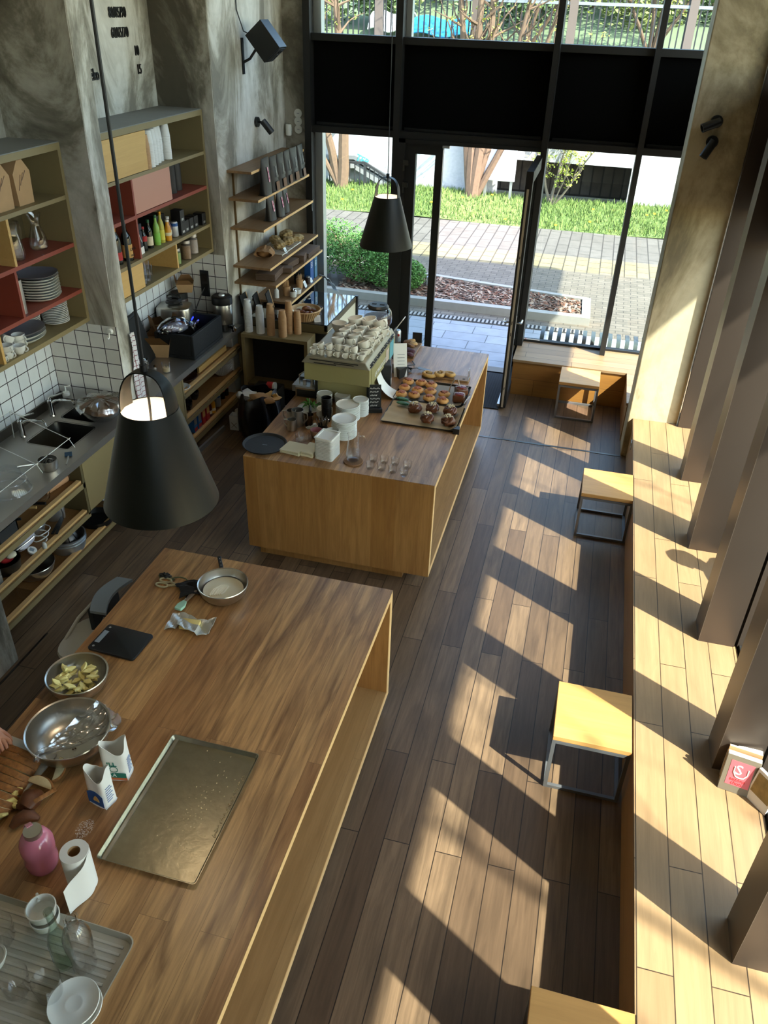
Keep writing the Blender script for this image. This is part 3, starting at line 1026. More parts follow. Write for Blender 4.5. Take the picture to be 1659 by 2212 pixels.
a = cupstack('widest white cup stack, last on the top shelf of the far cabinet', (-3.95, 7.28, 2.717), 17, WM, g1)
for i, (x, y) in enumerate(((-3.97, 7.16), (-3.945, 7.06), (-3.92, 6.96), (-3.895, 6.86))):
    dup(a, 'white paper cup stack, %s counted from the wide last stack' % ORD[i + 1], (x, y, 2.717), i)
cupstack('kraft brown cup stack right beside the oak door on the top shelf', (-3.88, 6.765, 2.717), 15, KM, g1)
o = one(G().cyl(.055, 0, .26, 24), 'black_canister', M['black'], 'black canister beside the salmon door, front one', 'canister', (-4.0, 7.38, 2.397), 0, 'black canisters on the red shelf')
dup(o, 'black canister on the red shelf, further from the salmon door', (-4.02, 7.53, 2.397))
# bottles
def bottle(name, label, loc, r, h, neck, body, cap, lab=None, labz=(.15, .45), src=None, group=None, rz=0, labm2=None):
    if src:
        return dup(src, label, loc, rz)
    t = thing(name, label, 'bottle', loc, rz, group)
    G().lathe([(0, 0), (r, 0), (r, h * .55), (r * .8, h * .66), (neck, h * .78), (neck, h * .95), (0, h * .95)], 20).build('body', body, t)
    G().lathe([(neck * 1.15, h * .9), (neck * 1.15, h), (0, h)], 14).build('cap', cap, t)
    if lab:
        G().lathe([(r + .001, h * labz[0]), (r + .001, h * labz[1])], 20).build('label', lab, t)
    return t
DK = mat('dark_bottle_glass', '#0d120c', .12)
GOLD = mat('gold_foil', '#c08a2a', .35, .7)
TAN = mat('tan_label', '#c59a58', .7)
b1 = bottle('wine_bottle', 'dark sparkling wine bottle with gold neck foil in the red bay', (-3.95, 6.21, 2.027), .045, .35, .015, DK, GOLD, M['red'], (.1, .3))
G().lathe([(.016, .27), (.0175, .33), (.0175, .348), (0, .352)], 16).build('neck_foil', GOLD, b1)
b2 = bottle('wine_bottle', 'dark wine bottle with tan label in the red bay', (-3.93, 6.35, 2.027), .045, .33, .015, DK, M['black'], TAN, (.08, .42))
lettering('CAVA', .035, M['black'], b2, (.047, -.03, .085), (PI / 2, 0, PI / 2), .001)
lettering('PUR', .03, M['black'], b2, (.047, -.02, .035), (PI / 2, 0, PI / 2), .001)
t = thing('paper_bag', 'dark chalk-marked paper bag beside the red divider in the far cabinet', 'bag', (-3.96, 6.55, 2.027), .1)
G().rprism(.10, .12, .02, 0, .2).prism([(-.05, -.06), (.05, -.06), (.05, .06), (-.05, .06)], .2, .26).build('bag', mat('slate_paper', '#2c2f36', .8), t, False, bev=.01)
G().box(.051, .053, -.045, .05, .0, .06).build('label', M['whitep'], t, False)
G().tube([(.052, -.03, .2), (.053, -.005, .14), (.053, .02, .1)], .003, 6).build('drawn_mark', M['whitep'], t)
zz = 2.027
bottle('cola_bottle', 'small dark cola bottle with red label in the far cabinet', (-3.95, 6.68, zz), .028, .21, .011, DK, M['red'], M['red'], (.4, .62))
bottle('beer_bottle', 'dark bottle with cream label and green cap in the far cabinet', (-3.95, 6.78, zz), .031, .25, .012, DK, M['greenp'], M['cream'], (.1, .42))
LIME = mat('lime_drink', '#7fae4a', .2)
YEL = mat('yellow_drink', '#a8a23c', .2)
bottle('lemonade_bottle', 'lime green lemonade bottle with green cap', (-3.94, 6.90, zz), .031, .27, .013, LIME, M['greenp'], mat('lime_label', '#79b944', .5), (.1, .4))
bottle('lemonade_bottle', 'yellow green lemonade bottle with gold cap', (-3.94, 6.99, zz), .031, .28, .013, YEL, GOLD, mat('yellow_label', '#c9c24a', .5), (.1, .42))
OR = mat('orange_juice', '#c98a1c', .3)
DR = mat('dark_red_juice', '#4a1220', .3)
bottle('juice_bottle', 'orange juice bottle with white cap in the far cabinet', (-3.92, 7.08, zz), .032, .19, .016, OR, M['white'], M['cream'], (.25, .4))
bottle('juice_bottle', 'dark red juice bottle with white cap beside the orange one', (-3.95, 7.15, zz), .03, .2, .015, DR, M['white'], M['cream'], (.2, .4))
def can(label, loc, m, top, r=.033, h=.13, name='drink_can'):
    t = thing(name, label, 'can', loc)
    G().lathe([(0, 0), (r * .8, 0), (r, .01), (r, h * .9), (r * .82, h), (0, h * .985)], 22).build('body', m, t)
    G().lathe([(r * .82, h * .93 + .001), (r * .84, h), (r * .7, h + .001), (0, h - .002)], 22).build('lid', M['alu'], t)
    return t
c = can('pale grey drink can with a blue band between bottles and black boxes', (-3.93, 7.23, zz), mat('can_pale', '#b9bcc0', .4, .3), None, .036, .14)
G().lathe([(.0365, .10), (.0365, .128)], 20).build('blue_band', M['blue'], c)
def bbox(label, loc, src=None, d=(.1, .085, .115)):
    if src:
        return dup(src, label, loc)
    t = thing('black_box', label, 'box', loc, 0, 'small black boxes in the far cabinet')
    G().box(-d[0] / 2, d[0] / 2, -d[1] / 2, d[1] / 2, 0, d[2]).build('carton', M['black'], t, False, bev=.002)
    G().box(d[0] / 2, d[0] / 2 + .001, -.02, .02, .02, .04).build('label', M['alu'], t, False)
    return t
bb = bbox('black box at the front of the row, right behind the can', (-3.93, 7.32, zz))
dup(bb, 'black box standing on top of the frontmost black box', (-3.93, 7.32, zz + .116))
for i, y in enumerate((7.42, 7.52, 7.62)):
    dup(bb, 'black box in the row, %s after the one with a box on top' % ORD[i], (-3.94, y, zz))
dup(bb, 'black box last in the row, against the olive cabinet side', (-3.92, 7.76, zz))
dup(bb, 'larger black box behind the drink bottles', (-4.1, 7.12, zz), scale=1.9)
# jars and glasses, bottom row
def jar(label, loc, m, h=.15, r=.05, src=None, lid=None):
    t = thing('spice_jar', label, 'jar', loc, 0, 'lidded jars in the far cabinet')
    G().lathe([(0, .003), (r * .95, .003), (r * .95, h * .72), (0, h * .74)], 20).build('filling', m, t)
    G().lathe([(0, 0), (r, 0), (r, h * .82), (r * .85, h * .86)], 22).build('glass', M['glass'], t)
    G().lathe([(r * .9, h * .84), (r * .9, h), (0, h)], 22).build('lid', lid or M['steel'], t)
    return t
jar('jar of green powder on the bottom shelf of the far cabinet', (-3.93, 7.20, 1.772), mat('matcha', '#6f8a3c', .9), .15)
jar('jar of brown seeds beside the green powder jar', (-3.92, 7.40, 1.772), mat('seeds', '#8a6f55', .9, noise=.4, nscale=120), .18)
jar('jar half white and half brown, nearest the olive cabinet side', (-3.95, 7.62, 1.772), mat('sugar', '#a89c92', .9, noise=.3, nscale=120), .19)
jar('slim jar with pink filling touching the oak divider', (-3.91, 7.11, 1.772), mat('salt_pink', '#c09a84', .9), .16, .03)
gl = one(G().lathe([(0, 0), (.032, 0), (.036, .1), (.034, .1), (.03, .012), (0, .012)], 20), 'water_glass', M['glass'], 'clear glass in the front row beside the small oak door', 'glass', (-3.90, 6.50, 1.772), 0, 'clear glasses in the far cabinet')
dup(gl, 'clear glass in the front row, second from the small oak door', (-3.92, 6.60, 1.772))
dup(gl, 'clear glass stacked on the one nearest the small oak door', (-3.90, 6.50, 1.86))
dup(gl, 'clear glass stacked on the second front glass', (-3.92, 6.60, 1.86))
dup(gl, 'clear glass of the rear pair beside the oak divider', (-4.0, 6.78, 1.772))

# ---- worktop with sinks
def rr(x0, x1, y0, y1, r=.05, k=4):
    return rrect(x1 - x0, y1 - y0, r, ((x0 + x1) / 2, (y0 + y1) / 2), k)
t = thing('steel_worktop', 'long stainless steel worktop with two sinks along the left wall', 'worktop')
bm = bmesh.new()
S1 = (Q(62, 952, z=.92), Q(210, 945, z=.92))
sinks = [(-4.18, -3.80, 4.86, 5.27), (-4.18, -3.86, 5.34, 5.58)]
xs = sorted({-4.39, -4.31, -3.72, -3.64} | {v for s in sinks for v in s[:2]})
ys = sorted({3.46, 5.68, 5.87, 7.87} | {v for s in sinks for v in s[2:]})
g = G()
def insink(x, y):
    return any(s[0] < x < s[1] and s[2] < y < s[3] for s in sinks)
for x0, x1 in zip(xs, xs[1:]):
    for y0, y1 in zip(ys, ys[1:]):
        if not insink((x0 + x1) / 2, (y0 + y1) / 2):
            if x1 <= -3.719 and 5.675 <= y0 < 5.87 or x1 <= -4.309 and y0 > 5.8:
                continue
            g.box(x0, x1, y0, y1, .885, .92)
bmesh.ops.remove_doubles(g.bm, verts=g.bm.verts, dist=.0005)
g.box(-3.65, -3.632, 3.46, 7.99, .86, .921).box(-3.73, -3.64, 7.87, 7.99, .885, .92)
g.build('top', M['steel_w'], t, False)
g = G()
for x0, x1, y0, y1 in sinks:
    a = rr(x0, x1, y0, y1, .05)
    b = rr(x0 + .02, x1 - .02, y0 + .02, y1 - .02, .06)
    va = [g.v(p[0], p[1], .9205) for p in rr(x0 - .015, x1 + .015, y0 - .015, y1 + .015, .06)]
    v0 = [g.v(p[0], p[1], .919) for p in a]
    v1 = [g.v(p[0], p[1], .72) for p in b]
    for P_, Q_ in ((va, v0), (v0, v1)):
        for i in range(len(P_)):
            j = (i + 1) % len(P_)
            g._f((P_[i], P_[j], Q_[j], Q_[i]))
    g._f(v1)
    # corner fillets so that the square cut-out is closed
g.build('sink_bowl', M['steel_d'], t)
G().box(-4.385, -4.37, 3.46, 5.67, .92, 1.0).box(-4.30, -4.29, 5.88, 7.865, .92, .98).build('upstand', M['steel_d'], t, False)
def tap(label, x, y):
    t = thing('mixer_tap', label, 'tap', (x, y, .92), 0, 'chrome mixer taps')
    G().lathe([(0, 0), (.03, 0), (.024, .02), (.021, .14), (0, .15)], 18).build('body', M['chrome'], t)
    G().tube([(0, 0, .11), (.06, .005, .15), (.2, .02, .16), (.22, .02, .145), (.22, .02, .12)], .011, 8).build('spout', M['chrome'], t)
    G().tube([(0, 0, .15), (.01, 0, .17), (.11, .05, .20)], [.013, .01, .007], 8).build('lever', M['chrome'], t)
    return t
tp = tap('chrome mixer tap behind the small sink', -4.27, 5.36)
dup(tp, 'chrome mixer tap behind the large sink', (-4.27, 4.95, .92))
t = thing('soap_dispenser', 'clear soap dispenser with white pump in the tiled corner', 'dispenser', (-4.22, 5.53, .922))
G().lathe([(0, 0), (.036, 0), (.036, .11), (.02, .125)], 20).build('bottle', M['acryl'], t)
G().lathe([(0, .12), (.028, .12), (.03, .135), (.028, .15), (0, .15)], 18).tube([(0, 0, .15), (0, 0, .2), (.04, .02, .205)], .007).build('pump', M['white'], t)
# big bowl under film
p = Q(228, 893, z=.92)
t = thing('mixing_bowl', 'big glass bowl of dough under cling film beside the small sink', 'bowl', (-3.83, 5.44, .922))
G().lathe([(0, 0), (.09, 0), (.15, .05), (.19, .12), (.205, .15), (.198, .15), (.145, .055), (0, .01)], 36).build('glass_bowl', M['acryl'], t)
G().blob((0, 0, .115), (.165, .165, .07), .08, 3, 4).build('dough', mat('brown_dough', '#7d5c45', .7, noise=.25, nscale=25), t)
def filmf(u, v):
    a = 2 * PI * u
    r = .208 * v
    w = .012 * math.sin(9 * a + 4 * v) * v + .01 * math.sin(17 * a) * v
    return (r * math.cos(a), r * math.sin(a), .155 + .035 * (1 - v * v) + w - (.03 if v > .97 else 0))
G().sheet(filmf, 48, 10, .001).build('cling_film', M['film'], t)
# wall hook
t = thing('suction_hook', 'white suction hook on the tiles beside the pier', 'hook', (Q(238, 715, y=5.668).x, 5.666, Q(238, 715, y=5.668).z))
G().lathe([(0, 0), (.03, 0), (.022, .018), (0, .022)], 18).xf(Matrix.Rotation(PI / 2, 4, 'X')).build('cup', M['white'], t)
G().tube([(0, -.02, -.01), (0, -.03, -.05), (0, -.045, -.055), (0, -.05, -.04)], .006).build('hook', M['white'], t)
# saucepan and spatula
t = thing('saucepan', 'small steel saucepan with a dark utensil inside, on the worktop', 'saucepan', (-3.76, 4.55, .922), -2.2)
G().lathe([(0, 0), (.065, 0), (.07, .006), (.072, .075), (.075, .078), (.069, .078), (.067, .01), (0, .008)], 30).build('pot', M['steel'], t)
G().tube([(.07, 0, .062), (.12, 0, .07), (.2, 0, .085), (.225, 0, .085)], [.007, .009, .01, .008], 8).build('handle', M['steel'], t)
t = thing('whisk_head', 'dark whisk head standing inside the small saucepan', 'whisk', (-3.755, 4.555, .932))
g = G()
for i in range(4):
    a = i * PI / 4
    g.tube([(.04 * math.cos(a) * math.cos(b), .04 * math.sin(a) * math.cos(b), .035 + .035 * math.sin(b)) for b in [2 * PI * k / 14 for k in range(14)]], .004, 5, True)
g.build('loops', M['steel_d'], t)
t = thing('spatula', 'blue spatula lying on the steel worktop edge beside the saucepan', 'spatula', (-3.70, 4.72, .927), .6)
G().tube([(-.02, -.1, .002), (0, .03, .004)], .006).build('handle', M['steel'], t)
G().box(-.028, .028, .03, .10, 0, .008).build('blade', mat('petrol_blue', '#123a52', .5), t, False, bev=.004)
# acrylic guard and mixer bowl cover
t = thing('splash_guard', 'clear acrylic splash guard on white wire legs in front of the large sink', 'guard', (-4.02, 4.62, .922))
G().sheet(lambda u, v: (-.28 + .5 * v, -.75 + 1.05 * u, .24 - .17 * v), 1, 1, .004).build('panel', M['acryl'], t, False)
g = G()
for y in (.28, -.15):
    g.tube([(-.28, y, .24), (.22, y, .07), (.26, y, 0)], .003, 6).tube([(-.28, y, .24), (-.3, y, 0)], .003, 6)
g.tube([(-.28, -.75, .243), (-.28, .3, .243)], .003, 6).tube([(.22, -.75, .072), (.22, .3, .072)], .003, 6)
g.build('wire_legs', M['white'], t)
t = thing('mixer_guard', 'clear plastic mixer bowl guard lying on the near end of the worktop', 'guard', (-3.83, 4.18, .922))
g = G()
for r, z in ((.15, .01), (.125, .09)):
    g.tube([(r * math.cos(a), r * math.sin(a), z) for a in [2 * PI * k / 36 for k in range(36)]], .007, 6, True)
g.lathe([(.148, .01), (.13, .05), (.123, .09)], 36)
g.build('ring', M['acryl'], t)
G().sheet(lambda u, v: (.1 * math.cos(1.2 * PI * u + 1) , .1 * math.sin(1.2 * PI * u + 1), .09 + .07 * v), 16, 2, .004).build('chute', M['acryl'], t)
G().box(-.03, .03, -.18, -.145, 0, .03).build('clip', M['acryl'], t, False)

# ---- base units under the worktop
def base(name, label, y0, y1, shelves, xb=-4.38, posts=True):
    t = thing(name, label, 'shelf unit')
    for z in shelves:
        s = G().box(xb, -3.665, y0 + .03, min(y1 - .03, 7.87), z - .012, z).build('shelf', M['shelf'], t, False)
        G().box(-3.70, -3.662, y0 + .03, y1 - .03, z, z + .018).build('front_lip', M['edge'], s, False)
        G().box(-3.662, -3.65, y0, y1, z - .055, z - .012).build('front_rail', M['olive'], s, False)
    return t
u1 = base('base_shelves', 'open oak shelving with olive rails under the sink end of the worktop', 3.46, 4.79, (.69, .41))
G().box(-4.38, -3.65, 4.765, 4.79, .38, .883).build('side_panel', M['olive_d'], u1, False)
G().box(-4.385, -4.375, 3.46, 5.67, .06, .883).build('back_panel', M['olive_d'], u1, False)
u2 = base('base_shelves', 'long low oak shelf at the photo edge under the sinks', 3.46, 5.67, (.13,))
u2b = base('base_shelves', 'short low oak shelf hidden behind the near lamp', 5.88, 6.53, (.13,), -4.29)
t = thing('sink_cupboard', 'olive two-door cupboard under the sinks', 'cupboard')
G().box(-4.37, -3.67, 4.80, 5.67, .38, .70).box(-3.715, -3.67, 5.67, 5.88, .38, .70).box(-4.29, -3.67, 5.88, 6.53, .38, .70).build('body', M['olive_d'], t, False)
G().box(-3.668, -3.652, 4.80, 5.655, .40, .855).build('door', M['olive'], t, False, bev=.002)
G().box(-3.668, -3.652, 5.665, 6.53, .40, .855).build('door', M['olive'], t, False, bev=.002)
u3 = base('base_shelves', 'open oak shelving with olive rails under the coffee urn', 6.54, 7.98, (.685, .405, .13), -4.29)
G().box(-3.68, -3.65, 7.95, 7.985, .06, .883).build('side_panel', M['olive'], u3, False)
G().box(-4.29, -3.65, 6.535, 6.56, .06, .883).build('side_panel', M['olive'], u3, False)
G().box(-4.295, -4.285, 6.55, 7.87, .06, .883).build('back_panel', M['olive_d'], u3, False)

# contents of the near base unit
t = thing('rolling_pin', 'wooden rolling pin on the upper oak shelf under the worktop', 'rolling pin', (-3.80, 4.62, .728), PI / 2 - .15)
G().lathe([(0, -.12), (.034, -.12), (.036, -.11), (.036, .11), (.034, .12), (0, .12)], 20).xf(Matrix.Rotation(PI / 2, 4, 'Y')).build('roller', mat('pale_beech', '#b98a63', .6), t)
G().lathe([(0, .12), (.012, .12), (.02, .17), (.016, .22), (0, .225)], 14).lathe([(0, -.12), (.012, -.12), (.02, -.17), (.016, -.22), (0, -.225)], 14).xf(Matrix.Rotation(PI / 2, 4, 'Y')).build('handles', M['bread_d'], t)
one(G().lathe([(0, 0), (.06, 0), (.085, .03), (.09, .07), (.086, .07), (.08, .03), (0, .006)], 26), 'glass_bowl', M['glass'], 'clear glass bowl on the upper oak shelf beside the rolling pin', 'bowl', (-3.79, 4.40, .71))
t = thing('frying_pan', 'black frying pan on the upper oak shelf under the worktop', 'pan', (-3.95, 4.30, .692), 0)
G().lathe([(0, 0), (.1, 0), (.13, .045), (.126, .045), (.098, .006), (0, .006)], 28).build('pan', M['black'], t)
G().tube([(.12, 0, .035), (.2, .02, .05), (.27, .03, .055)], [.008, .012, .011], 8).build('handle', M['black'], t)
t2 = dup(t, 'second black pan on the upper oak shelf, nearer the photo edge', (-3.98, 4.0, .692), .25)
one(G().tube([(0, 0, .02), (.12, .03, .03), (.2, .05, .03)], [.01, .014, .012], 8), 'wooden_spoon', mat('spoon_wood', '#a5834f', .6), 'wooden spoon handle lying between the pans on the upper oak shelf', 'spoon', (-3.92, 4.22, .71))
t = thing('plastic_crate', 'dark grey plastic crate on the upper oak shelf at the photo edge', 'crate', (-3.84, 3.82, .692))
g = G().box(-.14, .14, -.2, .2, 0, .01)
for a_ in ((-.14, -.13, -.2, .2), (.13, .14, -.2, .2), (-.14, .14, -.2, -.19), (-.14, .14, .19, .2), (-.14, .14, -.01, .0)):
    g.box(a_[0], a_[1], a_[2], a_[3], 0, .1)
g.build('crate', M['rubber'], t, False)
t = thing('steel_jug', 'steel measuring jug on the middle oak shelf', 'jug', (-3.86, 4.62, .412), -.4)
G().lathe([(0, 0), (.075, 0), (.085, .14), (.082, .14), (.072, .008), (0, .008)], 26).build('body', M['alu'], t)
G().tube([(.083, 0, .135), (.13, 0, .14), (.14, 0, .09), (.13, 0, .05)], .012).build('handle', M['alu'], t)
t = thing('grill_tongs', 'black tongs lying on the middle oak shelf beside the steel jug', 'tongs', (-3.74, 4.50, .435), 1.9)
G().bar((-.14, -.012, .004), (.13, 0, .006), .02, .006).bar((-.14, .02, .004), (.13, .006, .006), .02, .006).build('arms', M['black'], t, False)
one(G().lathe(bowlprof(.085, .08, .003, .04), 28), 'grey_bowl', M['alu'], 'small grey bowl on the middle oak shelf behind the hand mixer', 'bowl', (-3.88, 4.38, .412))
t = thing('hand_mixer', 'white hand mixer with a coiled white cord on the middle oak shelf', 'mixer', (-3.84, 4.19, .412), .3)
G().blob((0, 0, .06), (.07, .13, .06), .06, 3, 2).build('housing', mat('mixer_white', '#c9c6cf', .4), t)
G().tube([(0, -.08, .11), (0, -.06, .16), (0, .06, .16), (0, .1, .12)], .018, 10).build('handle', M['white'], t)
g = G()
pts = [(.1 + .055 * math.cos(.5 * k) + .01 * math.sin(k), .02 + .06 * math.sin(.5 * k) + .004 * k, .03 + .0015 * k) for k in range(34)]
g.tube(pts, .0045, 6).build('cord', M['white'], t)
G().lathe([(0, 0), (.016, 0), (.018, .03), (.01, .05), (0, .05)], 12).xf(Matrix.Translation((.17, -.05, .02))).build('plug', M['white'], t)
t = thing('thermometer', 'white kitchen thermometer dial leaning on the hand mixer', 'thermometer', (-3.735, 4.13, .43), 0, None, (.2, .5, .4))
G().lathe([(0, 0), (.035, 0), (.035, .015), (0, .017)], 22).build('case', M['white'], t)
G().box(-.02, .012, -.014, .014, .016, .019).build('display', M['grey_b'], t, False)
t = thing('stew_pan', 'dark pan holding kitchen tools on the middle oak shelf', 'pan', (-3.80, 3.90, .412))
G().lathe([(0, 0), (.11, 0), (.12, .09), (.124, .092), (.117, .092), (.107, .008), (0, .008)], 30).build('pan', M['steel_d'], t)
G().tube([(.02, .115, .085), (.07, .22, .12), (.08, .27, .13)], .007).build('handle', M['steel'], t)
one(G().blob((0, 0, 0), (.055, .06, .045), .04, 3, 3), 'red_dough_scraper', M['red'], 'red round kitchen tool lying in the dark pan', 'kitchen tool', (-3.80, 3.93, .50))
one(G().blob((0, 0, 0), (.035, .045, .02), .05, 2, 3), 'cheese_piece', M['cream'], 'pale yellow half round piece lying in the dark pan', 'food', (-3.745, 3.93, .53))
t = thing('bread_tin', 'grey bread tins stack at the photo edge on the middle oak shelf', 'tin', (-3.78, 3.66, .412))
for z in (0, .07):
    G().prism([(-.07, -.1), (.07, -.1), (.07, .1), (-.07, .1)], z, z + .065).build('tin', M['alu'], t, False, bev=.004)
gm = 'aluminium rings on the low shelf'
def tin(label, loc, r, h, m, src=None, group=None):
    if src:
        return dup(src, label, loc)
    return one(G().lathe([(0, 0), (r * .93, 0), (r, h), (r + .006, h + .002), (r - .004, h + .002), (r * .9, .008), (0, .008)], 36), 'cake_tin', m, label, 'cake tin', loc, 0, group)
ct = tin('lowest aluminium cake tin of the stack on the low shelf', (-3.80, 4.62, .132), .15, .075, M['alu'], None, gm)
dup(ct, 'middle aluminium cake tin of the stack on the low shelf', (-3.80, 4.62, .155))
dup(ct, 'top aluminium cake tin of the stack on the low shelf', (-3.80, 4.62, .178))
g = G()
for i in range(9):
    a0 = i * 2 * PI / 9
    g.sheet(lambda u, v: ((.03 + .075 * v) * math.cos(a0 + u * .6), (.03 + .075 * v) * math.sin(a0 + u * .6), .10 - .085 * v * v), 3, 5, .003)
one(g, 'steamer_basket', M['steel_d'], 'dark folding steamer basket standing in the cake tins', 'steamer', (-3.80, 4.62, .19))
one(G().lathe(bowlprof(.16, .12, .003, .06), 36), 'mixing_bowl', M['steel'], 'steel mixing bowl on the low shelf left of the cake tins', 'bowl', (-3.82, 4.20, .132))
bt = tin('dark rectangular baking tin on the low shelf behind the near lamp', (-3.78, 5.02, .132), .14, .05, M['black'])
def rtin(label, x, y, z, m, src=None):
    g = G()
    a = rrect(.22, .3, .02)
    lo = [g.v(p[0] * .92, p[1] * .92, 0) for p in a]
    hi = [g.v(p[0], p[1], .06) for p in a]
    ih = [g.v(p[0] * .97, p[1] * .97, .06) for p in a]
    il = [g.v(p[0] * .89, p[1] * .89, .006) for p in a]
    for A, B in ((lo, hi), (hi, ih), (ih, il)):
        for i in range(len(A)):
            j = (i + 1) % len(A)
            g._f((A[i], A[j], B[j], B[i]))
    g._f(lo); g._f(il)
    return one(g, 'roasting_tin', m, label, 'roasting tin', (x, y, z))
rtin('steel roasting tin on the low shelf at the end of the near lamp', -3.80, 5.40, .132, M['steel'])
t = thing('acrylic_stand', 'clear acrylic sign stand lying on the low shelf beside the near pier', 'stand', (-3.80, 3.80, .132))
G().box(-.1, .09, -.18, .22, 0, .004).sheet(lambda u, v: (-.1 + .02 * v, -.18 + .4 * u, .22 * v), 1, 1, .004).build('sheet', M['acryl'], t, False)
G().bar((.09, -.18, .006), (.09, .22, .006), .008).bar((-.1, -.18, .006), (.09, -.18, .006), .008).bar((.09, -.18, .0), (-.08, -.18, .22), .006).build('edges', M['acryl'], t, False)

# ---- far part of the worktop
t = thing('thermal_box', 'open black foam thermal box on the far part of the worktop', 'box', (-3.87, 7.20, .922))
g = G()
L_, W_, h_, th = .34, .21, .25, .035
g.box(-W_, W_, -L_, L_, 0, th)
for a_ in ((-W_, -W_ + th, -L_, L_), (W_ - th, W_, -L_, L_), (-W_ + th, W_ - th, -L_, -L_ + th), (-W_ + th, W_ - th, L_ - th, L_)):
    g.box(*a_, th, h_)
g.build('body', mat('black_foam', '#0d0e11', .8, noise=.2, nscale=90), t, False, bev=.008)
t = thing('foam_panel', 'black foam lid leaning between the pier and the thermal box', 'lid', (-4.03, 6.62, .922), .0, None, (0, -.30, .15))
G().box(-.03, .0, -.22, .22, 0, .5).build('lid', mat('black_foam_lid', '#11141a', .7), t, False, bev=.012)
G().box(0, .006, -.19, .19, .03, .47).build('rim', M['black_m'], t, False)
# plastic bread bag hanging into the box
def wrapf(u, v):
    a = 2 * PI * u
    k = .35 + .65 * math.sin(PI * min(1, v * 1.15)) ** .7 if v < .87 else .2
    r = .075 * k + .006 * math.sin(7 * a + 9 * v)
    return (r * math.cos(a) * 1.3, -.2 + .44 * v, .02 + r * math.sin(a) + .03 * math.sin(3 * v))
t = thing('bread_bag', 'clear plastic bread bag printed red and blue lying in the thermal box', 'bag', (-3.92, 7.0, 1.165), -.55, None, (-.1, .1, -.35))
G().sheet(wrapf, 26, 20, .001).build('wrapper', glass('bag_plastic', '#e9e9ee', .1, 1.55, 2.2), t)
G().blob((0, .03, .02), (.075, .13, .05), .05, 3, 8).build('bread', mat('white_bread', '#cfcbd0', .8), t)
G().box(-.07, .07, .07, .085, .065, .078).build('red_band', M['red'], t, False)
G().box(-.06, .06, .14, .15, .05, .07).build('blue_band', M['blue'], t, False)
# kraft boxes on the worktop
def foldbox(label, loc, rz, s=1.0, rot=None):
    t = thing('takeaway_box', label, 'box', loc, rz, 'kraft takeaway boxes')
    g = G()
    w, d, h = .11 * s, .09 * s, .11 * s
    lo = [g.v(x * w * .8, y * d * .8, 0) for x, y in ((-1, -1), (1, -1), (1, 1), (-1, 1))]
    hi = [g.v(x * w, y * d, h) for x, y in ((-1, -1), (1, -1), (1, 1), (-1, 1))]
    g._f(lo)
    for i in range(4):
        g._f((lo[i], lo[(i + 1) % 4], hi[(i + 1) % 4], hi[i]))
    g.build('tray', M['kraft'], t, False)
    g = G()
    for sx, rise in ((-1, .14), (1, .12)):
        g.poly([(sx * w, -d, h), (sx * w, d, h), (sx * w * 1.25, d * .55, h + rise * s), (sx * w * 1.25, -d * .55, h + rise * s)])
    for sy in (-1, 1):
        g.poly([(-w, sy * d, h), (w, sy * d, h), (w * .5, sy * d * 1.5, h + .07 * s), (-w * .5, sy * d * 1.5, h + .07 * s)])
    bmesh.ops.solidify(g.bm, geom=list(g.bm.faces), thickness=.003)
    g.build('flap', mat('kraft_flap', '#8f6840', .8), t, False)
    return t
k1 = foldbox('tall open kraft takeaway box standing between foam lid and bread bag', (-4.08, 6.90, .922), .3, 1.3)
dup(k1, 'open kraft takeaway box in front of the food processor', (-4.12, 7.13, 1.02), .9, scale=.75)
dup(k1, 'kraft takeaway box behind the leaning foam lid', (-4.13, 6.22, .922), 1.4, scale=.75)
one(G().box(-.1, .1, -.16, .16, 0, .1), 'paper_parcel', M['kraft_d'], 'brown paper parcel under the open kraft box by the food processor', 'parcel', (-4.2, 7.05, .922), bev=.01)
dup(k1, 'pale folded kraft box on top of the jar below the far cabinet', (-4.13, 7.70, 1.33), .4, scale=.62)
t = thing('storage_jar', 'big dark jar standing behind the food processor', 'jar', (-4.19, 7.66, .922))
G().lathe([(0, 0), (.08, 0), (.085, .02), (.085, .36), (.07, .38), (0, .385)], 26).build('jar', mat('brown_jar', '#4a3228', .4), t)
G().lathe([(.087, .34), (.087, .405), (0, .405)], 26).build('lid', M['black'], t)
t = thing('food_processor', 'grey steel kitchen machine with a blue lit display on the worktop', 'kitchen machine', (-4.12, 7.40, .922), .25)
t.scale = (1.45, 1.3, 1.75)
G().prism(rrect(.24, .22, .05), 0, .2).build('base', M['steel'], t, True, bev=.012)
g = G().box(.09, .16, -.11, .11, .0, .04)
pr = [(.05, .2), (.16, .06), (.16, 0), (.05, 0)]
a_ = [g.v(x, -.11, z) for x, z in pr]
b_ = [g.v(x, .11, z) for x, z in pr]
g._f(a_); g._f(list(reversed(b_)))
for i in range(4):
    g._f((a_[i], b_[i], b_[(i + 1) % 4], a_[(i + 1) % 4]))
g.build('control_panel', M['steel'], t, False)
Mt = Matrix.Translation((.105, 0, .138)) @ Matrix.Rotation(math.radians(52), 4, 'Y')
G().box(-.028, .028, -.035, .035, -.003, .004).xf(Mt).build('display', M['screen'], t, False)
g = G()
for y in (-.05, .05):
    g.mark().lathe([(0, -.004), (.018, -.004), (.016, .02), (0, .02)], 14).xf(Matrix.Translation((.15, y, .085)) @ Matrix.Rotation(math.radians(52), 4, 'Y'))
g.build('dial', M['chrome'], t)
G().tube([(.05 * math.cos(k * .7), .05 * math.sin(k * .7), .205 + .003 * k) for k in range(14)], .011, 6).build('coiled_cord', M['black'], t)
t = thing('coffee_urn', 'tall steel coffee urn with black lid and tap at the end of the worktop', 'urn', (-3.765, 7.80, .922), -.5)
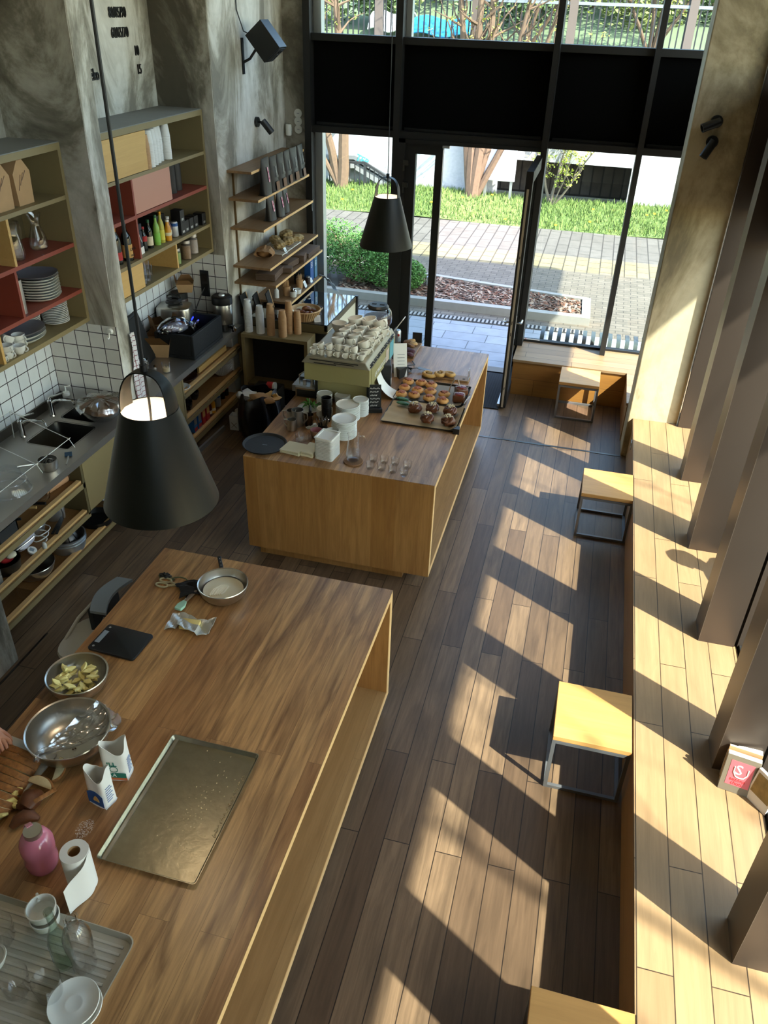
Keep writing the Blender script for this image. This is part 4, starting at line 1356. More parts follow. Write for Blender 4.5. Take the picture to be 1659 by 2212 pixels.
G().lathe([(0, 0), (.10, 0), (.10, .075), (0, .075)], 30).build('base', M['black'], t)
G().lathe([(.098, .07), (.105, .08), (.105, .29), (.1, .30)], 34).build('body', M['steel'], t)
G().lathe([(.11, .285), (.112, .30), (.11, .36), (.09, .375), (.03, .37), (0, .37)], 34).build('lid', M['black'], t)
G().lathe([(0, .37), (.035, .37), (.03, .385), (0, .387)], 16).build('lid_knob', M['alu'], t)
G().tube([(.1, 0, .05), (.16, 0, .045), (.165, 0, .01)], .014).box(.13, .18, -.015, .015, .05, .075).build('tap', M['black'], t)
G().blob((.19, .0, .045), (.028, .022, .03), .1, 2).build('tap_knob', M['chrome'], t)
lettering('C', .05, M['black'], t, (.106, -.01, .25), (PI / 2, 0, PI / 2), .001)
t = thing('wall_outlet', 'black double power outlet on the tiles below the far cabinet', 'outlet', (Q(443, 612, y=7.865).x, 7.868, Q(443, 612, y=7.865).z))
G().box(-.05, .05, -.008, 0, -.14, .14).build('plate', M['rubber'], t, False, bev=.003)
for z in (.07, -.04):
    G().box(-.035, .035, -.012, -.008, z - .04, z + .04).build('socket', M['black'], t, False)
p = Q(443, 612, y=7.865)
one(G().tube([(p.x, 7.84, p.z - .04), (p.x - .03, 7.8, p.z - .12), (p.x - .05, 7.7, 1.15), (-3.98, 7.53, 1.10)], .006, 6), 'power_cable', M['black'], 'black cable from the tile outlet to the kitchen machine', 'cable')
one(G().cyl(.04, 0, .13, 18), 'black_beaker', M['black'], 'black beaker between the kitchen machine and the coffee urn', 'beaker', (-3.99, 7.72, .922))
t = thing('candle_glass', 'clear glass with a cream candle on the worktop edge', 'candle', (Q(360, 803, z=.922).x, Q(360, 803, z=.922).y, .922))
G().lathe([(0, 0), (.038, 0), (.042, .1), (.039, .1), (.036, .006), (0, .006)], 24).build('glass', M['glass'], t)
G().cyl(.034, .007, .045, 22).build('wax', mat('wax', '#cdb68c', .6), t)
G().cyl(.003, .045, .07, 6).build('wick', M['black'], t)
p = Q(315, 797, z=.922)
t = thing('milk_jug', 'small steel milk jug beside the towel on the worktop', 'jug', p, -.6)
G().lathe([(0, 0), (.036, 0), (.034, .06), (.03, .085), (.034, .1), (.031, .1), (.027, .085), (0, .01)], 22).build('body', M['chrome'], t)
G().tube([(.031, 0, .09), (.06, 0, .085), (.055, 0, .04), (.035, 0, .03)], .005).build('handle', M['chrome'], t)
one(G().lathe([(0, 0), (.017, 0), (.017, .06), (0, .062)], 16).xf(Matrix.Rotation(PI / 2, 4, 'X')), 'steel_shaker', M['chrome'], 'tiny steel shaker lying between milk jug and candle glass', 'shaker', Q(333, 797, z=.922) + Vector((0, .02, .018)), .5)
# tea towel on the pier
t = thing('tea_towel', 'white tea towel with dark red checks hanging from the pier', 'towel', (-3.715, 5.86, 0))
def towf(u, v):
    return (.02 + .008 * math.sin(6 * v + 9 * u), -.03 + (.06 + .12 * v) * (u - .2) + .008 * math.sin(8 * v), 1.56 - .64 * v)
tw = bricks('towel_checks', '#dcd8da', '#d6d2d4', '#7d3f4a', 'Y', 'Z', .045, .045, .003, .9, 0, (0, 0), .03)
G().sheet(towf, 8, 24, .004).build('cloth', tw, t)

# contents of the far base unit
t = thing('oak_crate', 'low oak crate edge lying on the top shelf under the urn', 'crate', (-3.73, 7.42, .687))
G().box(-.03, -.01, -.34, .34, 0, .06).build('side', M['oakdoor'], t, False)
one(G().lathe([(0, 0), (.1, 0), (.155, .03), (.15, .033), (.1, .008), (0, .008)], 34), 'brown_platter', mat('brown_glaze', '#3a2318', .35), 'dark brown round platter on the upper oak shelf behind the lamp', 'platter', (-3.84, 6.90, .687))
one(G().lathe([(0, 0), (.06, 0), (.1, .03), (.095, .033), (.06, .008), (0, .008)], 28), 'white_bowl', M['white'], 'shallow white bowl at the near end of the upper oak shelf', 'bowl', (-3.74, 6.65, .687))
mg = None
for i, (x, y, z, lab) in enumerate(((-3.75, 6.78, .407, 'black enamel mug at the front of the middle shelf, nearest the lamp'), (-3.84, 6.90, .407, 'black enamel mug in the middle of the mugs on the middle shelf'), (-3.80, 7.03, .407, 'black enamel mug furthest from the lamp on the middle shelf'), (-3.90, 6.74, .407, 'black enamel mug half hidden behind the front one'))):
    if mg is None:
        mg = mkcup('enamel_mug', lab, .05, .09, (x, y, z), 2.4, mat('black_enamel', '#17171a', .15), 'black enamel mugs')
    else:
        dup(mg, lab, (x, y, z), 2.4 + i)
t = thing('coffee_filters', 'nested stack of fluted white paper coffee filters on the middle shelf', 'coffee filters', (-3.80, 7.72, .407), 0, None, (.0, .0, 0))
g = G()
n = 72
for k in range(5):
    lo = [g.v(.055 * math.cos(2 * PI * i / n), .055 * math.sin(2 * PI * i / n), .004 + k * .02) for i in range(n)]
    hi = [g.v((.125 + (.008 if i % 2 else -.008)) * math.cos(2 * PI * i / n), (.125 + (.008 if i % 2 else -.008)) * math.sin(2 * PI * i / n), .07 + k * .022) for i in range(n)]
    for i in range(n):
        g._f((lo[i], lo[(i + 1) % n], hi[(i + 1) % n], hi[i]))
    if k == 0:
        g._f(lo)
g.build('filters', M['whitep'], t, False)
def carton(label, loc, m, m2, src=None, name='milk_carton', group='milk cartons on the low shelf'):
    t = thing(name, label, 'carton', loc, 0, group)
    g = G().box(-.035, .035, -.035, .035, 0, .18)
    P_ = [(-.035, .18), (.035, .18), (0, .215)]
    a = [g.v(x, -.035, z) for x, z in P_]
    b = [g.v(x, .035, z) for x, z in P_]
    g._f(a); g._f(list(reversed(b)))
    for i in range(3):
        g._f((a[i], b[i], b[(i + 1) % 3], a[(i + 1) % 3]))
    g.build('carton', m, t, False)
    G().box(.035, .0365, -.028, .028, .08, .15).build('label', m2, t, False)
    G().box(.035, .0368, -.03, .03, .01, .05).build('red_stripe', M['red'] if m2 is not M['cream'] else M['whitep'], t, False)
    return t
BL = mat('milk_blue', '#2a6fb0', .4)
RD = mat('milk_red', '#a8242c', .4)
ca = carton('blue milk carton on the low shelf, nearest the lamp', (-3.73, 6.80, .15), BL, M['alu'])
dup(ca, 'blue milk carton on the low shelf, second of the two', (-3.73, 6.90, .15))
cr = carton('red milk carton on the low shelf, beside the blue ones', (-3.73, 7.0, .15), RD, TAN)
dup(cr, 'red milk carton on the low shelf, beside the juice bottles', (-3.73, 7.1, .15))
bottle('juice_bottle', 'dark red juice bottle on the low shelf', (-3.73, 7.19, .15), .033, .2, .015, DR, M['white'], M['cream'], (.15, .35))
bottle('juice_bottle', 'orange juice bottle on the low shelf', (-3.73, 7.28, .15), .033, .2, .015, OR, M['white'], M['cream'], (.15, .3))
c = can('silver drink can with blue rim on the low shelf', (-3.75, 7.44, .15), mat('can_grey', '#8f949c', .35, .5), None, .042, .14)
G().lathe([(.0425, .115), (.0425, .132)], 20).build('blue_band', M['blue'], c)
ck = bottle('cola_bottle', 'dark cola bottle on the low shelf, beside the silver can', (-3.80, 7.58, .15), .032, .22, .012, DK, M['red'], M['red'], (.4, .6), group='cola bottles on the low shelf')
for i, (x, y) in enumerate(((-3.80, 7.68), (-3.80, 7.78), (-3.92, 7.63))):
    dup(ck, ['dark cola bottle on the low shelf, second after the silver can', 'dark cola bottle on the low shelf, third after the silver can', 'dark cola bottle on the low shelf, in the row behind'][i], (x, y, .132))
# ---- floor litter and bin
t = thing('rubbish_bag', 'open black rubbish bag full of litter on the floor behind the bar', 'rubbish bag', (-3.17, 7.22, 0))
def bagf(u, v):
    a = 2 * PI * u
    r = (.17 + .05 * math.sin(PI * v) + .012 * math.sin(8 * a + 3 * v) + .02 * math.sin(3 * a)) * (1 if v > .05 else .8)
    return (r * math.cos(a), r * 1.15 * math.sin(a), .5 * v + .02 * math.sin(5 * a) * v)
G().sheet(bagf, 40, 12, .003).build('bag', mat('bin_bag', '#0e1118', .28), t)
G().lathe([(0, 0), (.16, 0), (.19, .4), (0, .41)], 24).build('bin', M['black'], t)
for nm, lab, loc, m, d in (('litter_paper', 'crumpled white paper on top of the rubbish', (-3.27, 7.22, .42), M['whitep'], (.13, .09, .04)), ('litter_bag', 'brown paper bag lying on top of the rubbish', (-3.12, 7.18, .42), M['kraft'], (.15, .08, .05)), ('litter_packet', 'tan packet at the right of the rubbish', (-3.02, 7.24, .42), TAN, (.09, .08, .045))):
    one(G().blob((0, 0, .03), d, .3, 2, len(nm), 4), nm, m, lab, 'litter', loc)
t = thing('red_cup', 'red and white tub lying behind the rubbish bag', 'tub', (-3.17, 7.52, .44), 0)
G().lathe([(0, 0), (.05, 0), (.05, .07), (0, .07)], 18).xf(Matrix.Rotation(PI / 2, 4, 'Y')).build('tub', M['red'], t)
G().lathe([(0, 0), (.052, 0), (.052, .02), (0, .02)], 18).xf(Matrix.Translation((.07, 0, 0)) @ Matrix.Rotation(PI / 2, 4, 'Y')).build('lid', M['white'], t)
one(G().box(-.15, .15, -.1, .15, 0, .40), 'cardboard_box', M['black_m'], 'black box standing in the gap behind the rubbish bag', 'box', (-3.2, 7.56, 0))
p = Q(560, 892, z=0)
t = thing('milk_bottle', 'red and cream carton bottle lying on the floor by the rubbish bag', 'carton', (p.x, p.y, .045), -.15)
G().box(-.13, .06, -.045, .045, -.045, .045).build('body', M['cream'], t, False, bev=.006)
G().box(.06, .11, -.044, .044, -.044, .044).box(-.14, -.13, -.045, .045, -.045, .045).build('ends', M['red'], t, False, bev=.006)
G().cyl(.018, 0, .03, 12).xf(Matrix.Translation((.11, .01, 0)) @ Matrix.Rotation(PI / 2, 4, 'Y')).build('cap', M['white'], t)
p = Q(510, 925, z=0)
t = thing('milk_carton', 'empty white milk carton standing open on the floor', 'carton', p, .05)
g = G()
for a_ in ((-.05, -.047, -.05, .05), (.047, .05, -.05, .05), (-.05, .05, -.05, -.047), (-.05, .05, .047, .05)):
    g.box(*a_, 0, .17)
g.box(-.05, .05, -.05, .05, 0, .004)
g.build('carton', M['whitep'], t, False)
g = G()
for a_, b_ in (((-.03, .03), (.03, .09)), ((.03, .03), (-.03, .09))):
    g.bar((a_[0], -.051, a_[1]), (b_[0], -.051, b_[1]), .004)
g.build('print', M['kraft_d'], t, False)
one(G().blob((0, 0, .03), (.045, .04, .035), .25, 2, 5, 5), 'crumpled_paper', M['whitep'], 'crumpled white paper ball on the floor by the low shelf', 'litter', Q(516, 893, z=0))
one(G().box(-.012, .012, -.5, .2, 0, .05), 'floor_rail', M['alu'], 'pale metal rail lying on the floor under the low shelf', 'rail', (-3.58, 7.0, 0), -.05)

# ---- olive counter and cooled display
t = thing('olive_counter', 'low olive counter holding paper cup stacks before the glass display', 'counter')
G().box(-3.56, -2.79, 7.77, 8.04, .86, .90).box(-2.83, -2.79, 7.77, 8.04, 0, .86).box(-3.56, -3.52, 7.77, 8.04, 0, .86).build('body', M['olive'], t, False, bev=.003)
G().box(-3.52, -2.83, 7.99, 8.03, 0, .86).build('back_panel', M['black_m'], t, False)
G().box(-3.52, -2.83, 7.79, 7.99, .30, .32).build('shelf', M['olive_d'], t, False)
t = thing('display_case', 'glass topped cooled display case at the window end', 'display case')
G().box(-3.60, -2.67, 8.06, 9.16, 0, .90).build('body', M['black_m'], t, False)
G().box(-2.668, -2.655, 8.06, 9.16, .0, .93).build('side_panel', M['cream'], t, False)
G().box(-3.60, -2.66, 8.05, 8.09, .9, .99).box(-3.60, -2.66, 9.12, 9.16, .9, .99).box(-3.60, -3.55, 8.06, 9.16, .9, .99).box(-2.69, -2.65, 8.05, 9.16, .93, .99).build('frame', M['olive_d'], t, False)
G().box(-3.56, -2.66, 8.06, 9.15, .985, 1.0).build('glass_top', mat('dark_mirror_glass', '#10141c', .04, 0, spec=1.0, coat=1), t, False)
G().box(-2.67, -2.63, 9.15, 9.19, 0, 1.0).build('post', M['black'], t, False)
gq = 'upside down paper cup stacks on the olive counter'
pw = cupstack('tallest white cup stack, first on the olive counter', (-3.50, 7.86, .902), 22, WM, gq, mat('blue_mark', '#33406f', .6))
dup(pw, 'second white cup stack on the olive counter', (-3.36, 7.855, .902), .3, scale=(1, 1, .86))
pk = cupstack('kraft cup stack right beside the second white stack', (-3.23, 7.84, .902), 21, KM, gq, MK)
dup(pk, 'kraft cup stack at the front of the olive counter', (-3.09, 7.83, .902), .25, scale=(1, 1, .85))
dup(pk, 'tall kraft cup stack behind the front one', (-3.06, 7.95, .902), .5, scale=(.95, .95, 1.05))
dup(pk, 'short kraft cup stack furthest right on the olive counter', (-2.97, 7.97, .902), .8, scale=(.9, .9, .75))
# wicker basket of pastries on the display
p = Q(655, 705, z=1.0)
t = thing('wicker_basket', 'round wicker basket of glazed pastries on the glass display', 'basket', (-2.95, 8.14 + .04, 1.002))
g = G()
g.lathe([(0, .0), (.12, 0), (.165, .11), (.172, .115), (.168, .12), (.158, .11), (.112, .008), (0, .008)], 48)
g.build('basket', mat('wicker_body', '#b39064', .7, noise=.25, nscale=60), t)
g = G()
for i in range(36):
    a = 2 * PI * i / 36
    g.tube([(.122 * math.cos(a), .122 * math.sin(a), .004), (.146 * math.cos(a + .05), .146 * math.sin(a + .05), .055), (.169 * math.cos(a + .1), .169 * math.sin(a + .1), .112)], .0045, 5)
for i in range(3):
    g.tube([((.168 + .004 * math.sin(12 * k * PI / 24 + i * 2)) * math.cos(2 * PI * k / 48), (.168 + .004 * math.sin(12 * k * PI / 24 + i * 2)) * math.sin(2 * PI * k / 48), .114 + .003 * math.cos(12 * k * PI / 24 + i * 2)) for k in range(48)], .005, 5, True)
g.build('weave', mat('wicker_strands', '#c2a074', .7), t)
def liner(u, v):
    a = 2 * PI * u
    r = .05 + .1 * v
    return (r * math.cos(a), r * math.sin(a), .015 + .075 * v ** 2 + .008 * math.sin(6 * a))
G().sheet(liner, 30, 5, .001).build('paper_liner', M['cream'], t)
pz = None
for i, (x, y, r, lab) in enumerate(((-.03, -.03, 0, 'glazed brown roll at the front left in the wicker basket'), (.04, -.04, 1.2, 'glazed brown roll at the front in the middle of the basket'), (.0, .04, .6, 'glazed brown roll on top at the back of the basket'), (.08, -.01, 2.2, 'glazed brown roll at the right in the wicker basket'), (-.07, .03, 2.7, 'glazed brown roll at the left rim inside the basket'), (.06, .06, .2, 'glazed brown roll at the back right in the basket'))):
    loc = (-2.95 + x, 8.18 + y, 1.05 + (.03 if i == 2 else 0))
    if pz is None:
        pz = thing('pastry_roll', lab, 'pastry', loc, r, 'glazed rolls in the wicker basket')
        G().tube([(-.055, 0, .0), (-.03, .012, .018), (0, .016, .024), (.03, .012, .018), (.055, 0, 0)], [.012, .026, .03, .026, .012], 12).build('roll', mat('glaze_brown', '#6b3a1a', .3), pz)
        G().cyl(.018, 0, .004, 14).xf(Matrix.Translation((-.055, 0, 0)) @ Matrix.Rotation(-1.3, 4, 'Y')).build('cut_end', M['cream'], pz)
    else:
        dup(pz, lab, loc, r)
def pricetag(label, loc, rz, s=1, group='clear price tags'):
    t = thing('price_tag', label, 'price tag', loc, rz, group)
    G().sheet(lambda u, v: ((u - .5) * .07 * s, .03 * s * v, .07 * s * v), 1, 1, .002).build('card', M['alu'], t, False)
    G().box(-.035 * s, .035 * s, -.02 * s, .0, 0, .003).build('foot', M['acryl'], t, False)
    g = G()
    for k in range(3):
        g.bar((-.025 * s, .03 * s * (.3 + .2 * k) - .002, .07 * s * (.3 + .2 * k)), (.02 * s, .03 * s * (.3 + .2 * k) - .002, .07 * s * (.3 + .2 * k)), .003)
    g.build('print', M['grey_b'], t, False)
    return t
pt = pricetag('grey price tag at the front right of the wicker basket', (-2.79, 8.12, 1.002), .5)
one(G().lathe([(0, 0), (.025, 0), (.008, .02), (.02, .1), (0, .1)], 14), 'glass_cloche', M['acryl'], 'clear plastic price holder standing behind the wicker basket', 'holder', (-2.86, 8.40, 1.002))

# ---- wall shelves on the far pier
t = thing('bracket_shelves', 'six oak boards on thin bronze uprights fixed to the far pier', 'shelf')
SH = [(2.515, -3.45), (2.246, -3.39), (1.953, -3.345), (1.556, -3.29), (1.377, -3.235), (1.0 + .05, -3.24)]
for i, (z, x) in enumerate(SH):
    y0 = 8.05 if i < 5 else 8.5
    b_ = G().box(-3.718, x, y0, 9.64, z - .025, z).build('board', M['board'], t, False)
    G().box(x, x + .002, y0, 9.64, z - .025, z).build('front_edge', M['edge'], b_, False)
for y in (8.17, 9.3):
    G().box(-3.718, -3.70, y, y + .018, .95, 2.51).build('upright', mat('bronze_upright', '#6a5230', .5, .3) if y < 9 else bpy.data.materials['bronze_upright'], t, False)
# coffee bags
def coffeebag(label, loc, h=.30, w=.125, rz=PI / 2, src=None, sc_=None, pinkl=True, group='black coffee bags on the wall shelves'):
    if src:
        return dup(src, label, loc, rz, scale=sc_)
    t = thing('coffee_bag', label, 'coffee bag', loc, rz, group)
    def f(u, v):
        a = 2 * PI * u
        d = .05 * (1 - v) ** .7 + .003
        c, s = math.cos(a), math.sin(a)
        k = (abs(c) ** 3 + abs(s) ** 3) ** (-1 / 3)
        ww = w / 2 * (1 - .12 * math.sin(PI * v) * (abs(s)))
        return (ww * k * c * (1 if v < .95 else .98), d * k * s * (1 + .05 * math.sin(9 * v + 5 * u)), h * v)
    G().sheet(f, 28, 12, .001).prism([(-w / 2, -.05), (w / 2, -.05), (w / 2, .05), (-w / 2, .05)], 0, .004).build('bag', M['bag'], t)
    G().sheet(lambda u, v: (-.015 + .03 * u if pinkl else -.045 + .09 * u, -.058 * (1 - (.35 + .4 * v if pinkl else .03 + .25 * v)) ** .7 - .006, h * (.35 + .4 * v if pinkl else .03 + .25 * v)), 1, 3, .001).build('label', M['pink'] if pinkl else M['kraft_d'], t)
    g = G()
    if pinkl:
        for z_ in (.45, .62):
            g.blob((0, -.058 * (1 - z_) ** .7 - .008, h * z_), (.009, .002, .012), 0, 1)
    else:
        g.tube([(0, -.058 * (1 - z_) ** .7 - .008, h * z_) for z_ in (.4, .5, .6, .72)], .004, 6).tube([(-.015, -.054, h * .46), (0, -.058, h * .4), (.015, -.054, h * .46)], .003, 6)
    g.build('label_mark', mat('magenta_print', '#b5306a', .6) if pinkl else M['alu'], t)
    return t
cb = coffeebag('black coffee bag with pink label, first on the upper shelf', (-3.425, 8.36, 2.248), .36, .20, PI / 2)
cx = coffeebag('black coffee bag with silver drawing, second on the upper shelf', (-3.425, 8.58, 2.248), .345, .185, PI / 2, pinkl=False)
for i, (y, l) in enumerate(((8.79, 'third'), (8.99, 'fourth'), (9.20, 'fifth'), (9.43, 'last'))):
    dup(cx, 'black coffee bag with silver drawing, %s on the upper shelf' % l, (-3.425, y, 2.248), PI / 2 + R.uniform(-.1, .1))
cs = coffeebag('smaller black coffee bag with pink label, first on the third board', (-3.44, 8.50, 1.955), .27, .16, PI / 2 - .1)
dup(cs, 'smaller black coffee bag with pink label, middle one on the third board', (-3.42, 8.72, 1.955), PI / 2)
dup(cs, 'smaller black coffee bag with pink label, last one on the third board', (-3.44, 8.93, 1.955), PI / 2 + .1)
one(G().sheet(lambda u, v: (.07 * u, .004 * math.sin(3 * v), -.12 * v), 2, 4, .001), 'hanging_note', M['alu'], 'small pale card hanging at the window end of the third board', 'card', (-3.36, 9.648, 1.945), PI / 2)
one(G().sheet(lambda u, v: (.06 * u - .03, 0, .08 * v), 1, 1, .002), 'fire_sign', mat('sign_white_red', '#d8c8c4', .6), 'tiny white and red sign on the pier under the third board', 'sign', Q(602, 480, x=-3.71) + Vector((.0, 0, -.04)), PI / 2)
# bread on board four
t = thing('cooling_rack', 'white wire rack under the seeded loaves on the fourth board', 'rack', (-3.5, 8.85, 1.558), 0)
g = G()
for i in range(14):
    g.bar((-.16, -.30 + i * .046, .02), (.16, -.30 + i * .046, .02), .006)
for x in (-.16, .16):
    g.bar((x, -.31, .015), (x, .31, .015), .008)
    for y in (-.3, .3):
        g.bar((x, y, 0), (x, y, .02), .006)
g.build('wires', M['white'], t, False)
sd = None
for i, (x, y, z, r, l) in enumerate(((-3.47, 8.80, .02, .3, 'seeded loaf at the front of the rack'), (-3.44, 9.0, .02, .1, 'seeded loaf in the middle of the rack front'), (-3.58, 8.95, .03, .5, 'seeded loaf behind, touching the pier'), (-3.42, 9.22, .0, -.2, 'seeded loaf at the window end of the board'), (-3.52, 9.18, .055, .2, 'seeded loaf lying on top of the others'), (-3.58, 9.30, .0, .8, 'seeded loaf furthest back at the window end'))):
    if sd is None:
        sd = thing('seeded_loaf', l, 'bread', (x, y, 1.558 + z), r, 'seeded loaves on the fourth board')
        G().blob((0, 0, .035), (.065, .13, .04), .12, 4, 9, 6).build('loaf', mat('seeded_crust', '#9a8052', .85, noise=.5, nscale=55), sd)
    else:
        dup(sd, l, (x, y, 1.558 + z), r)
t = thing('round_loaf', 'crusty round loaf half wrapped in brown paper on the fourth board', 'bread', (-3.50, 8.42, 1.558), .2)
G().blob((0, .06, .055), (.09, .13, .06), .05, 3, 5).build('loaf', mat('rustic_crust', '#8a623a', .8, noise=.45, nscale=18), t)
G().sheet(lambda u, v: ((.10 + .012 * math.sin(11 * v)) * math.cos(PI * 2 * u), -.09 + .16 * v, .058 + (.063 + .008 * math.sin(9 * u * 6)) * math.sin(PI * 2 * u) * (.55 + .45 * v)), 28, 8, .001).build('paper', mat('bread_paper', '#9a7650', .8), t)
pricetag('small clear price tag in front of the wire rack', (-3.34, 8.68, 1.558), PI / 2, .9)
# paper bag piles on board five
def pile(label, x, y, z, w, d, n, rz, m):
    t = thing('paper_bag_pile', label, 'paper bags', (x, y, z), rz, 'piles of brown paper bags')
    g = G()
    for i in range(n):
        zz_ = i * .009
        g.sheet(lambda u, v: (-d / 2 + d * u + R.uniform(-.002, .002), -w / 2 + w * v, zz_ + .006 + .006 * math.sin(2.5 * u) + .004 * math.sin(3 * v)), 4, 4, .005)
    g.build('bags', m, t, False)
    return t
m1 = mat('brown_bags', '#6e5847', .85)
pile('thick pile of brown paper bags at the near end of the fifth board', -3.42, 8.35, 1.38, .36, .22, 8, .1, m1)
pile('small loose pile of brown bags on the fifth board, beside the thick pile', -3.34, 8.56, 1.38, .12, .2, 6, .3, m1)
pile('middle pile of brown paper bags on the fifth board', -3.42, 8.80, 1.38, .28, .24, 7, -.1, m1)
pile('pile of brown bags on the fifth board, third heap from the near end', -3.36, 9.04, 1.38, .16, .22, 9, .15, m1)
pile('flat pile of large brown bags at the window end of the fifth board', -3.38, 9.38, 1.38, .42, .26, 6, 0, m1)
# items on the lowest board and counter below
zB = 1.052
for i, (x, y, l) in enumerate(((-3.33, 9.05, 'brown cup of wooden stirrers, right one'), (-3.38, 8.74, 'brown cup of wooden stirrers, left one'), (-3.48, 8.95, 'brown cup of wooden stirrers at the back'))):
    if i == 0:
        st = thing('stirrer_cup', l, 'stirrers', (x, y, zB), 0, 'cups of wooden stirrers')
        G().lathe([(0, 0), (.035, 0), (.045, .11), (.042, .11), (.033, .006), (0, .006)], 20).build('cup', KM, st)
        g = G()
        for k in range(16):
            a = k * 2.4
            r = .008 + .022 * (k / 16)
            g.bar((r * math.cos(a) * .7, r * math.sin(a) * .7, .01), (r * math.cos(a) * 1.3, r * math.sin(a) * 1.3, .15 + .01 * (k % 3)), .006, .002)
        g.build('stirrers', mat('birch', '#c49a68', .7), st, False)
    else:
        dup(st, l, (x, y, zB), i)
t = thing('straw_jar', 'jar of black drinking straws on the lowest board', 'straws', (-3.42, 9.22, zB))
G().lathe([(0, 0), (.04, 0), (.04, .12), (.037, .12), (.037, .005), (0, .005)], 18).build('jar', M['black'], t)
g = G()
for k in range(22):
    a = k * 2.4
    r = .006 + .028 * (k / 22)
    g.tube([(r * math.cos(a) * .6, r * math.sin(a) * .6, .01), (r * math.cos(a) * 1.8, r * math.sin(a) * 1.8, .27)], .003, 5)
g.build('straws', M['black'], t)
def tinbox(label, loc, d, m, txt=None):
    t = thing('tea_box', label, 'box', loc)
    G().cbox((0, 0, 0), d).build('carton', m, t, False, bev=.002)
    if txt:
        g = G()
        for k in range(4):
            g.box(d[0] / 2, d[0] / 2 + .001, -d[1] * .3, d[1] * (.1 + .05 * (k % 2)), d[2] * (.6 + .07 * k), d[2] * (.63 + .07 * k))
        g.build('print', M['whitep'], t, False)
    return t
tinbox('tall blue carton at the window end of the lowest board', (-3.33, 9.40, zB), (.08, .12, .27), M['blue'], 1)
tinbox('yellow topped blue carton nearest the window on the lowest board', (-3.33, 9.55, zB), (.08, .1, .25), mat('blue_yellow', '#3c6a86', .5), 1)
t = thing('sugar_bowl', 'white lidded sugar bowl on the lowest board', 'sugar bowl', (-3.29, 8.72, zB))
G().lathe([(0, 0), (.035, 0), (.042, .05), (.04, .07), (0, .07)], 22).build('bowl', M['white'], t)
G().lathe([(.043, .068), (.03, .085), (.006, .09), (.012, .105), (0, .112)], 18).build('lid', M['chrome'], t)
one(G().lathe([(0, 0), (.042, 0), (.05, .05), (.046, .05), (.04, .006), (0, .006)], 24), 'white_dish', M['white'], 'open round white dish beside the sugar bowl', 'dish', (-3.29, 8.86, zB))
one(G().lathe([(0, 0), (.028, 0), (.028, .09), (.01, .105), (.006, .14), (0, .14)], 16), 'syrup_bottle', M['white'], 'white squeeze bottle behind the sugar bowl', 'bottle', (-3.46, 8.62, zB))
jar('small dark jar with cream label beside the blue cartons', (-3.30, 9.27, zB), mat('syrup', '#3a2012', .5), .09, .03)
for i, (y, l) in enumerate(((9.12, 'white price card on the lowest board before the straws'), (9.33, 'white price card on the lowest board before the blue carton'))):
    pricetag(l, (-3.27, y, zB), PI / 2, 1, 'price cards on the lowest board')
# chalk signs behind the cups
cs1 = thing('chalk_board', 'black slanted board with pale wood edge behind the white cup stacks', 'board', (-3.60, 8.12, .95), 0, 'black boards behind the cup stacks')
G().box(-.006, .006, -.08, .08, 0, .28).xf(Matrix.Rotation(-.25, 4, 'Y')).build('board', M['black_m'], cs1, False)
G().box(-.008, .008, .08, .095, 0, .28).xf(Matrix.Rotation(-.25, 4, 'Y')).build('edge', M['edge'], cs1, False)
dup(cs1, 'black slanted board behind the first kraft cup stack', (-3.50, 8.24, .93), .1)
dup(cs1, 'black slanted board furthest right behind the cups', (-3.40, 8.36, .93), .15)
one(G().sheet(lambda u, v: (.08 * u, .28 * v, -.26 * v ** 1.5 + .01 * math.sin(20 * v)), 3, 16, .004), 'silver_duct', M['alu'], 'crinkled silver foil strip hanging from the lowest board', 'foil', (-3.28, 9.62, 1.06), -.5)
# ================================================================ bar and work table
ZT_ = .98
def boxcounter(name, label, cat, x0, x1, y0, y1, top, bot=.12):
    t = thing(name, label, cat)
    th = .05
    G().box(x0, x1, y0, y1, ZT_ - .006, ZT_).box(x0, x1 - .004, y0 + th, y1 - th, ZT_ - th, ZT_ - .006).build('top', top, t, False)
    G().box(x1 - .004, x1, y0, y1, ZT_ - th, ZT_ - .001).box(x1 - .004, x1, y1 - th, y1, bot, ZT_ - th).box(x1 - .004, x1, y0, y0 + th, bot, ZT_ - th).box(x1 - .004, x1, y0 + th, y1 - th, bot, bot + th).build('edge_band', M['edge'], t, False)
    G().box(x0, x1 - .004, y0, y0 + th, bot, ZT_ - .006).build('end_panel', M['bar_v'], t, False)
    G().box(x0, x1 - .004, y1 - th, y1, bot, ZT_ - .006).build('end_panel', M['bar_v'], t, False)
    G().box(x0, x1 - .004, y0 + th, y1 - th, bot, bot + th).build('bottom_panel', M['bar_in'], t, False)
    G().box(x0, x1 - .42, y0 + th, y1 - th, bot + th, ZT_ - th).build('core', M['bar_side'], t, False)
    G().box(x0 + .06, x1 - .235, y0 + .09, y1 - .09, 0, bot).build('plinth', M['bar_v'], t, False)
    return t
boxcounter('service_bar', 'long oak service bar with the coffee machine on it', 'bar', -2.385, -.842, 5.09, 7.86, M['bar_t'])
boxcounter('work_table', 'big oak work table in the foreground with baking things on it', 'table', -2.376, -.838, .2, 3.785, M['tab_t'], .10)
def K(u, v, z=ZT_):
    return Q(640 + u / 3.77, 640 + v / 3.77, z=z)
def J(u, v, z=ZT_):
    return Q(480 + u / 4.366, 600 + v / 4.366, z=z)

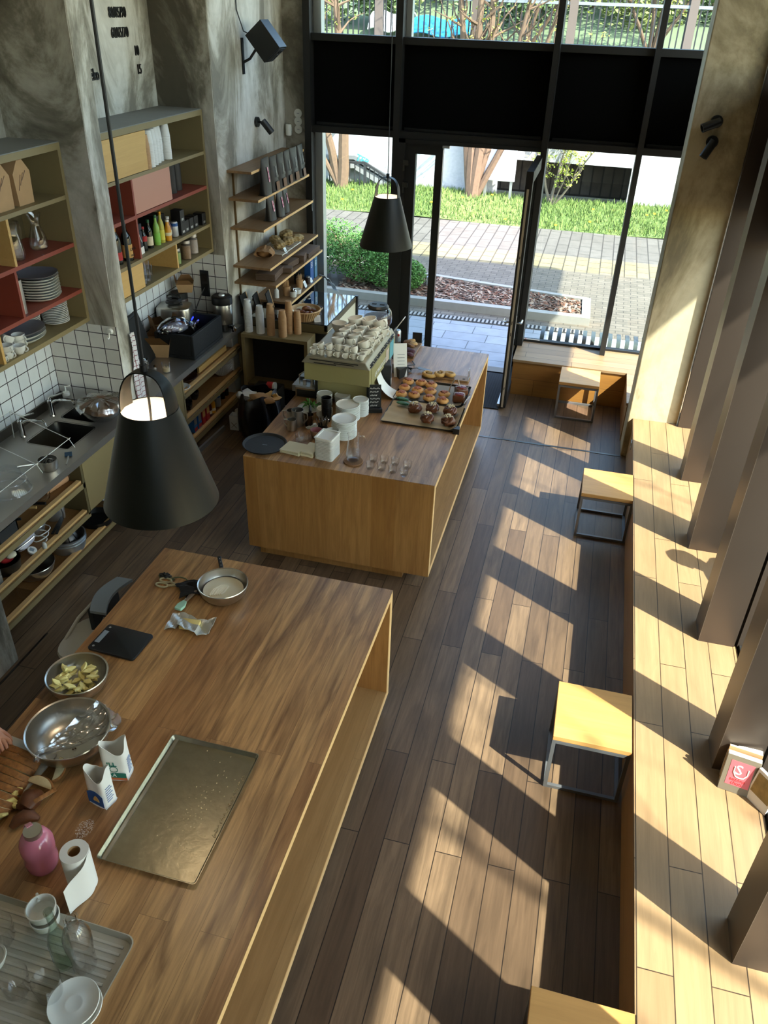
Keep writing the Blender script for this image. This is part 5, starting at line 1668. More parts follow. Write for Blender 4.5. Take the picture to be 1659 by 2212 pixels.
# ---- coffee machine
t = thing('coffee_machine', 'olive coffee machine carrying white cups on the bar', 'coffee machine', (-1.97, 6.68, ZT_))
OM = mat('machine_olive', '#938a5c', .45)
g = G()
X0, X1, Y0, Y1 = -.30, .30, -.46, .44
prof = [(X0, .20), (X1, .20), (X1 + .01, .40), (X1 - .03, .42), (X0 + .03, .42), (X0 - .02, .40)]
def slab(g, prof, ya, yb):
    a = [g.v(x, ya, z) for x, z in prof]
    b = [g.v(x, yb, z) for x, z in prof]
    g._f(a); g._f(list(reversed(b)))
    for i in range(len(prof)):
        g._f((a[i], b[i], b[(i + 1) % len(prof)], a[(i + 1) % len(prof)]))
slab(g, [(X0, .20), (X1, .20), (X1, .36), (X0, .36)], Y0, Y1)
g.build('upper_body', OM, t, False, bev=.006)
g = G()
slab(g, [(X0 - .02, .36), (X1 + .005, .36), (X1 - .035, .425), (X0 + .03, .425)], Y0 - .015, Y1 + .01)
g.build('cup_tray', mat('machine_top', '#928a76', .35, .35), t, False, bev=.008)
g = G()
for k, (a_, b_) in enumerate(((-.2, .0), (-.02, .16), (-.24, .2))):
    g.box(a_, b_, Y0 - .02, Y0 - .0125, .372 + .014 * k, .378 + .014 * k)
for k in range(7):
    g.box(X1 - .012, X1 + .0, Y0 + .05 + .12 * k, Y0 + .14 + .12 * k, .385, .391).box(X1 - .004, X1 + .006, Y0 + .02 + .12 * k, Y0 + .11 + .12 * k, .372, .378)
g.build('vent_slots', M['black'], t, False)
G().box(X0 + .10, X1 - .02, Y0 + .05, Y1 - .05, .02, .20).build('lower_body', OM, t, False, bev=.006)
G().box(X1 - .03, X1 - .005, Y0 + .02, Y0 + .05, .0, .36).box(X0 + .09, X0 + .11, Y0 + .03, Y0 + .05, .0, .2).build('black_trim', M['black'], t, False)
G().box(X1 - .002, X1 + .004, Y0 + .05, Y1 - .02, .20, .36).build('back_panel', OM, t, False)
lettering('LA MARZOCCO', .062, M['whitep'], t, (X1 + .006, Y0 + .16, .235), (PI / 2, 0, PI / 2), .001, sx=.9)
G().box(X1 + .004, X1 + .008, .22, .36, .2, .36).build('photo_card', mat('postcard_teal', '#4f93a0', .5), t, False)
G().box(X1 + .004, X1 + .008, .08, .18, .22, .34).build('photo_card', mat('postcard_pale', '#b8a596', .5), t, False)
g = G()
for sx in (X0 + .13, X1 - .06):
    for sy in (Y0 + .09, Y1 - .09):
        g.cyl(.025, 0, .03, 12, (sx, sy, 0))
g.build('feet', M['black'], t)
for y in (-.25, .05):
    gh = G().cyl(.035, .12, .2, 18, (X0 + .03, y, 0)).build('group_head', M['chrome'], t)
    G().tube([(X0 + .02, y, .12), (X0 - .12, y, .11)], .013).build('portafilter_handle', M['black'], gh)
G().box(X0 - .14, X0 + .11, Y0 + .06, Y1 - .06, .04, .10).build('drip_tray', M['steel'], t, False)
# steel knock box with small steel cups, left of the machine
t = thing('knock_box', 'small steel and wood box with a black front left of the machine', 'box', J(850, 1140) + Vector((-.03, .06, 0)), 0)
G().box(-.13, .12, -.06, .12, 0, .09).build('case', M['board'], t, False)
G().box(-.115, .12, -.064, -.06, .008, .075).build('front', M['black'], t, False)
G().box(-.13, .12, -.06, .12, .09, .095).build('tray', M['steel'], t, False)
g = G()
for x, y in ((-.06, .0), (0, .03), (.05, .06)):
    g.cyl(.016, .095, .15, 14, (x, y, 0))
g.tube([(-.11, .0, .095), (-.11, .0, .19), (-.07, .05, .21)], .006)
g.build('steel_tools', M['steel'], t)

# ---- cups on the machine
ZM = ZT_ + .425
sm = None
gs = 'small espresso cups on the coffee machine'
for i in range(7):
    x = -2.195 + i * .072
    y = 6.275 + R.uniform(-.006, .006)
    l = 'small espresso cup in the lower front row on the machine, %s from the left' % ORD[i]
    if sm is None:
        sm = mkcup('espresso_cup', l, .036, .056, (x, y, ZM), 1.2, None, gs)
    else:
        dup(sm, l, (x, y, ZM), 1.0 + R.uniform(-.4, .5))
for i in range(5):
    dup(sm, 'small espresso cup stacked in the upper front row on the machine, %s from the left' % ORD[i], (-2.12 + i * .074, 6.285, ZM + .05), rot=(R.uniform(-.35, .1), R.uniform(-.25, .25), .6 + R.uniform(-.6, 2.2)))
dup(sm, 'small espresso cup behind the left end of the front row', (-2.195, 6.355, ZM), 2.2)
dup(sm, 'small espresso cup behind the right end of the front row', (-1.765, 6.36, ZM), 2.0)
gm_ = 'cappuccino cups on the coffee machine'
md = None
rows = [(6.42, (-2.02, -1.895, -1.765)), (6.54, (-2.03, -1.90, -1.77)), (6.66, (-2.02, -1.895, -1.765)), (6.78, (-2.0, -1.885, -1.76))]
for r_, (y, xs_) in enumerate(rows):
    for k, x in enumerate(xs_):
        l = 'lower cappuccino cup on the machine, %s row from the front, %s from the left' % (ORD[r_], ORD[k])
        if md is None:
            md = mkcup('cappuccino_cup', l, .056, .064, (x, y, ZM), 2.6, None, gm_)
        else:
            dup(md, l, (x, y, ZM), 2.6 + R.uniform(-.3, .3))
        dup(md, 'upper stacked cappuccino cup on the machine, %s row, %s from the left' % (ORD[r_], ORD[k]), (x, y + .004, ZM + .05), rot=(R.uniform(-.1, .15), R.uniform(.1, .42), 2.6 + R.uniform(-.4, .4)))
gb_ = 'large milk coffee cups on the coffee machine'
bg = mkcup('latte_cup', 'large cup standing alone at the left back of the machine', .072, .085, (-2.15, 6.88, ZM), 3.3, None, gb_)
for x, y, z, l, rt in ((-2.0, 6.90, 0, 'large cup at the back of the machine, under another large cup', (0, 0, 3.3)), (-1.99, 6.905, .06, 'large cup stacked tilted beside the lone large cup', (0, .15, 3.2)), (-1.86, 6.90, 0, 'large cup at the back of the machine, second pile from the right', (0, 0, 3.2)), (-1.86, 6.91, .065, 'large cup topping the second pile from the right at the back', (-.1, .15, 2.9)), (-1.745, 6.89, 0, 'large cup at the back right corner of the machine', (0, 0, 2.8)), (-1.74, 6.895, .06, 'large cup leaning steeply on the back right corner pile', (-.1, .45, 2.4))):
    dup(bg, l, (x, y, ZM + z), rot=rt)

# ---- bean hopper, can, boards
t = thing('bean_container', 'clear bean container with a black lid behind the stacked cups', 'container', (-1.92, 7.42, ZT_))
G().lathe([(0, 0), (.13, 0), (.13, .28), (0, .28)], 28).build('grinder_body', M['black'], t)
G().lathe([(.08, .28), (.135, .36), (.14, .42), (.13, .48), (.10, .51)], 34).build('hopper', M['acryl'], t)
G().lathe([(0, .285), (.078, .285), (.13, .36), (.133, .42), (0, .43)], 30).build('beans', mat('coffee_beans', '#4a2c1a', .5, noise=.6, nscale=120), t)
G().lathe([(.10, .505), (.105, .52), (.09, .54), (0, .54)], 30).build('lid', M['black'], t)
for x in (-.04, .04):
    G().box(x - .022, x + .022, -.012, .012, .54, .543).build('lid_slot', M['black_m'], t, False)
p = K(822, 385)
c = can('silver drink can with a red heart on the bar behind the machine', p, M['alu'], None, .036, .15)
G().lathe([(.0364, .03), (.0364, .07)], 20).build('grey_mark', M['grey_b'], c)
G().blob((.018, -.033, .105), (.014, .006, .016), 0, 1).build('heart_mark', M['red'], c)
t = thing('card_holder', 'white slanted card on a black post behind the bean container', 'card', (-1.75, 7.45, ZT_))
G().box(-.006, .006, -.05, .05, 0, .30).build('post', M['black'], t, False)
G().box(-.004, .004, -.05, .05, 0, .16).xf(Matrix.Translation((0, 0, .29)) @ Matrix.Rotation(.6, 4, 'Y')).build('card', M['whitep'], t, False)

def bun(name, label, loc, r, h, m, top=None, src=None, rz=0, group=None, sugar=None):
    if src:
        return dup(src, label, loc, rz)
    t = thing(name, label, 'pastry', loc, rz, group)
    G().blob((0, 0, h * .45), (r, r, h * .55), .05, 3, 2, 4, -.8).build('bun', m, t)
    if top:
        G().blob((0, 0, h * .86), (r * .62, r * .6, h * .28), .2, 3, 5, 6).build('filling', top, t)
    if sugar:
        g = G()
        for i in range(26):
            a, q = R.uniform(0, 6.28), r * .75 * R.random() ** .5
            g.box(q * math.cos(a) - .004, q * math.cos(a) + .005, q * math.sin(a) - .003, q * math.sin(a) + .004, h * .9 + .018 * (1 - q / r), h * .9 + .022 * (1 - q / r) + .003)
        g.build('topping', sugar, t, False)
    return t
# cookie board
p = K(925, 440)
cbd = thing('serving_board', 'oak board with cookies at the far end of the bar', 'board', p, 0)
G().box(-.085, .085, -.20, .20, 0, .018).build('board', M['board'], cbd, False, bev=.004)
ck_ = None
for i, (u, v, m, l) in enumerate(((880, 475, 'd', 'dark red cookie at the front left of the cookie board'), (925, 485, 'd', 'dark red cookie at the front right of the cookie board'), (880, 450, 'd', 'dark red cookie at the left of the cookie board'), (935, 458, 'd', 'dark red cookie at the right of the cookie board'), (905, 440, 'd', 'dark red cookie behind the others on the cookie board'), (930, 410, 'n', 'nutty brown cookie in the middle of the cookie board'), (955, 395, 'p', 'pale cookie drizzled with chocolate at the right of the board'), (905, 385, 'n', 'nutty cookie at the left back of the cookie board'), (940, 375, 'p', 'pale chocolate drizzled cookie at the very back of the board'))):
    q = K(u, v, ZT_ + .02)
    mm = {'d': mat('dark_red_cookie', '#43161c', .7, noise=.3, nscale=60), 'n': mat('nut_cookie', '#7a5636', .8, noise=.5, nscale=60), 'p': mat('pale_cookie', '#c09a66', .8, noise=.4, nscale=40)}[m]
    o = one(G().blob((0, 0, .014), (.042, .042, .018), .08, 3, i, 5, -.75), 'cookie', mm, l, 'cookie', q, 0, 'cookies on the oak board', rot=(R.uniform(-.25, .25), R.uniform(-.25, .25), 0))
one(G().box(-.05, .05, -.004, .004, 0, .11), 'black_sign', M['black'], 'small black sign standing at the end of the cookie board', 'sign', K(978, 385) + Vector((0, .03, 0)), .1)
# paper menu stand and card holders
p = K(820, 650)
t = thing('menu_stand', 'white menu sheet on a black angled stand beside the machine', 'menu', p, -.35)
G().sheet(lambda u, v: (.005 + .13 * (u - .3), .0 + .1 * v - .02, .30 * v), 2, 4, .004).xf(Matrix.Rotation(.75, 4, 'Z')).build('sheet', M['whitep'], t)
G().prism([(-.09, .05), (.06, -.05), (.07, .09)], 0, .09).build('base', M['black'], t, False)
g = G()
for k in range(6):
    g.bar((.0, .045 * k / 6 - .016, .06 + .03 * k), (.07, .045 * k / 6 - .016, .06 + .03 * k), .003)
g.xf(Matrix.Rotation(.75, 4, 'Z')).build('print', M['grey_b'], t, False)
p = K(735, 735)
t = thing('card_terminal', 'black card terminal with a white tag behind the machine', 'terminal', p + Vector((-.02, .03, 0)), .3)
G().box(-.05, .05, -.06, .10, 0, .22).build('body', M['black'], t, False, bev=.012)
G().box(.045, .053, -.055, -.005, .03, .09).build('tag', M['whitep'], t, False)
one(G().tube([(-1.6, 6.98, ZT_ + .01), (-1.53, 7.05, ZT_ + .02), (-1.5, 7.15, ZT_ + .012), (-1.56, 7.22, ZT_ + .03), (-1.5, 7.3, ZT_ + .015), (-1.55, 7.4, ZT_ + .01)], .005, 6), 'terminal_cable', M['black'], 'tangled black cable on the bar beside the menu stand', 'cable')
t = thing('curled_paper', 'white curled order sheet leaning against the back of the machine', 'paper', K(735, 800) + Vector((-.04, 0, 0)), .1)
G().sheet(lambda u, v: (-.05 + .26 * u ** 1.6, -.09 + .19 * v - .03 * u, .004 + .26 * (1 - u) ** 2.2), 12, 3, .0015).build('sheet', M['whitep'], t)
t = thing('chalk_sign', 'small black sign with white handwriting beside the saucers', 'sign', K(640, 930), .35)
Mt = Matrix.Translation((0, 0, .02)) @ Matrix.Rotation(-.25, 4, 'X')
G().box(-.055, .055, -.004, .004, -.015, .21).xf(Mt).build('board', M['black_m'], t, False)
G().prism([(-.06, -.05), (.06, -.05), (.05, .05), (-.05, .05)], 0, .035).build('foot', M['black'], t, False)
g = G()
for k in range(6):
    z = .175 - .03 * k
    pts = [(-.042 + .084 * q / 15 * (1 - .15 * (k % 3)), -.0055, z + (.009 if q % 2 else -.004) * (1 if (q * 7 + k) % 3 else .3)) for q in range(16)]
    g.tube(pts, .0022, 5)
g.xf(Mt).build('handwriting', M['whitep'], t)
# spatula and scroll board
t = thing('cake_slice', 'black cake slice lying on the bar beyond the trays', 'spatula', K(930, 590, ZT_ + .02), .0)
G().tube([(-.07, 0, .004), (.02, -.005, .006)], [.01, .008]).build('handle', M['black'], t)
G().bar((.02, -.005, .006), (.075, .02, .012), .008, .004).sheet(lambda u, v: (.07 + .13 * u, .02 - .015 * u + .05 * (v - .5), .012 - .01 * u), 1, 1, .003).build('blade', M['steel_d'], t, False)
p = K(1225, 665)
t = thing('serving_board', 'dark wood board with three custard pastries behind the baking tray', 'board', p, -.02)
G().box(-.235, .22, -.06, .06, 0, .02).build('board', M['board'], t, False, bev=.003)
G().cyl(.014, .0205, .0212, 18, (.17, -.02, 0)).build('hole', M['black_m'], t)
hd = thing('sign_holder', 'small wire card holder at the end of the dark wood board', 'holder', p + Vector((.21, .01, .021)), 0)
G().tube([(0, -.04, 0), (0, -.04, .09), (0, .04, .09), (0, .04, 0)], .003, 6, True).build('wire', M['steel'], hd)
GD = mat('custard_dough', '#b98f4c', .55, noise=.3, nscale=25)
sw = None
for i, (u, v, l) in enumerate(((1075, 650, 'swirled custard pastry, left one on the dark wood board'), (1160, 650, 'swirled custard pastry, middle one on the dark wood board'), (1245, 655, 'swirled custard pastry, right one on the dark wood board'))):
    q = K(u, v, ZT_ + .022)
    if sw is None:
        sw = thing('custard_pastry', l, 'pastry', q, 0, 'custard pastries on the dark wood board')
        G().tube([((.02 + .004 * k) * math.cos(.55 * k), (.02 + .004 * k) * math.sin(.55 * k) * .8, .022 + .006 * math.sin(k * .4)) for k in range(1, 13)], .019, 10).build('swirl', GD, sw)
        G().blob((0, 0, .035), (.025, .022, .012), .3, 2, 4, 6).build('filling', mat('nut_crumble', '#8a6a3c', .8, noise=.5, nscale=90), sw)
    else:
        dup(sw, l, q, i * 1.3)
# trays
def sheettray(name, label, x0, x1, y0, y1, z, m, rim=.02, rz=0, lipleft=False):
    cx, cy = (x0 + x1) / 2, (y0 + y1) / 2
    w, d = x1 - x0, y1 - y0
    t = thing(name, label, 'baking tray', (cx, cy, z), rz)
    g = G()
    a = rrect(w - .03, d - .03, .012)
    b = rrect(w - .006, d - .006, .016)
    c_ = rrect(w, d, .016)
    lo = [g.v(p[0], p[1], .003) for p in a]
    hi = [g.v(p[0], p[1], rim) for p in b]
    ho = [g.v(p[0], p[1], rim) for p in c_]
    bo = [g.v(p[0], p[1], 0) for p in rrect(w - .03, d - .03, .012)]
    n = len(a)
    for A, B in ((lo, hi), (hi, ho), (ho, bo)):
        for i in range(n):
            j = (i + 1) % n
            g._f((A[i], A[j], B[j], B[i]))
    g._f(lo); g._f(list(reversed(bo)))
    g.build('pan', m, t, False)
    return t
ta = sheettray('baking_tray', 'far black baking tray with round filled buns on the bar', -1.52, -.87, 6.475, 6.94, ZT_, mat('tray_dark', '#2b2926', .45, .6))
G().sheet(lambda u, v: (-.30 + .60 * u, -.21 + .42 * v, .006 + .002 * math.sin(14 * u + 3 * v) + (.02 * max(0, u - .93) / .07)), 20, 10, .001).build('parchment', mat('parchment_grey', '#8d857a', .7, noise=.12, nscale=10), ta)
tb_ = sheettray('baking_tray', 'near baking tray with chocolate buns on parchment at the bar edge', -1.51, -.845, 5.99, 6.46, ZT_, mat('tray_dark2', '#4a443b', .45, .6))
G().sheet(lambda u, v: (-.335 + .66 * u, -.225 + .46 * v, .012 + .003 * math.sin(9 * u + 5 * v) + .003 * math.sin(23 * v + 7 * u) + (.04 * max(0, u - .92) / .08)), 34, 20, .001).build('parchment', M['parch'], tb_)
gt = 'filled buns on the far baking tray'
bu = None
for i, (u, v, l) in enumerate(((912, 705, 'filled bun at the back left corner of the far tray'), (1018, 715, 'filled bun second in the back row of the far tray'), (1100, 735, 'filled bun third in the back row of the far tray'), (882, 755, 'filled bun at the left in the second row of the far tray'), (988, 775, 'filled bun second in the middle row of the far tray'), (1092, 785, 'filled bun third in the middle row of the far tray'), (855, 805, 'filled bun at the front left corner of the far tray'), (957, 815, 'filled bun second in the front row of the far tray'), (1080, 840, 'filled bun third in the front row of the far tray'), (1203, 808, 'lone filled bun right of the middle row on the far tray'), (1190, 860, 'filled bun at the front right of the far tray'))):
    q = K(u, v + 8, ZT_ + .012)
    if bu is None:
        bu = bun('filled_bun', l, q, .056, .05, M['dough'], M['tomato'], None, 0, gt)
    else:
        dup(bu, l, q, i * .9)
q = K(1322, 855, ZT_ + .012)
ca_ = thing('brown_cake', 'front glazed square cake at the right of the far tray', 'cake', q, .1, 'glazed cakes on the far tray')
G().box(-.055, .055, -.05, .05, 0, .075).build('cake', M['choc'], ca_, True, bev=.018, seg=3)
G().blob((0, 0, .072), (.052, .047, .012), .1, 2).build('glaze', mat('red_glaze', '#6e2414', .2), ca_)
dup(ca_, 'rear glazed square cake at the right of the far tray', K(1340, 800, ZT_ + .012), .5)
t = thing('cake_tongs', 'bent wire cake tongs standing behind the glazed cakes', 'tongs', K(1300, 800, ZT_ + .012), .2)
G().tube([(-.07, 0, 0), (-.055, 0, .08), (-.02, 0, .15), (.01, 0, .15), (.03, 0, .08), (.035, 0, 0)], .005).build('wire', M['steel'], t)
gc = 'chocolate buns on the near baking tray'
cbn = None
for i, (u, v, l) in enumerate(((965, 940, 'brown sugared bun in the back row of the near tray, left one'), (1105, 945, 'brown sugared bun in the back row of the near tray, middle one'), (1250, 965, 'brown sugared bun in the back row of the near tray, right one'), (1065, 1025, 'brown sugared bun in the front row of the near tray, left one'), (1235, 1045, 'brown sugared bun in the front row of the near tray, at the corner'))):
    q = K(u, v, ZT_ + .017)
    if cbn is None:
        cbn = thing('chocolate_bun', l, 'pastry', q, 0, gc)
        g = G()
        g.blob((0, 0, .035), (.062, .06, .04), .10, 3, 3, 5, -.8)
        for k in range(3):
            a = k * 2.1
            g.tube([(.05 * math.cos(a + s * .5) * (1 - .14 * s), .05 * math.sin(a + s * .5) * (1 - .14 * s), .03 + .010 * s) for s in range(5)], [.014, .022, .025, .022, .014], 10)
        g.build('bun', M['choc'], cbn)
        g = G()
        for k in range(40):
            a, rr_ = R.uniform(0, 6.28), .04 * R.random() ** .6
            g.box(rr_ * math.cos(a) - .003, rr_ * math.cos(a) + .004, rr_ * math.sin(a) - .003, rr_ * math.sin(a) + .003, .090 - 6 * rr_ ** 2, .095 - 6 * rr_ ** 2)
        g.build('sugar_topping', M['crumb'], cbn, False)
    else:
        dup(cbn, l, q, i * 1.7)
t = thing('green_tongs', 'kitchen tongs with green leaf shaped tips lying on the near tray', 'tongs', K(930, 875, ZT_ + .03), -.2)
for s, dx in ((1, -.02), (-1, .02)):
    G().bar((.11, 0, .006), (-.02 + dx, s * .035, .006), .014, .004).build('arm', M['steel'], t, False)
    G().blob((-.075 + dx, s * .04, .008), (.06, .026, .012), .12, 3, s + 3, 6).build('tip', M['greenp'], t)
t = thing('tag_holder', 'black wedge card holder at the near right corner of the bar tray', 'holder', K(1312, 1110) + Vector((0, -.01, 0)), .0)
G().prism([(-.035, -.03), (.02, -.03), (.015, .03), (-.01, .03)], 0, .05).build('wedge', M['black'], t, False)
t = thing('wire_card', 'clear slanted price card standing at the right tray edge', 'price tag', K(1380, 880, ZT_ + .015), 0)
G().sheet(lambda u, v: (-.02 + .05 * v, -.05 + .1 * u, .09 * v), 1, 1, .003).build('card', M['acryl'], t, False)
g = G()
for k in range(4):
    g.bar((-.01 + .01 * k, -.035, .02 + .018 * k), (-.01 + .01 * k, .03, .02 + .018 * k), .004)
g.build('print', M['whitep'], t, False)

# ---- plates and saucers
SP = plate_mesh(.07, .012, .005, .8)
GS_ = 'stacked saucers on the bar'
def saucers(lt, lr, p, n):
    return stack('saucer', 'saucer', lt, lr, SP, M['white'], p.x, p.y, ZT_, n, .0085, GS_, seg=28)
saucers('topmost saucer of the stack behind the black cups', 'saucer inside the stack behind the black cups', J(965, 1200), 13)
saucers('topmost saucer of the stack in front of the machine middle', 'saucer inside the stack in front of the machine middle', J(1135, 1190), 10)
saucers('topmost saucer of the tall stack beside the chalk sign', 'saucer inside the tall stack beside the chalk sign', J(1305, 1290), 17)
saucers('topmost saucer of the low stack left of the black cups', 'saucer inside the low stack left of the black cups', J(965, 1300), 8)
PB = plate_mesh(.105, .013, .006, .86)
stack('dessert_plate', 'plate', 'topmost white plate of the rear plate stack on the bar', 'white plate inside the rear plate stack on the bar', PB, M['white'], J(1185, 1330).x, J(1185, 1330).y, ZT_, 13, .0105, 'white plate stacks on the bar', seg=36)
stack('dessert_plate', 'plate', 'topmost white plate of the front plate stack beside the water jug', 'white plate inside the front plate stack beside the water jug', PB, M['white'], J(1150, 1490).x, J(1150, 1490).y, ZT_, 15, .0105, 'white plate stacks on the bar', seg=36)
# black cups
t = thing('black_cup_stack', 'tall stack of ribbed black cups between the saucers', 'cups', J(985, 1350), 0)
g = G()
for k in range(7):
    g.lathe([(.032, .02 * k), (.044, .02 * k + .1), (.041, .02 * k + .1), (.03, .02 * k + .004)], 24)
g.build('cups', mat('black_cup', '#0e0e0f', .3), t)
# milk pitchers
def pitcher(label, loc, r, h, rz):
    t = thing('milk_pitcher', label, 'pitcher', loc, rz, 'steel milk pitchers')
    G().lathe([(0, 0), (r, 0), (r * 1.02, .008), (r * .9, h * .65), (r * .92, h), (r * .88, h), (r * .86, h * .65), (r * .95, .012), (0, .01)], 28).build('body', M['steel'], t)
    G().tube([(r * .9, 0, h * .92), (r * 1.7, 0, h * .88), (r * 1.75, 0, h * .55), (r * 1.0, 0, h * .18)], .006, 8).build('handle', M['steel'], t)
    return t
pitcher('steel milk pitcher at the back left of the three on the bar', J(655, 1370), .043, .12, PI)
pitcher('largest steel milk pitcher, in the middle of the three', J(715, 1385), .055, .14, -.2)
pitcher('small steel milk pitcher in front of the other two', J(660, 1430), .042, .095, PI)
# herbs, sticks
p = J(820, 1235)
t = thing('herb_plate', 'white plate with green herbs beside the saucers', 'plate', p, 0)
G().lathe(PB, 30).build('plate', M['white'], t)
g = G()
for k in range(34):
    a, q, L2 = R.uniform(0, 6.28), R.uniform(0, .05), R.uniform(.04, .08)
    b_ = R.uniform(0, 6.28)
    x, y, z = q * math.cos(a) + .02, q * math.sin(a), .02 + R.uniform(0, .04)
    g.sheet(lambda u, v: (x + L2 * u * math.cos(b_) - (v - .5) * .02 * math.sin(PI * u) * math.sin(b_), y + L2 * u * math.sin(b_) + (v - .5) * .02 * math.sin(PI * u) * math.cos(b_), z + .02 * math.sin(PI * u)), 4, 2, .0008)
g.build('leaves', M['green'], t)
t = thing('spoon_holder', 'dark glass with spoons and a black handle beside the herbs', 'holder', J(820, 1390), 0)
G().lathe([(0, 0), (.035, 0), (.04, .1), (.037, .1), (.033, .006), (0, .006)], 20).build('glass', mat('brown_glass', '#3a2413', .1), t)
G().tube([(0, 0, .02), (.005, .02, .12), (.0, .035, .17)], [.005, .014, .01]).tube([(0, 0, .02), (.02, .0, .14)], .004).build('handles', M['black'], t)
G().tube([(.0, .035, .17), (-.005, .045, .23)], .004).build('spoon', M['chrome'], t)
t = thing('sugar_sticks', 'dark cup of paper sugar sticks before the black cups', 'sugar sticks', J(950, 1430), 0)
G().lathe([(0, 0), (.04, 0), (.042, .05), (.039, .05), (.037, .006), (0, .006)], 20).build('cup', M['black'], t)
g = G()
for k in range(14):
    a = k * 2.4
    q = .008 + .024 * k / 14
    g.tube([(q * math.cos(a), q * math.sin(a), .01), (q * 1.9 * math.cos(a), q * 1.9 * math.sin(a), .105)], .0045, 6)
g.build('sticks', M['steel'], t)
t = thing('sugar_sticks', 'few paper sugar sticks lying beside the pitchers', 'sugar sticks', J(845, 1410), .9)
g = G()
for k in range(4):
    g.tube([(-.05, .012 * k - .02, .005), (.05, .012 * k - .018, .006 + .004 * k)], .004, 6)
g.build('sticks', M['whitep'], t)
one(G().lathe([(0, 0), (.055, 0), (.06, .055), (.057, .058), (.053, .006), (0, .006)], 30), 'glass_bowl', M['glass'], 'low clear glass bowl on the bar beside the round tray', 'bowl', J(757, 1530))
t = thing('pink_bowl', 'small stoneware bowl with pink inside beside the glass bowl', 'bowl', J(890, 1505))
G().lathe([(0, 0), (.035, 0), (.05, .03), (.052, .07), (.048, .07)], 26).build('bowl', mat('clay', '#8a6850', .7), t)
G().lathe([(.048, .07), (.044, .03), (0, .015)], 26).build('glaze', mat('pink_glaze', '#b98590', .25), t)
t = thing('white_pot', 'white pot holding spoons behind the stacked paper trays', 'pot', J(1040, 1540))
G().lathe([(0, 0), (.045, 0), (.056, .10), (.052, .10), (.042, .008), (0, .008)], 26).build('pot', M['white'], t)
G().tube([(-.03, 0, .02), (-.045, .01, .10)], .005).tube([(.02, .01, .02), (.04, .02, .10)], .005).build('spoons', M['steel'], t)
# round tray, napkins, paper tray stack
t = thing('round_tray', 'round black serving tray on the corner of the bar', 'tray', (-2.285, 5.30, ZT_ + .001))
G().lathe([(0, 0), (.16, 0), (.175, .018), (.179, .022), (.172, .022), (.158, .006), (0, .005)], 56).build('tray', M['tray_b'], t)
G().box(-.02, .02, -.003, .003, .0052, .0058).build('mark', M['grey_b'], t, False)
def napkins(label, p, w, d, n, rz):
    t = thing('napkin_pile', label, 'napkins', p, rz, 'cream napkin piles')
    g = G()
    for i in range(n):
        a = R.uniform(-.03, .03)
        g.mark().sheet(lambda u, v: (-w / 2 + w * u, -d / 2 + d * v, .003 + i * .005 + .003 * math.sin(3 * u + i)), 4, 4, .0035).xf(Matrix.Rotation(a, 4, 'Z'))
    g.build('napkins', M['cream'], t)
    return t
napkins('cream napkin pile beside the round black tray', Q(633, 975, z=ZT_) + Vector((0, .02, 0)), .17, .16, 6, -.15)
napkins('cream napkin pile beside the stacked paper trays', Q(670, 980, z=ZT_) + Vector((-.0, .02, 0)), .1, .17, 8, -.12)
t = thing('paper_tray_stack', 'tall stack of white paper snack trays on the bar front', 'paper trays', Q(705, 988, z=ZT_) + Vector((.0, .03, 0)), -.12)
g = G()
n = 14
for i in range(n):
    z0 = i * .0125
    w, d = .15, .17
    g.rprism(w, d, .02, z0, z0 + .009, k=3)
g.build('trays', mat('tray_white', '#d3d1cc', .7), t, False)
z0 = n * .0125
G().rprism(.15, .17, .02, z0 - .002, z0 + .006, k=3).build('top_tray', M['whitep'], t, False)
g = G()
for a_ in ((-.075, -.062, -.085, .085), (.062, .075, -.085, .085), (-.062, .062, -.085, -.072), (-.062, .062, .072, .085)):
    g.box(*a_, z0 + .006, z0 + .014)
g.build('top_rim', M['whitep'], t, False)
# water jug, coaster, glasses
p = Q(763, 998, z=ZT_)
one(G().lathe([(0, 0), (.075, 0), (.077, .006), (.075, .014), (0, .014)], 36), 'cork_coaster', mat('cork', '#7d5a3c', .85, noise=.2, nscale=80), 'round cork coaster under the water jug', 'coaster', p)
t = thing('water_jug', 'tall clear water jug on the cork coaster', 'jug', p + Vector((0, 0, .0145)), .25)
r, h = .058, .235
G().lathe([(0, 0), (r * .75, 0), (r, .035), (r * .98, .06), (r * .78, .15), (r * .72, .18), (r * .78, .225), (r * .82, h), (r * .78, h), (r * .69, .18), (r * .74, .15), (r * .95, .06), (r * .7, .008), (0, .008)], 34).build('body', M['glass'], t)
G().lathe([(0, .009), (r * .7, .01), (r * .94, .04), (r * .9, .085), (0, .085)], 30).build('water', M['water'], t)
G().tube([(r * .74, 0, .215), (r * 1.35, 0, .215), (r * 1.6, 0, .19), (r * 1.55, 0, .12)], .007).build('handle', M['glass'], t)
gw = None
gg = 'clear tumblers beside the water jug'
px_ = [(1080, 262), (1168, 272), (1255, 292), (1342, 315)]
px2 = [(1105, 205), (1190, 218), (1275, 232), (1370, 258)]
for row, (pts, nm) in enumerate(((px_, 'front'), (px2, 'back'))):
    for i, (u, v) in enumerate(pts):
        q = Q(500 + u / 3.6065, 940 + v / 3.6065, z=ZT_)
        l = 'clear tumbler in the %s row by the water jug, %s from the jug' % (nm, ORD[i])
        if gw is None:
            gw = one(G().lathe([(0, 0), (.026, 0), (.032, .02), (.034, .06), (.0325, .06), (.03, .02), (.024, .006), (0, .006)], 24), 'tumbler', M['glass'], l, 'glass', q, 0, gg)
        else:
            dup(gw, l, q, 0)

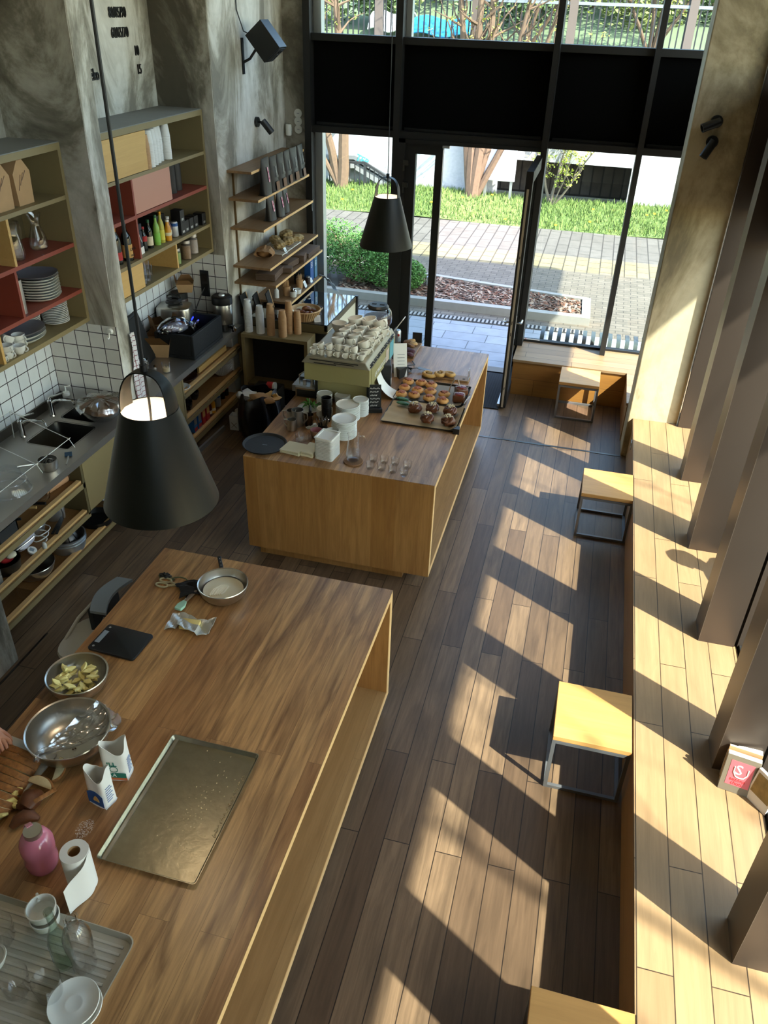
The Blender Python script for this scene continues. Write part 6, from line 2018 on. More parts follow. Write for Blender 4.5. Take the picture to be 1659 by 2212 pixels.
# ================================================================ things on the work table
def steelbowl(name, label, p, r, h, m=None):
    t = thing(name, label, 'bowl', p)
    G().lathe(bowlprof(r, h, .003, r * .45), 48).build('bowl', m or M['steel'], t)
    return t
pb = Q(481, 1275, z=ZT_)
b1 = steelbowl('mixing_bowl', 'steel bowl of cream batter on the far end of the work table', (-1.80, 3.43, ZT_), .145, .10)
G().lathe([(.118, .055), (.12, .0565), (.08, .058), (.03, .062), (0, .06)], 36).build('batter', M['batter'], b1)
g = G()
for k in range(6):
    g.tube([(-.05 + .012 * k, -.085 + .006 * k, .06), (-.05 + .014 * k, -.03, .066), (-.02 + .008 * k, .03, .061)], .007, 6)
g.build('batter_ridges', M['batter'], b1)
b2 = steelbowl('mixing_bowl', 'steel bowl of apple slices at the left edge of the work table', (-2.196, 2.52, ZT_), .15, .105)
asl = None
for i in range(38):
    a, q = R.uniform(0, 6.28), .10 * R.random() ** .5
    lx, ly = -2.196 + q * math.cos(a) - .01, 2.52 + q * math.sin(a) - .03 * (i % 2)
    d_ = math.hypot(lx + 2.196, ly - 2.52)
    lz = ZT_ + .028 + d_ ** 2 * 4 + (.018 if i > 14 else 0) + (.012 if i > 28 else 0)
    ro = (R.uniform(-.5, .5), R.uniform(-.4, .4), R.uniform(0, 6.28))
    if asl is None:
        g = G()
        n = 12
        top = []
        for k in range(n + 1):
            a2 = -.9 + 1.8 * k / n
            top.append((.036 * math.cos(a2) - .012, .042 * math.sin(a2)))
        g.prism(top + [(.004, .018), (-.006, 0), (.004, -.018)], 0, .014)
        asl = one(g, 'apple_slice', M['apple'], 'peeled apple slice in the steel bowl at the table edge', 'apple slice', (lx, ly, lz), 0, 'apple slices in the steel bowl', rot=ro, bev=.002)
    else:
        dup(asl, 'peeled apple slice in the steel bowl at the table edge', (lx, ly, lz), rot=ro)
b3 = steelbowl('mixing_bowl', 'largest steel bowl, empty, with cling film pulled half off', (-2.02, 2.175, ZT_), .19, .125)
g = G()
for k in range(5):
    g.blob((.02 + .02 * math.sin(3 * k), .03 * math.cos(2 * k), .006), (.005, .004, .003), .2, 1)
g.build('seeds', M['kraft_d'], b3)
g = G()
def film2(u, v):
    y = .20 - .40 * u
    x0 = .045 - .10 * u
    w = .16 * math.sin(PI * min(1, .15 + u * .9)) + .03
    x = x0 + w * v
    rr_ = math.hypot(x, y)
    z = .130 - .03 * math.sin(PI * v) * math.sin(PI * u) + .006 * math.sin(31 * v + 5 * u) + .006 * math.sin(22 * u + 9 * v)
    if rr_ > .19:
        z -= (rr_ - .19) * 1.6
    return (x, y, z)
one(G().sheet(film2, 40, 22, .0008), 'cling_film', M['film'], 'crumpled cling film hanging over the largest steel bowl', 'cling film', (-2.02, 2.175, ZT_ + .002))
# knife, scissors, coil, cloth, brush, straws, butter
t = thing('kitchen_knife', 'kitchen knife with black riveted handle behind the batter bowl', 'knife', Q(478, 1226, z=ZT_) + Vector((0, 0, .004)), .55)
G().bar((0, -.03, .006), (0, .10, .008), .024, .016).build('handle', M['black'], t, False, bev=.004)
G().box(-.012, .012, -.19, -.03, .004, .007).build('blade', M['steel'], t, False)
g = G()
for y in (0, .035, .07):
    g.cyl(.003, .014, .0165, 8, (0, y, 0))
g.build('rivets', M['alu'], t)
t = thing('scissors', 'beige handled kitchen scissors lying beside the batter bowl', 'scissors', Q(378, 1266, z=ZT_) + Vector((0, 0, .005)), -.03)
SCM = mat('scissor_beige', '#a49a78', .5)
for s in (1, -1):
    c0 = (-.075, s * .024)
    G().tube([(c0[0] + .038 * math.cos(a), c0[1] + .019 * math.sin(a), .004) for a in [2 * PI * k / 22 for k in range(22)]], .006, 8, True).tube([(-.04, s * .02, .004), (-.01, s * .008, .004), (.02, -s * .004, .004)], [.007, .008, .007]).build('handle', SCM, t)
    G().prism([(.015, -s * .01), (.12, -s * .002), (.12, s * .0), (.015, s * .004)], .001 if s > 0 else .004, .004 if s > 0 else .007).build('blade', SCM, t, False)
G().cyl(.007, 0, .01, 12, (.015, 0, 0)).build('pivot', M['steel'], t)
one(G().tube([(.1 - .012 * k + (.028 * math.cos(k * .9) if 4 < k < 14 else 0), .02 * math.sin(k * .9), .008) for k in range(22)], .004, 6), 'green_string', mat('olive_string', '#5b6444', .7), 'coiled olive green string behind the scissors', 'string', Q(392, 1254, z=ZT_))
one(G().blob((0, 0, .012), (.035, .022, .016), .3, 3, 2, 8), 'black_chain', M['black'], 'small black bead chain heap at the end of the string', 'chain', Q(357, 1247, z=ZT_))
def clothf(u, v):
    return (-.09 + .18 * u + .015 * math.sin(5 * v), -.07 + .14 * v + .02 * math.sin(4 * u), .015 + .022 * abs(math.sin(5 * u + 2 * v)) * math.sin(PI * v) + .012 * math.sin(9 * v + 3 * u) ** 2)
one(G().sheet(clothf, 20, 16, .004), 'black_glove', M['cloth'], 'crumpled black glove half under the batter bowl', 'glove', Q(428, 1280, z=ZT_) + Vector((-.03, 0, 0)), .5)
t = thing('pastry_brush', 'pastry brush with mint bristles resting on the butter wrapper', 'brush', Q(405, 1302, z=ZT_) + Vector((0, 0, .012)), -.12)
G().bar((0, .10, .006), (0, -.02, .012), .018, .012).build('handle', mat('brush_wood', '#7d6a58', .7), t, False, bev=.004)
G().prism([(-.012, -.02), (.012, -.02), (.026, -.06), (.022, -.10), (-.022, -.10), (-.026, -.06)], .004, .022).build('bristles', M['mint'], t, False, bev=.004)
one(G().tube([(0, .07, .004), (.01, -.09, .004)], .004, 6), 'wooden_skewer', M['oakdoor'], 'thin wooden skewer lying beside the pastry brush', 'skewer', Q(396, 1300, z=ZT_))
one(G().tube([(0, .06, .005), (.005, -.06, .005)], .005, 8), 'steel_straw', M['chrome'], 'short steel straw between skewer and pastry brush', 'straw', Q(402, 1292, z=ZT_))
t = thing('butter_wrapper', 'opened silver butter wrapper on the work table', 'butter', Q(412, 1352, z=ZT_), .1)
G().box(-.055, .055, -.045, .03, .004, .03).build('butter', mat('butter', '#d9c27a', .5), t, True, bev=.006)
def wrapb(u, v):
    x, y = -.13 + .26 * u, -.075 + .14 * v
    e = max(abs(u - .5) * 2, abs(v - .5) * 2)
    return (x, y + .02 * math.sin(7 * u), .003 + (.032 if abs(u - .5) < .24 and v < .55 else 0) + .03 * max(0, e - .7) + .01 * abs(math.sin(13 * u + 5 * v)) * e)
G().sheet(wrapb, 22, 14, .0015).build('foil', mat('foil_silver', '#c8c6c0', .35, .6), t, False)
# scale
t = thing('kitchen_scale', 'flat black kitchen scale near the left edge of the table', 'scale', ((-2.318 - 2.028) / 2, 2.885, ZT_), -.05)
G().rprism(.29, .215, .018, .004, .018).build('platform', mat('scale_black', '#10151b', .3), t, True, bev=.003)
G().box(-.135, -.105, -.05, .05, .0181, .0187).build('display', M['grey_b'], t, False)
g = G()
for y in (-.08, .08):
    g.cyl(.007, .0181, .0188, 10, (-.12, y, 0))
g.build('buttons', M['alu'], t)
G().box(-.13, .13, -.09, .09, 0, .004).build('feet', M['black_m'], t, False)
# flour bags
def flour(label, p, rz, w, d, h, lm, kind):
    t = thing('flour_bag', label, 'flour bag', p, rz)
    def f(u, v):
        a = 2 * PI * u
        c, s = math.cos(a), math.sin(a)
        k = (abs(c) ** 5 + abs(s) ** 5) ** (-1 / 5)
        q = 1 + .03 * math.sin(4 * v + 3 * a) - .06 * v
        return (w / 2 * k * c * q, d / 2 * k * s * q * (1 + (.08 * v)), h * v + (.03 * math.sin(2 * a + .6) * v ** 3))
    G().sheet(f, 40, 10, .0015).prism([(-w * .48, -d * .48), (w * .48, -d * .48), (w * .48, d * .48), (-w * .48, d * .48)], 0, .004).build('bag', M['whitep'], t)
    G().box(-w * .42, w * .42, -d * .42, d * .42, 0, h * .35).build('flour', M['white'], t, False)
    if kind == 1:
        G().sheet(lambda u, v: (-w * .45 + w * .9 * u, -d * .515 - .002, h * (.08 + (.34 + .1 * math.sin(PI * u)) * v)), 10, 2, .001).build('blue_print', M['blue'], t)
        G().sheet(lambda u, v: (-w * .1 + w * .32 * u, -d * .515 - .004, h * (.22 + (.05 + .12 * math.sin(PI * u)) * v)), 8, 2, .001).build('pasta_print', TAN, t)
        for k in range(6):
            pass
    else:
        G().sheet(lambda u, v: (-w * .46 + w * .92 * u, -d * .515 - .002, h * (.04 + .09 * v)), 2, 1, .001).build('orange_print', mat('orange_print', '#c8673a', .6), t)
        G().sheet(lambda u, v: (-w * .3 + w * .75 * u, -d * .515 - .003, h * (.12 + .15 * v)), 2, 1, .001).build('green_print', mat('teal_print', '#1d6a5a', .6), t)
        lettering('KA', .034, M['whitep'], t, (-w * .25, -d * .52 - .003, h * .15), (PI / 2, 0, 0), .0006, sx=.8)
        lettering('ILL', .036, bpy.data.materials['teal_print'], t, (-w * .25, -d * .52 - .003, h * .50), (PI / 2, 0, 0), .0006, bold=.001)
        G().lathe([(.018, 0), (.02, .001), (.016, .001)], 20).xf(Matrix.Translation((.0, -d * .52 - .003, h * .4)) @ Matrix.Rotation(PI / 2, 4, 'X')).build('emblem', bpy.data.materials['teal_print'], t)
    g = G()
    for k in range(7):
        g.bar((w * .515 + .001, -d * .3, h * (.2 + .07 * k)), (w * .515 + .001, d * (.1 + .1 * (k % 2)), h * (.2 + .07 * k)), .003)
    g.build('small_print', mat('pale_blue_print', '#8f9fc0', .7), t, False)
    return t
flour('open flour bag with a blue pasta print, front one of the two', (-1.715, 1.945, ZT_), -.2, .10, .075, .20, None, 1)
flour('open flour bag with green and orange print behind the blue printed one', (-1.725, 2.095, ZT_), .22, .115, .08, .20, None, 2)
# bread on a cutting board
t = thing('cutting_board', 'pale plastic cutting board at the left edge of the table', 'cutting board', (-2.235, 1.87, ZT_), -.1)
G().rprism(.32, .52, .03, 0, .015).build('board', mat('board_pale', '#b9b3a4', .5), t, True, bev=.003)
ls = None
BM2 = [M['bread'], M['crumb']]
for i in range(9):
    loc = (-2.20 + .004 * i, 2.02 - .035 * i + .03, ZT_ + .017)
    l = 'slice of the cut crusty loaf on the board, %s from the far end' % ORD[i]
    if ls is None:
        g = G()
        prof = [(.11 * math.cos(a), .07 * math.sin(a)) for a in [PI * k / 14 for k in range(15)]]
        def sl(u, v):
            return (0, 0, 0)
        lo = [g.v(x, -.015, z) for x, z in prof]
        hi = [g.v(x, .015, z) for x, z in prof]
        for k in range(14):
            g._f((lo[k], lo[k + 1], hi[k + 1], hi[k]))
        g._f((lo[0], hi[0], hi[-1], lo[-1]))
        g.mat(1)
        g._f(lo); g._f(list(reversed(hi)))
        ls = one(g, 'bread_slice', BM2, l, 'bread slice', loc, 0, 'slices of the crusty loaf', rot=(.35, 0, -.12), bev=.003)
    else:
        dup(ls, l, loc, rot=(.3 + .04 * i, 0, -.12 + .02 * (i % 3)))
ea = None
for i, (px, py, r, l) in enumerate(((15, 1722, .3, 'pale apple peel heap piece at the board front'), (18, 1750, 1.2, 'curved apple core piece lying on the near end of the board'), (45, 1725, 2.0, 'small apple scraps beside the last bread slice'))):
    q = Q(px, py, z=ZT_ + .02)
    one(G().tube([(.045 * math.cos(a), .03 * math.sin(a), .01 + .008 * math.sin(2 * a)) for a in [PI * 1.4 * k / 8 for k in range(9)]], [.006, .012, .014, .014, .015, .014, .012, .01, .006], 8), 'apple_scrap', M['apple'], l, 'apple scrap', q, r)
for i, (px, py, r, l, rot) in enumerate(((122, 1668, .2, 'white bread slice lying flat in front of the largest bowl', (PI / 2, .0, 1.9)), (88, 1703, 0, 'bread end with pale cut side beside the board', (-.9, 0, -.1)), (93, 1728, 0, 'bread slice leaning with brown crust up beside the board', (.7, .2, 1.2)))):
    dup(ls, l, Q(px, py, z=ZT_) + Vector((0, 0, .018)), rot=rot, scale=.62, group='loose bread slices')
one(G().blob((0, 0, .03), (.05, .06, .035), .12, 3, 6), 'bread_end', M['bread_d'], 'dark brown bread end lying beside the board', 'bread', Q(68, 1738, z=ZT_))
t = thing('croissant_piece', 'torn glazed croissant piece behind the pink bottle', 'pastry', Q(56, 1775, z=ZT_), .7)
G().tube([(-.06, -.02, .015), (-.03, .0, .025), (0, .005, .03), (.03, 0, .025), (.055, -.02, .015)], [.012, .026, .03, .025, .01], 12).build('croissant', M['bread_d'], t)
# pink bottle
t = thing('water_bottle', 'big translucent pink water bottle with steel cap', 'bottle', Q(80, 1888, z=ZT_) + Vector((.0, .045, 0)), 2.6)
g = G()
g.lathe([(0, 0), (.055, 0), (.064, .02), (.066, .06), (.061, .09), (.068, .12), (.066, .16), (.05, .195), (.034, .205)], 36)
g.build('body', mat('pink_translucent', '#c9748c', .25, coat=.6), t)
G().lathe([(.033, .20), (.036, .202), (.036, .228), (0, .23)], 26).build('cap', M['steel'], t)
G().sheet(lambda u, v: (.02 + .065 * u, -.012 + .024 * v, .232 - .07 * u ** 2), 8, 1, .004).blob((.085, 0, .16), (.012, .014, .016), 0, 2).build('strap', mat('pink_strap', '#c98a9a', .5), t)
# paper towel roll
pr_ = Q(178, 1935, z=ZT_)
t = thing('paper_towel', 'white paper towel roll standing with its sheet unrolled on the table', 'paper towel', (-1.58, 1.565, ZT_), 0)
G().lathe([(.024, 0), (.055, 0), (.055, .215), (.024, .215)], 40).build('roll', M['whitep'], t)
G().lathe([(.024, .215), (.024, .0), (.0235, 0), (.0225, .215)], 30).build('core', M['kraft'], t)
def sheetf(u, v):
    a = -.9 + .0 * u
    if u < .25:
        ang = 1.0 - u / .25 * 1.0
        return (.0565 * math.cos(ang), .0565 * math.sin(ang), .001 + .21 * v)
    d = (u - .25) / .75
    return (.0565 + .006 * math.sin(6 * d) - .03 * d ** 2, -.13 * d, (.001 + .21 * v) - .06 * d * v + .002)
G().sheet(sheetf, 24, 6, .0012).build('loose_sheet', M['whitep'], t)
# big steel tray
t = sheettray('baking_tray', 'large empty steel baking tray with crumbs on the work table', -1.587, -1.134, 1.668, 2.362, ZT_, M['steel_t'], .022)
G().box(-.205, -.190, -.335, .335, .003, .008).build('pressed_rib', M['steel'], t, False)
g = G()
for k in range(70):
    x, y = R.gauss(.07, .05), R.gauss(.03, .12)
    s_ = R.uniform(.001, .0035)
    if abs(x) < .2 and abs(y) < .32:
        g.box(x, x + s_, y, y + s_ * 1.3, .003, .003 + s_ * .7)
for k in range(110):
    x, y = .195 + R.gauss(0, .005), R.uniform(-.12, .22)
    s_ = R.uniform(.001, .004)
    g.box(x, x + s_, y, y + s_ * 1.3, .004, .004 + s_ * .7)
cr_ = g.build('crumbs', M['crumb'], t, False)
cr_['kind'] = 'stuff'
fl = G()
for k in range(260):
    a, q = R.uniform(0, 6.28), .035 * R.random() ** .5
    fl.box(q * math.cos(a), q * math.cos(a) + .002, 1.4 * q * math.sin(a), 1.4 * q * math.sin(a) + .0016, 0, .0006)
p = Q(182, 1790, z=ZT_)
one(fl, 'flour_dust', M['whitep'], 'small dusting of white flour on the table beside the steel tray', 'flour', p, 0, kind='stuff', smooth=False)
# fluted tray
p0, p1, p2 = Q(293, 2030, z=ZT_), Q(23, 1938, z=ZT_), Q(213, 2167, z=ZT_)
t = thing('fluted_tray', 'large grey fluted plastic drying tray in the near left corner', 'tray', (-1.58, 1.205, ZT_), -.02)
g = G()
w, d = .655, .43
a = rrect(w - .03, d - .03, .03)
b = rrect(w, d, .04)
lo = [g.v(p[0], p[1], .004) for p in a]
hi = [g.v(p[0] * .985, p[1] * .985, .024) for p in b]
ho = [g.v(p[0], p[1], .024) for p in b]
bo = [g.v(p[0], p[1], 0) for p in rrect(w - .02, d - .02, .03)]
for A, B in ((lo, hi), (hi, ho), (ho, bo)):
    for i in range(len(a)):
        j = (i + 1) % len(a)
        g._f((A[i], A[j], B[j], B[i]))
g._f(lo); g._f(list(reversed(bo)))
g.build('tray', mat('fluted_grey', '#aaa598', .4), t)
g = G()
for k in range(13):
    y = -.17 + k * .0285
    g.bar((-.29, y, .004), (.29, y, .004), .012, .008)
g.build('ribs', mat('fluted_rib', '#b4afa3', .4), t, False, bev=.003)
ZF = ZT_ + .01
WC = thing('coffee_cup', 'upper of two nested white coffee cups on the fluted tray', 'cup', Q(95, 2010, z=ZF) + Vector((-.0, .02, .055)), 2.4, 'nested white cups on the fluted tray')
G().lathe(cupprof(.056, .07), 28).build('bowl', M['white'], WC)
G().tube([(.04, 0, .055), (.075, 0, .05), (.07, 0, .025), (.042, 0, .02)], .006).build('handle', M['white'], WC)
dup(WC, 'lower of two nested white coffee cups on the fluted tray', Q(95, 2010, z=ZF) + Vector((.004, .02, 0)), 2.9)
t = thing('glass_bottle', 'tall narrow empty glass bottle on the fluted tray', 'bottle', Q(142, 2078, z=ZF), 0)
G().lathe([(0, 0), (.036, 0), (.038, .01), (.038, .15), (.03, .19), (.015, .24), (.014, .31), (.018, .312), (.018, .33), (.012, .33), (.012, .24), (.027, .188), (.035, .15), (.034, .012), (0, .01)], 32).build('body', glass('green_tint_glass', '#f1f7f3', .03, 1.45, 1.2), t)
g = G()
for k in range(7):
    g.box(-.0385, -.0375, -.012 + .002 * (k % 2), .012, .05 + .013 * k, .058 + .013 * k)
g.xf(Matrix.Rotation(.9, 4, 'Z')).build('print', M['grey_b'], t, False)
t = thing('glass_bottle', 'wide empty glass bottle with short neck on the fluted tray', 'bottle', Q(185, 2085, z=ZF), 0)
G().lathe([(0, 0), (.04, 0), (.044, .012), (.043, .08), (.05, .15), (.05, .20), (.035, .245), (.02, .26), (.02, .29), (.025, .293), (.025, .31), (.018, .31), (.017, .26), (.032, .24), (.047, .198), (.047, .15), (.04, .08), (.04, .014), (0, .01)], 32).build('body', M['glass'], t)
gls = None
for i, (px, py, l) in enumerate(((42, 2145, 'clear drinking glass in the middle of the fluted tray front'), (112, 2155, 'clear drinking glass beside the white saucers'), (10, 2035, 'clear drinking glass at the photo edge beside the nested cups'))):
    q = Q(px, py, z=ZF)
    if gls is None:
        gls = one(G().lathe([(0, 0), (.03, 0), (.044, .03), (.051, .12), (.049, .12), (.042, .03), (.03, .008), (0, .008)], 30), 'drinking_glass', M['glass'], l, 'glass', q, 0, 'drinking glasses on the fluted tray')
    else:
        dup(gls, l, q)
one(G().lathe(bowlprof(.05, .05, .003, .025), 28), 'white_bowl', M['white'], 'white bowl cut by the left photo edge on the fluted tray', 'bowl', Q(-14, 2085, z=ZF))
q = Q(166, 2180, z=ZF)
so = one(G().lathe([(0, 0), (.05, 0), (.07, .006), (.09, .016), (.088, .019), (.068, .010), (.05, .007), (.033, .0075), (.030, .0083), (.027, .0075), (0, .007)], 48), 'saucer', M['white'], 'lower white saucer at the near corner of the fluted tray', 'saucer', q, 0, 'saucers on the fluted tray')
so2 = dup(so, 'upper white saucer with a ring at the near corner of the fluted tray', q + Vector((-.012, .006, .013)))

# high chair behind the table
t = thing('grey_chair', 'grey plastic chair with arm rests behind the left table edge', 'chair', (-2.62, 3.32, 0), .05)
def pan(u, v):
    a, r = 2 * PI * u, v
    x, y = .21 * r * math.cos(a), .21 * r * math.sin(a)
    k = (abs(math.cos(a)) ** 3 + abs(math.sin(a)) ** 3) ** (-1 / 3)
    return (x * k, y * k - .08, .56 + .03 * r ** 4 + .015 * math.cos(a) * r)
G().sheet(pan, 36, 6, .02).build('seat', M['grey_p'], t)
G().sheet(lambda u, v: (-.06 + .11 * v - .05 * math.sin(PI * u), .0 + .36 * u, .74 + .0 * v), 10, 2, .02).build('arm_rest', M['grey_b'], t)
G().box(-.09, -.06, .02, .34, .5, .73).build('back_support', M['rubber'], t, False)
G().tube([(-.2, -.12, .57), (-.19, .05, .62), (-.13, .2, .68)], .012).build('side_rail', M['grey_p'], t)
for x, y in ((-.16, -.2), (.14, -.2), (-.16, .3), (.14, .3)):
    G().tube([(x * .8, y * .8, .55), (x, y, 0)], .014).build('leg', M['black'], t)
G().box(.02, .14, .28, .36, .6, .62).build('white_tray', M['whitep'], t, False)

# books by the window
bx = None
for i, (dx, h, th, m, l) in enumerate(((0, .23, .012, 'c', 'front magazine with a pink cover leaning against the fin'), (.02, .22, .02, 'w', 'white paged book right behind the pink cover magazine'), (.045, .23, .018, 't', 'tan covered book in the middle of the leaning row'), (.07, .22, .02, 'w', 'white paged book nearest the fin'))):
    y0 = 3.245 + dx * 1.3
    t = thing('magazine' if i == 0 else 'book', l, 'magazine' if i == 0 else 'book', (1.235 + .006 * i, y0 + .01, .452), -.22, 'books leaning on the window bench', (-.22, 0, -.18))
    mm = {'c': mat('grey_brown_cover', '#6a6052', .5), 'w': mat('white_cover', '#c9c6bf', .5), 't': mat('tan_cover', '#a5815a', .5)}[m]
    G().box(-.085, .085, 0, th, 0, h).build('cover', mm, t, False)
    G().box(-.083, .083, .002, th - .002, h, h + .001).build('pages', M['whitep'], t, False)
    if i == 0:
        G().box(-.06, .06, -.0012, 0, .045, .20).build('pink_panel', mat('coral_pink', '#c25a62', .5), t, False)
        lettering('S', .085, M['whitep'], t, (-.03, -.0015, .12), (PI / 2, 0, 0), .0006)
        G().tube([(-.035, -.002, .165), (-.035, -.002, .13), (-.02, -.002, .105), (.0, -.002, .1), (.02, -.002, .105), (.035, -.002, .13), (.035, -.002, .165)], .0035, 6).build('emblem', M['whitep'], t)
        lettering('sezóna', .03, M['red'], t, (-.045, -.0015, .075), (PI / 2, 0, 0), .0006)
        lettering('chuti', .03, M['red'], t, (-.035, -.0015, .052), (PI / 2, 0, 0), .0006)
t = thing('book', 'food picture book standing beside the pink cover magazine', 'book', (1.335, 3.20, .452), -.9, 'books leaning on the window bench', (-.15, 0, -.9))
G().box(-.07, .07, 0, .02, 0, .21).build('cover', M['whitep'], t, False)
G().box(-.06, .06, -.001, 0, .06, .19).build('photo', mat('food_photo', '#8a7340', .5, noise=.6, nscale=25), t, False)
# ================================================================ outside
TER = bricks('terrace_tiles', '#7d8288', '#8d9196', '#3f4347', 'X', 'Y', .62, .31, .006, .6, .37, (0, 0), .08)
PAV = bricks('cream_paving', '#5b554a', '#676055', '#39352e', 'X', 'Y', .22, .11, .006, .8, .5, (0, 0), .12)
PAVC = bricks('cream_band_paving', '#776b4c', '#827658', '#3d372b', 'Y', 'X', .35, .22, .012, .8, .3, (0, 0), .1)
PAVG = bricks('grey_band_paving', '#56524d', '#605c57', '#332f2c', 'Y', 'X', .6, .22, .012, .8, .3, (0, 0), .1)
CON = mat('kerb_concrete', '#8a8983', .85, noise=.12, nscale=12)
GZ = -.03
struct(G().box(-30, 30, -20, 60, -.4, GZ - .02), 'ground', CON)
struct(G().box(-9, 4, 9.9, 11.62, GZ - .02, GZ), 'terrace', TER)
struct(G().box(1.56, 30, -20, 11.62, GZ - .02, GZ - .001), 'sidewalk', PAV)
struct(G().box(-14, 12, 11.62, 14.95, GZ - .02, GZ), 'pavement', PAV)
struct(G().box(-14, 12, 14.95, 15.95, GZ - .02, GZ), 'pavement_band', PAVC)
struct(G().box(-14, 12, 15.95, 18.0, GZ - .02, GZ), 'pavement_edge', PAVG)
t = thing('drain_grate', 'dark slotted drain grate across the terrace outside the door', 'drain')
g = G()
n = 99
for k in range(n):
    g.box(-6 + k * .062, -6 + k * .062 + .03, 11.66, 11.80, GZ, GZ + .012)
g.build('bars', CON, t, False)
G().box(-6, .15, 11.64, 11.82, GZ, GZ + .003).build('channel', M['black_m'], t, False)
t = thing('planting_bed', 'kerbed bed of bark mulch between terrace and pavement', 'flower bed')
poly = [(-7.5, 12.15), (.16, 12.06), (.13, 13.06), (-2.4, 13.48), (-7.5, 14.5)]
inn = [(-7.5, 12.27), (.03, 12.2), (.0, 12.98), (-2.4, 13.38), (-7.5, 14.38)]
g = G()
for z in (0,):
    a = [g.v(x, y, GZ) for x, y in poly]
    b = [g.v(x, y, GZ + .12) for x, y in poly]
    c_ = [g.v(x, y, GZ + .12) for x, y in inn]
    d = [g.v(x, y, GZ) for x, y in inn]
    for A, B in ((a, b), (b, c_), (c_, d)):
        for i in range(5):
            j = (i + 1) % 5
            g._f((A[i], A[j], B[j], B[i]))
g.build('kerb', CON, t, False)
G().prism(inn, GZ, GZ + .07).build('soil', mat('dark_soil', '#2c211a', .95), t, False)
g = G()
cm = [mat('bark_dark', '#4a382c', .9), mat('bark_pale', '#8d7a68', .9), mat('bark_red', '#6b4632', .9)]
for k in range(5200):
    x, y = R.uniform(-3.9, 0), R.uniform(12.25, 13.6)
    if y > 12.98 - (x) * .165:
        continue
    g.mi = R.randrange(3)
    L_, W2, a, e = R.uniform(.03, .08), R.uniform(.008, .022), R.uniform(0, PI), R.uniform(-.4, .4)
    dx, dy = math.cos(a), math.sin(a)
    z = GZ + .075 + R.uniform(0, .03)
    g.poly([(x - dx * L_ - dy * W2, y - dy * L_ + dx * W2, z - e * L_), (x - dx * L_ + dy * W2, y - dy * L_ - dx * W2, z - e * L_), (x + dx * L_ + dy * W2, y + dy * L_ - dx * W2, z + e * L_), (x + dx * L_ - dy * W2, y + dy * L_ + dx * W2, z + e * L_)])
o = g.build('mulch', cm, t, False)
o['kind'] = 'stuff'
one(G().box(-.06, .06, -.06, .06, 0, .16), 'ground_box', M['grey_b'], 'small dark green box standing in the mulch left of the door', 'box', (-2.47, 12.95, GZ + .07))
# lawn and grass
def lawnf(u, v):
    return (-12 + 20 * u, 18 + 2.4 * v, GZ + .16 * math.sin(PI * .5 * v) + .03 * math.sin(20 * u))
struct(G().sheet(lawnf, 40, 6, .01), 'lawn', mat('lawn_green', '#586b38', .95, noise=.35, nscale=4), smooth=True)
g = G()
gm2 = [mat('grass_light', '#6b8240', .9), mat('grass_dark', '#4c612c', .9), mat('dandelion', '#e0c020', .8)]
for k in range(15000):
    u, v = R.uniform(.22, .74), R.uniform(0, 1)
    p = Vector(lawnf(u, v))
    a, h = R.uniform(0, PI), R.uniform(.05, .14)
    g.mi = R.randrange(2)
    w = .012
    dx, dy = math.cos(a) * w, math.sin(a) * w
    lx, ly = R.uniform(-.05, .05), R.uniform(-.05, .05)
    g.poly([(p.x - dx, p.y - dy, p.z), (p.x + dx, p.y + dy, p.z), (p.x + lx, p.y + ly, p.z + h)])
g.mi = 2
for k in range(14):
    p = Vector(lawnf(R.uniform(.3, .7), R.uniform(0, .8)))
    g.cbox((p.x, p.y, p.z + .09), (.05, .05, .02))
o = one(g, 'grass', gm2, 'green grass with a few dandelions along the white wall', 'grass', kind='stuff', smooth=False)
# white retaining wall with a dark opening
WH = plaster('white_wall', ('#8d9092', '#a8aaab', '#b4b5b5', '#bcbcba'), .7, 1, .9, .1)
YW = 20.35
t = sthing('wall_exterior')
struct(G().box(-16, -2.45, YW, YW + .4, GZ, 3.15).box(.62, 10, YW, YW + .4, GZ, 3.15).box(-2.45, .62, YW, YW + .4, .93, 3.15), 'concrete', WH, t)
struct(G().box(-2.6, .8, YW + 1.4, YW + 1.5, GZ, 1.2).box(-2.6, .8, YW + .4, YW + 1.4, 1.1, 1.2), 'recess', bricks('recess_boards', '#3a322b', '#45403a', '#1d1916', 'Z', 'X', 2, .25, .02, .9, 0, (0, 0), .2), t)
t = thing('notice_board', 'white notice board on two posts behind the tree trunks', 'notice board', (-2.35, 19.95, .05))
G().box(-.38, .38, 0, .04, .45, 1.55).build('panel', mat('board_white', '#c9cbd0', .5), t, False, bev=.03)
for x in (-.3, .3):
    G().box(x - .03, x + .03, .04, .09, 0, 1.5).build('post', M['alu'], t, False)
# ramp wall and railing at the left
t = thing('ramp_railing', 'dark bar railing with a sloping ramp parapet by the white wall', 'railing')
YR = 20.05
A = [Q(690, 348, y=YR), Q(788.7, 351.6, y=YR), Q(858, 398, y=YR)]
B = [Q(690, 405, y=YR), Q(788.7, 415, y=YR), Q(862, 424, y=YR)]
RG = mat('railing_grey', '#222326', .6)
g = G().bar(A[0], A[1], .07, .05).bar(A[1], A[2], .07, .05)
for k in range(9):
    a, b = A[0].lerp(A[1], k / 9), B[0].lerp(B[1], k / 9)
    g.bar(a, (a.x, YR, GZ + .1), .02)
for k in range(7):
    a = A[1].lerp(A[2], k / 7)
    g.bar(a, (a.x, YR, GZ + .1), .02 if k else .06)
g.build('bars', RG, t, False)
g = G()
Z = [(690, 338, 690, 353), (770, 336, 770, 345), (845, 378, 838, 386)]
c1_ = [Q(690, 333, y=20.3), Q(769, 335, y=20.3), Q(856, 385, y=20.3)]
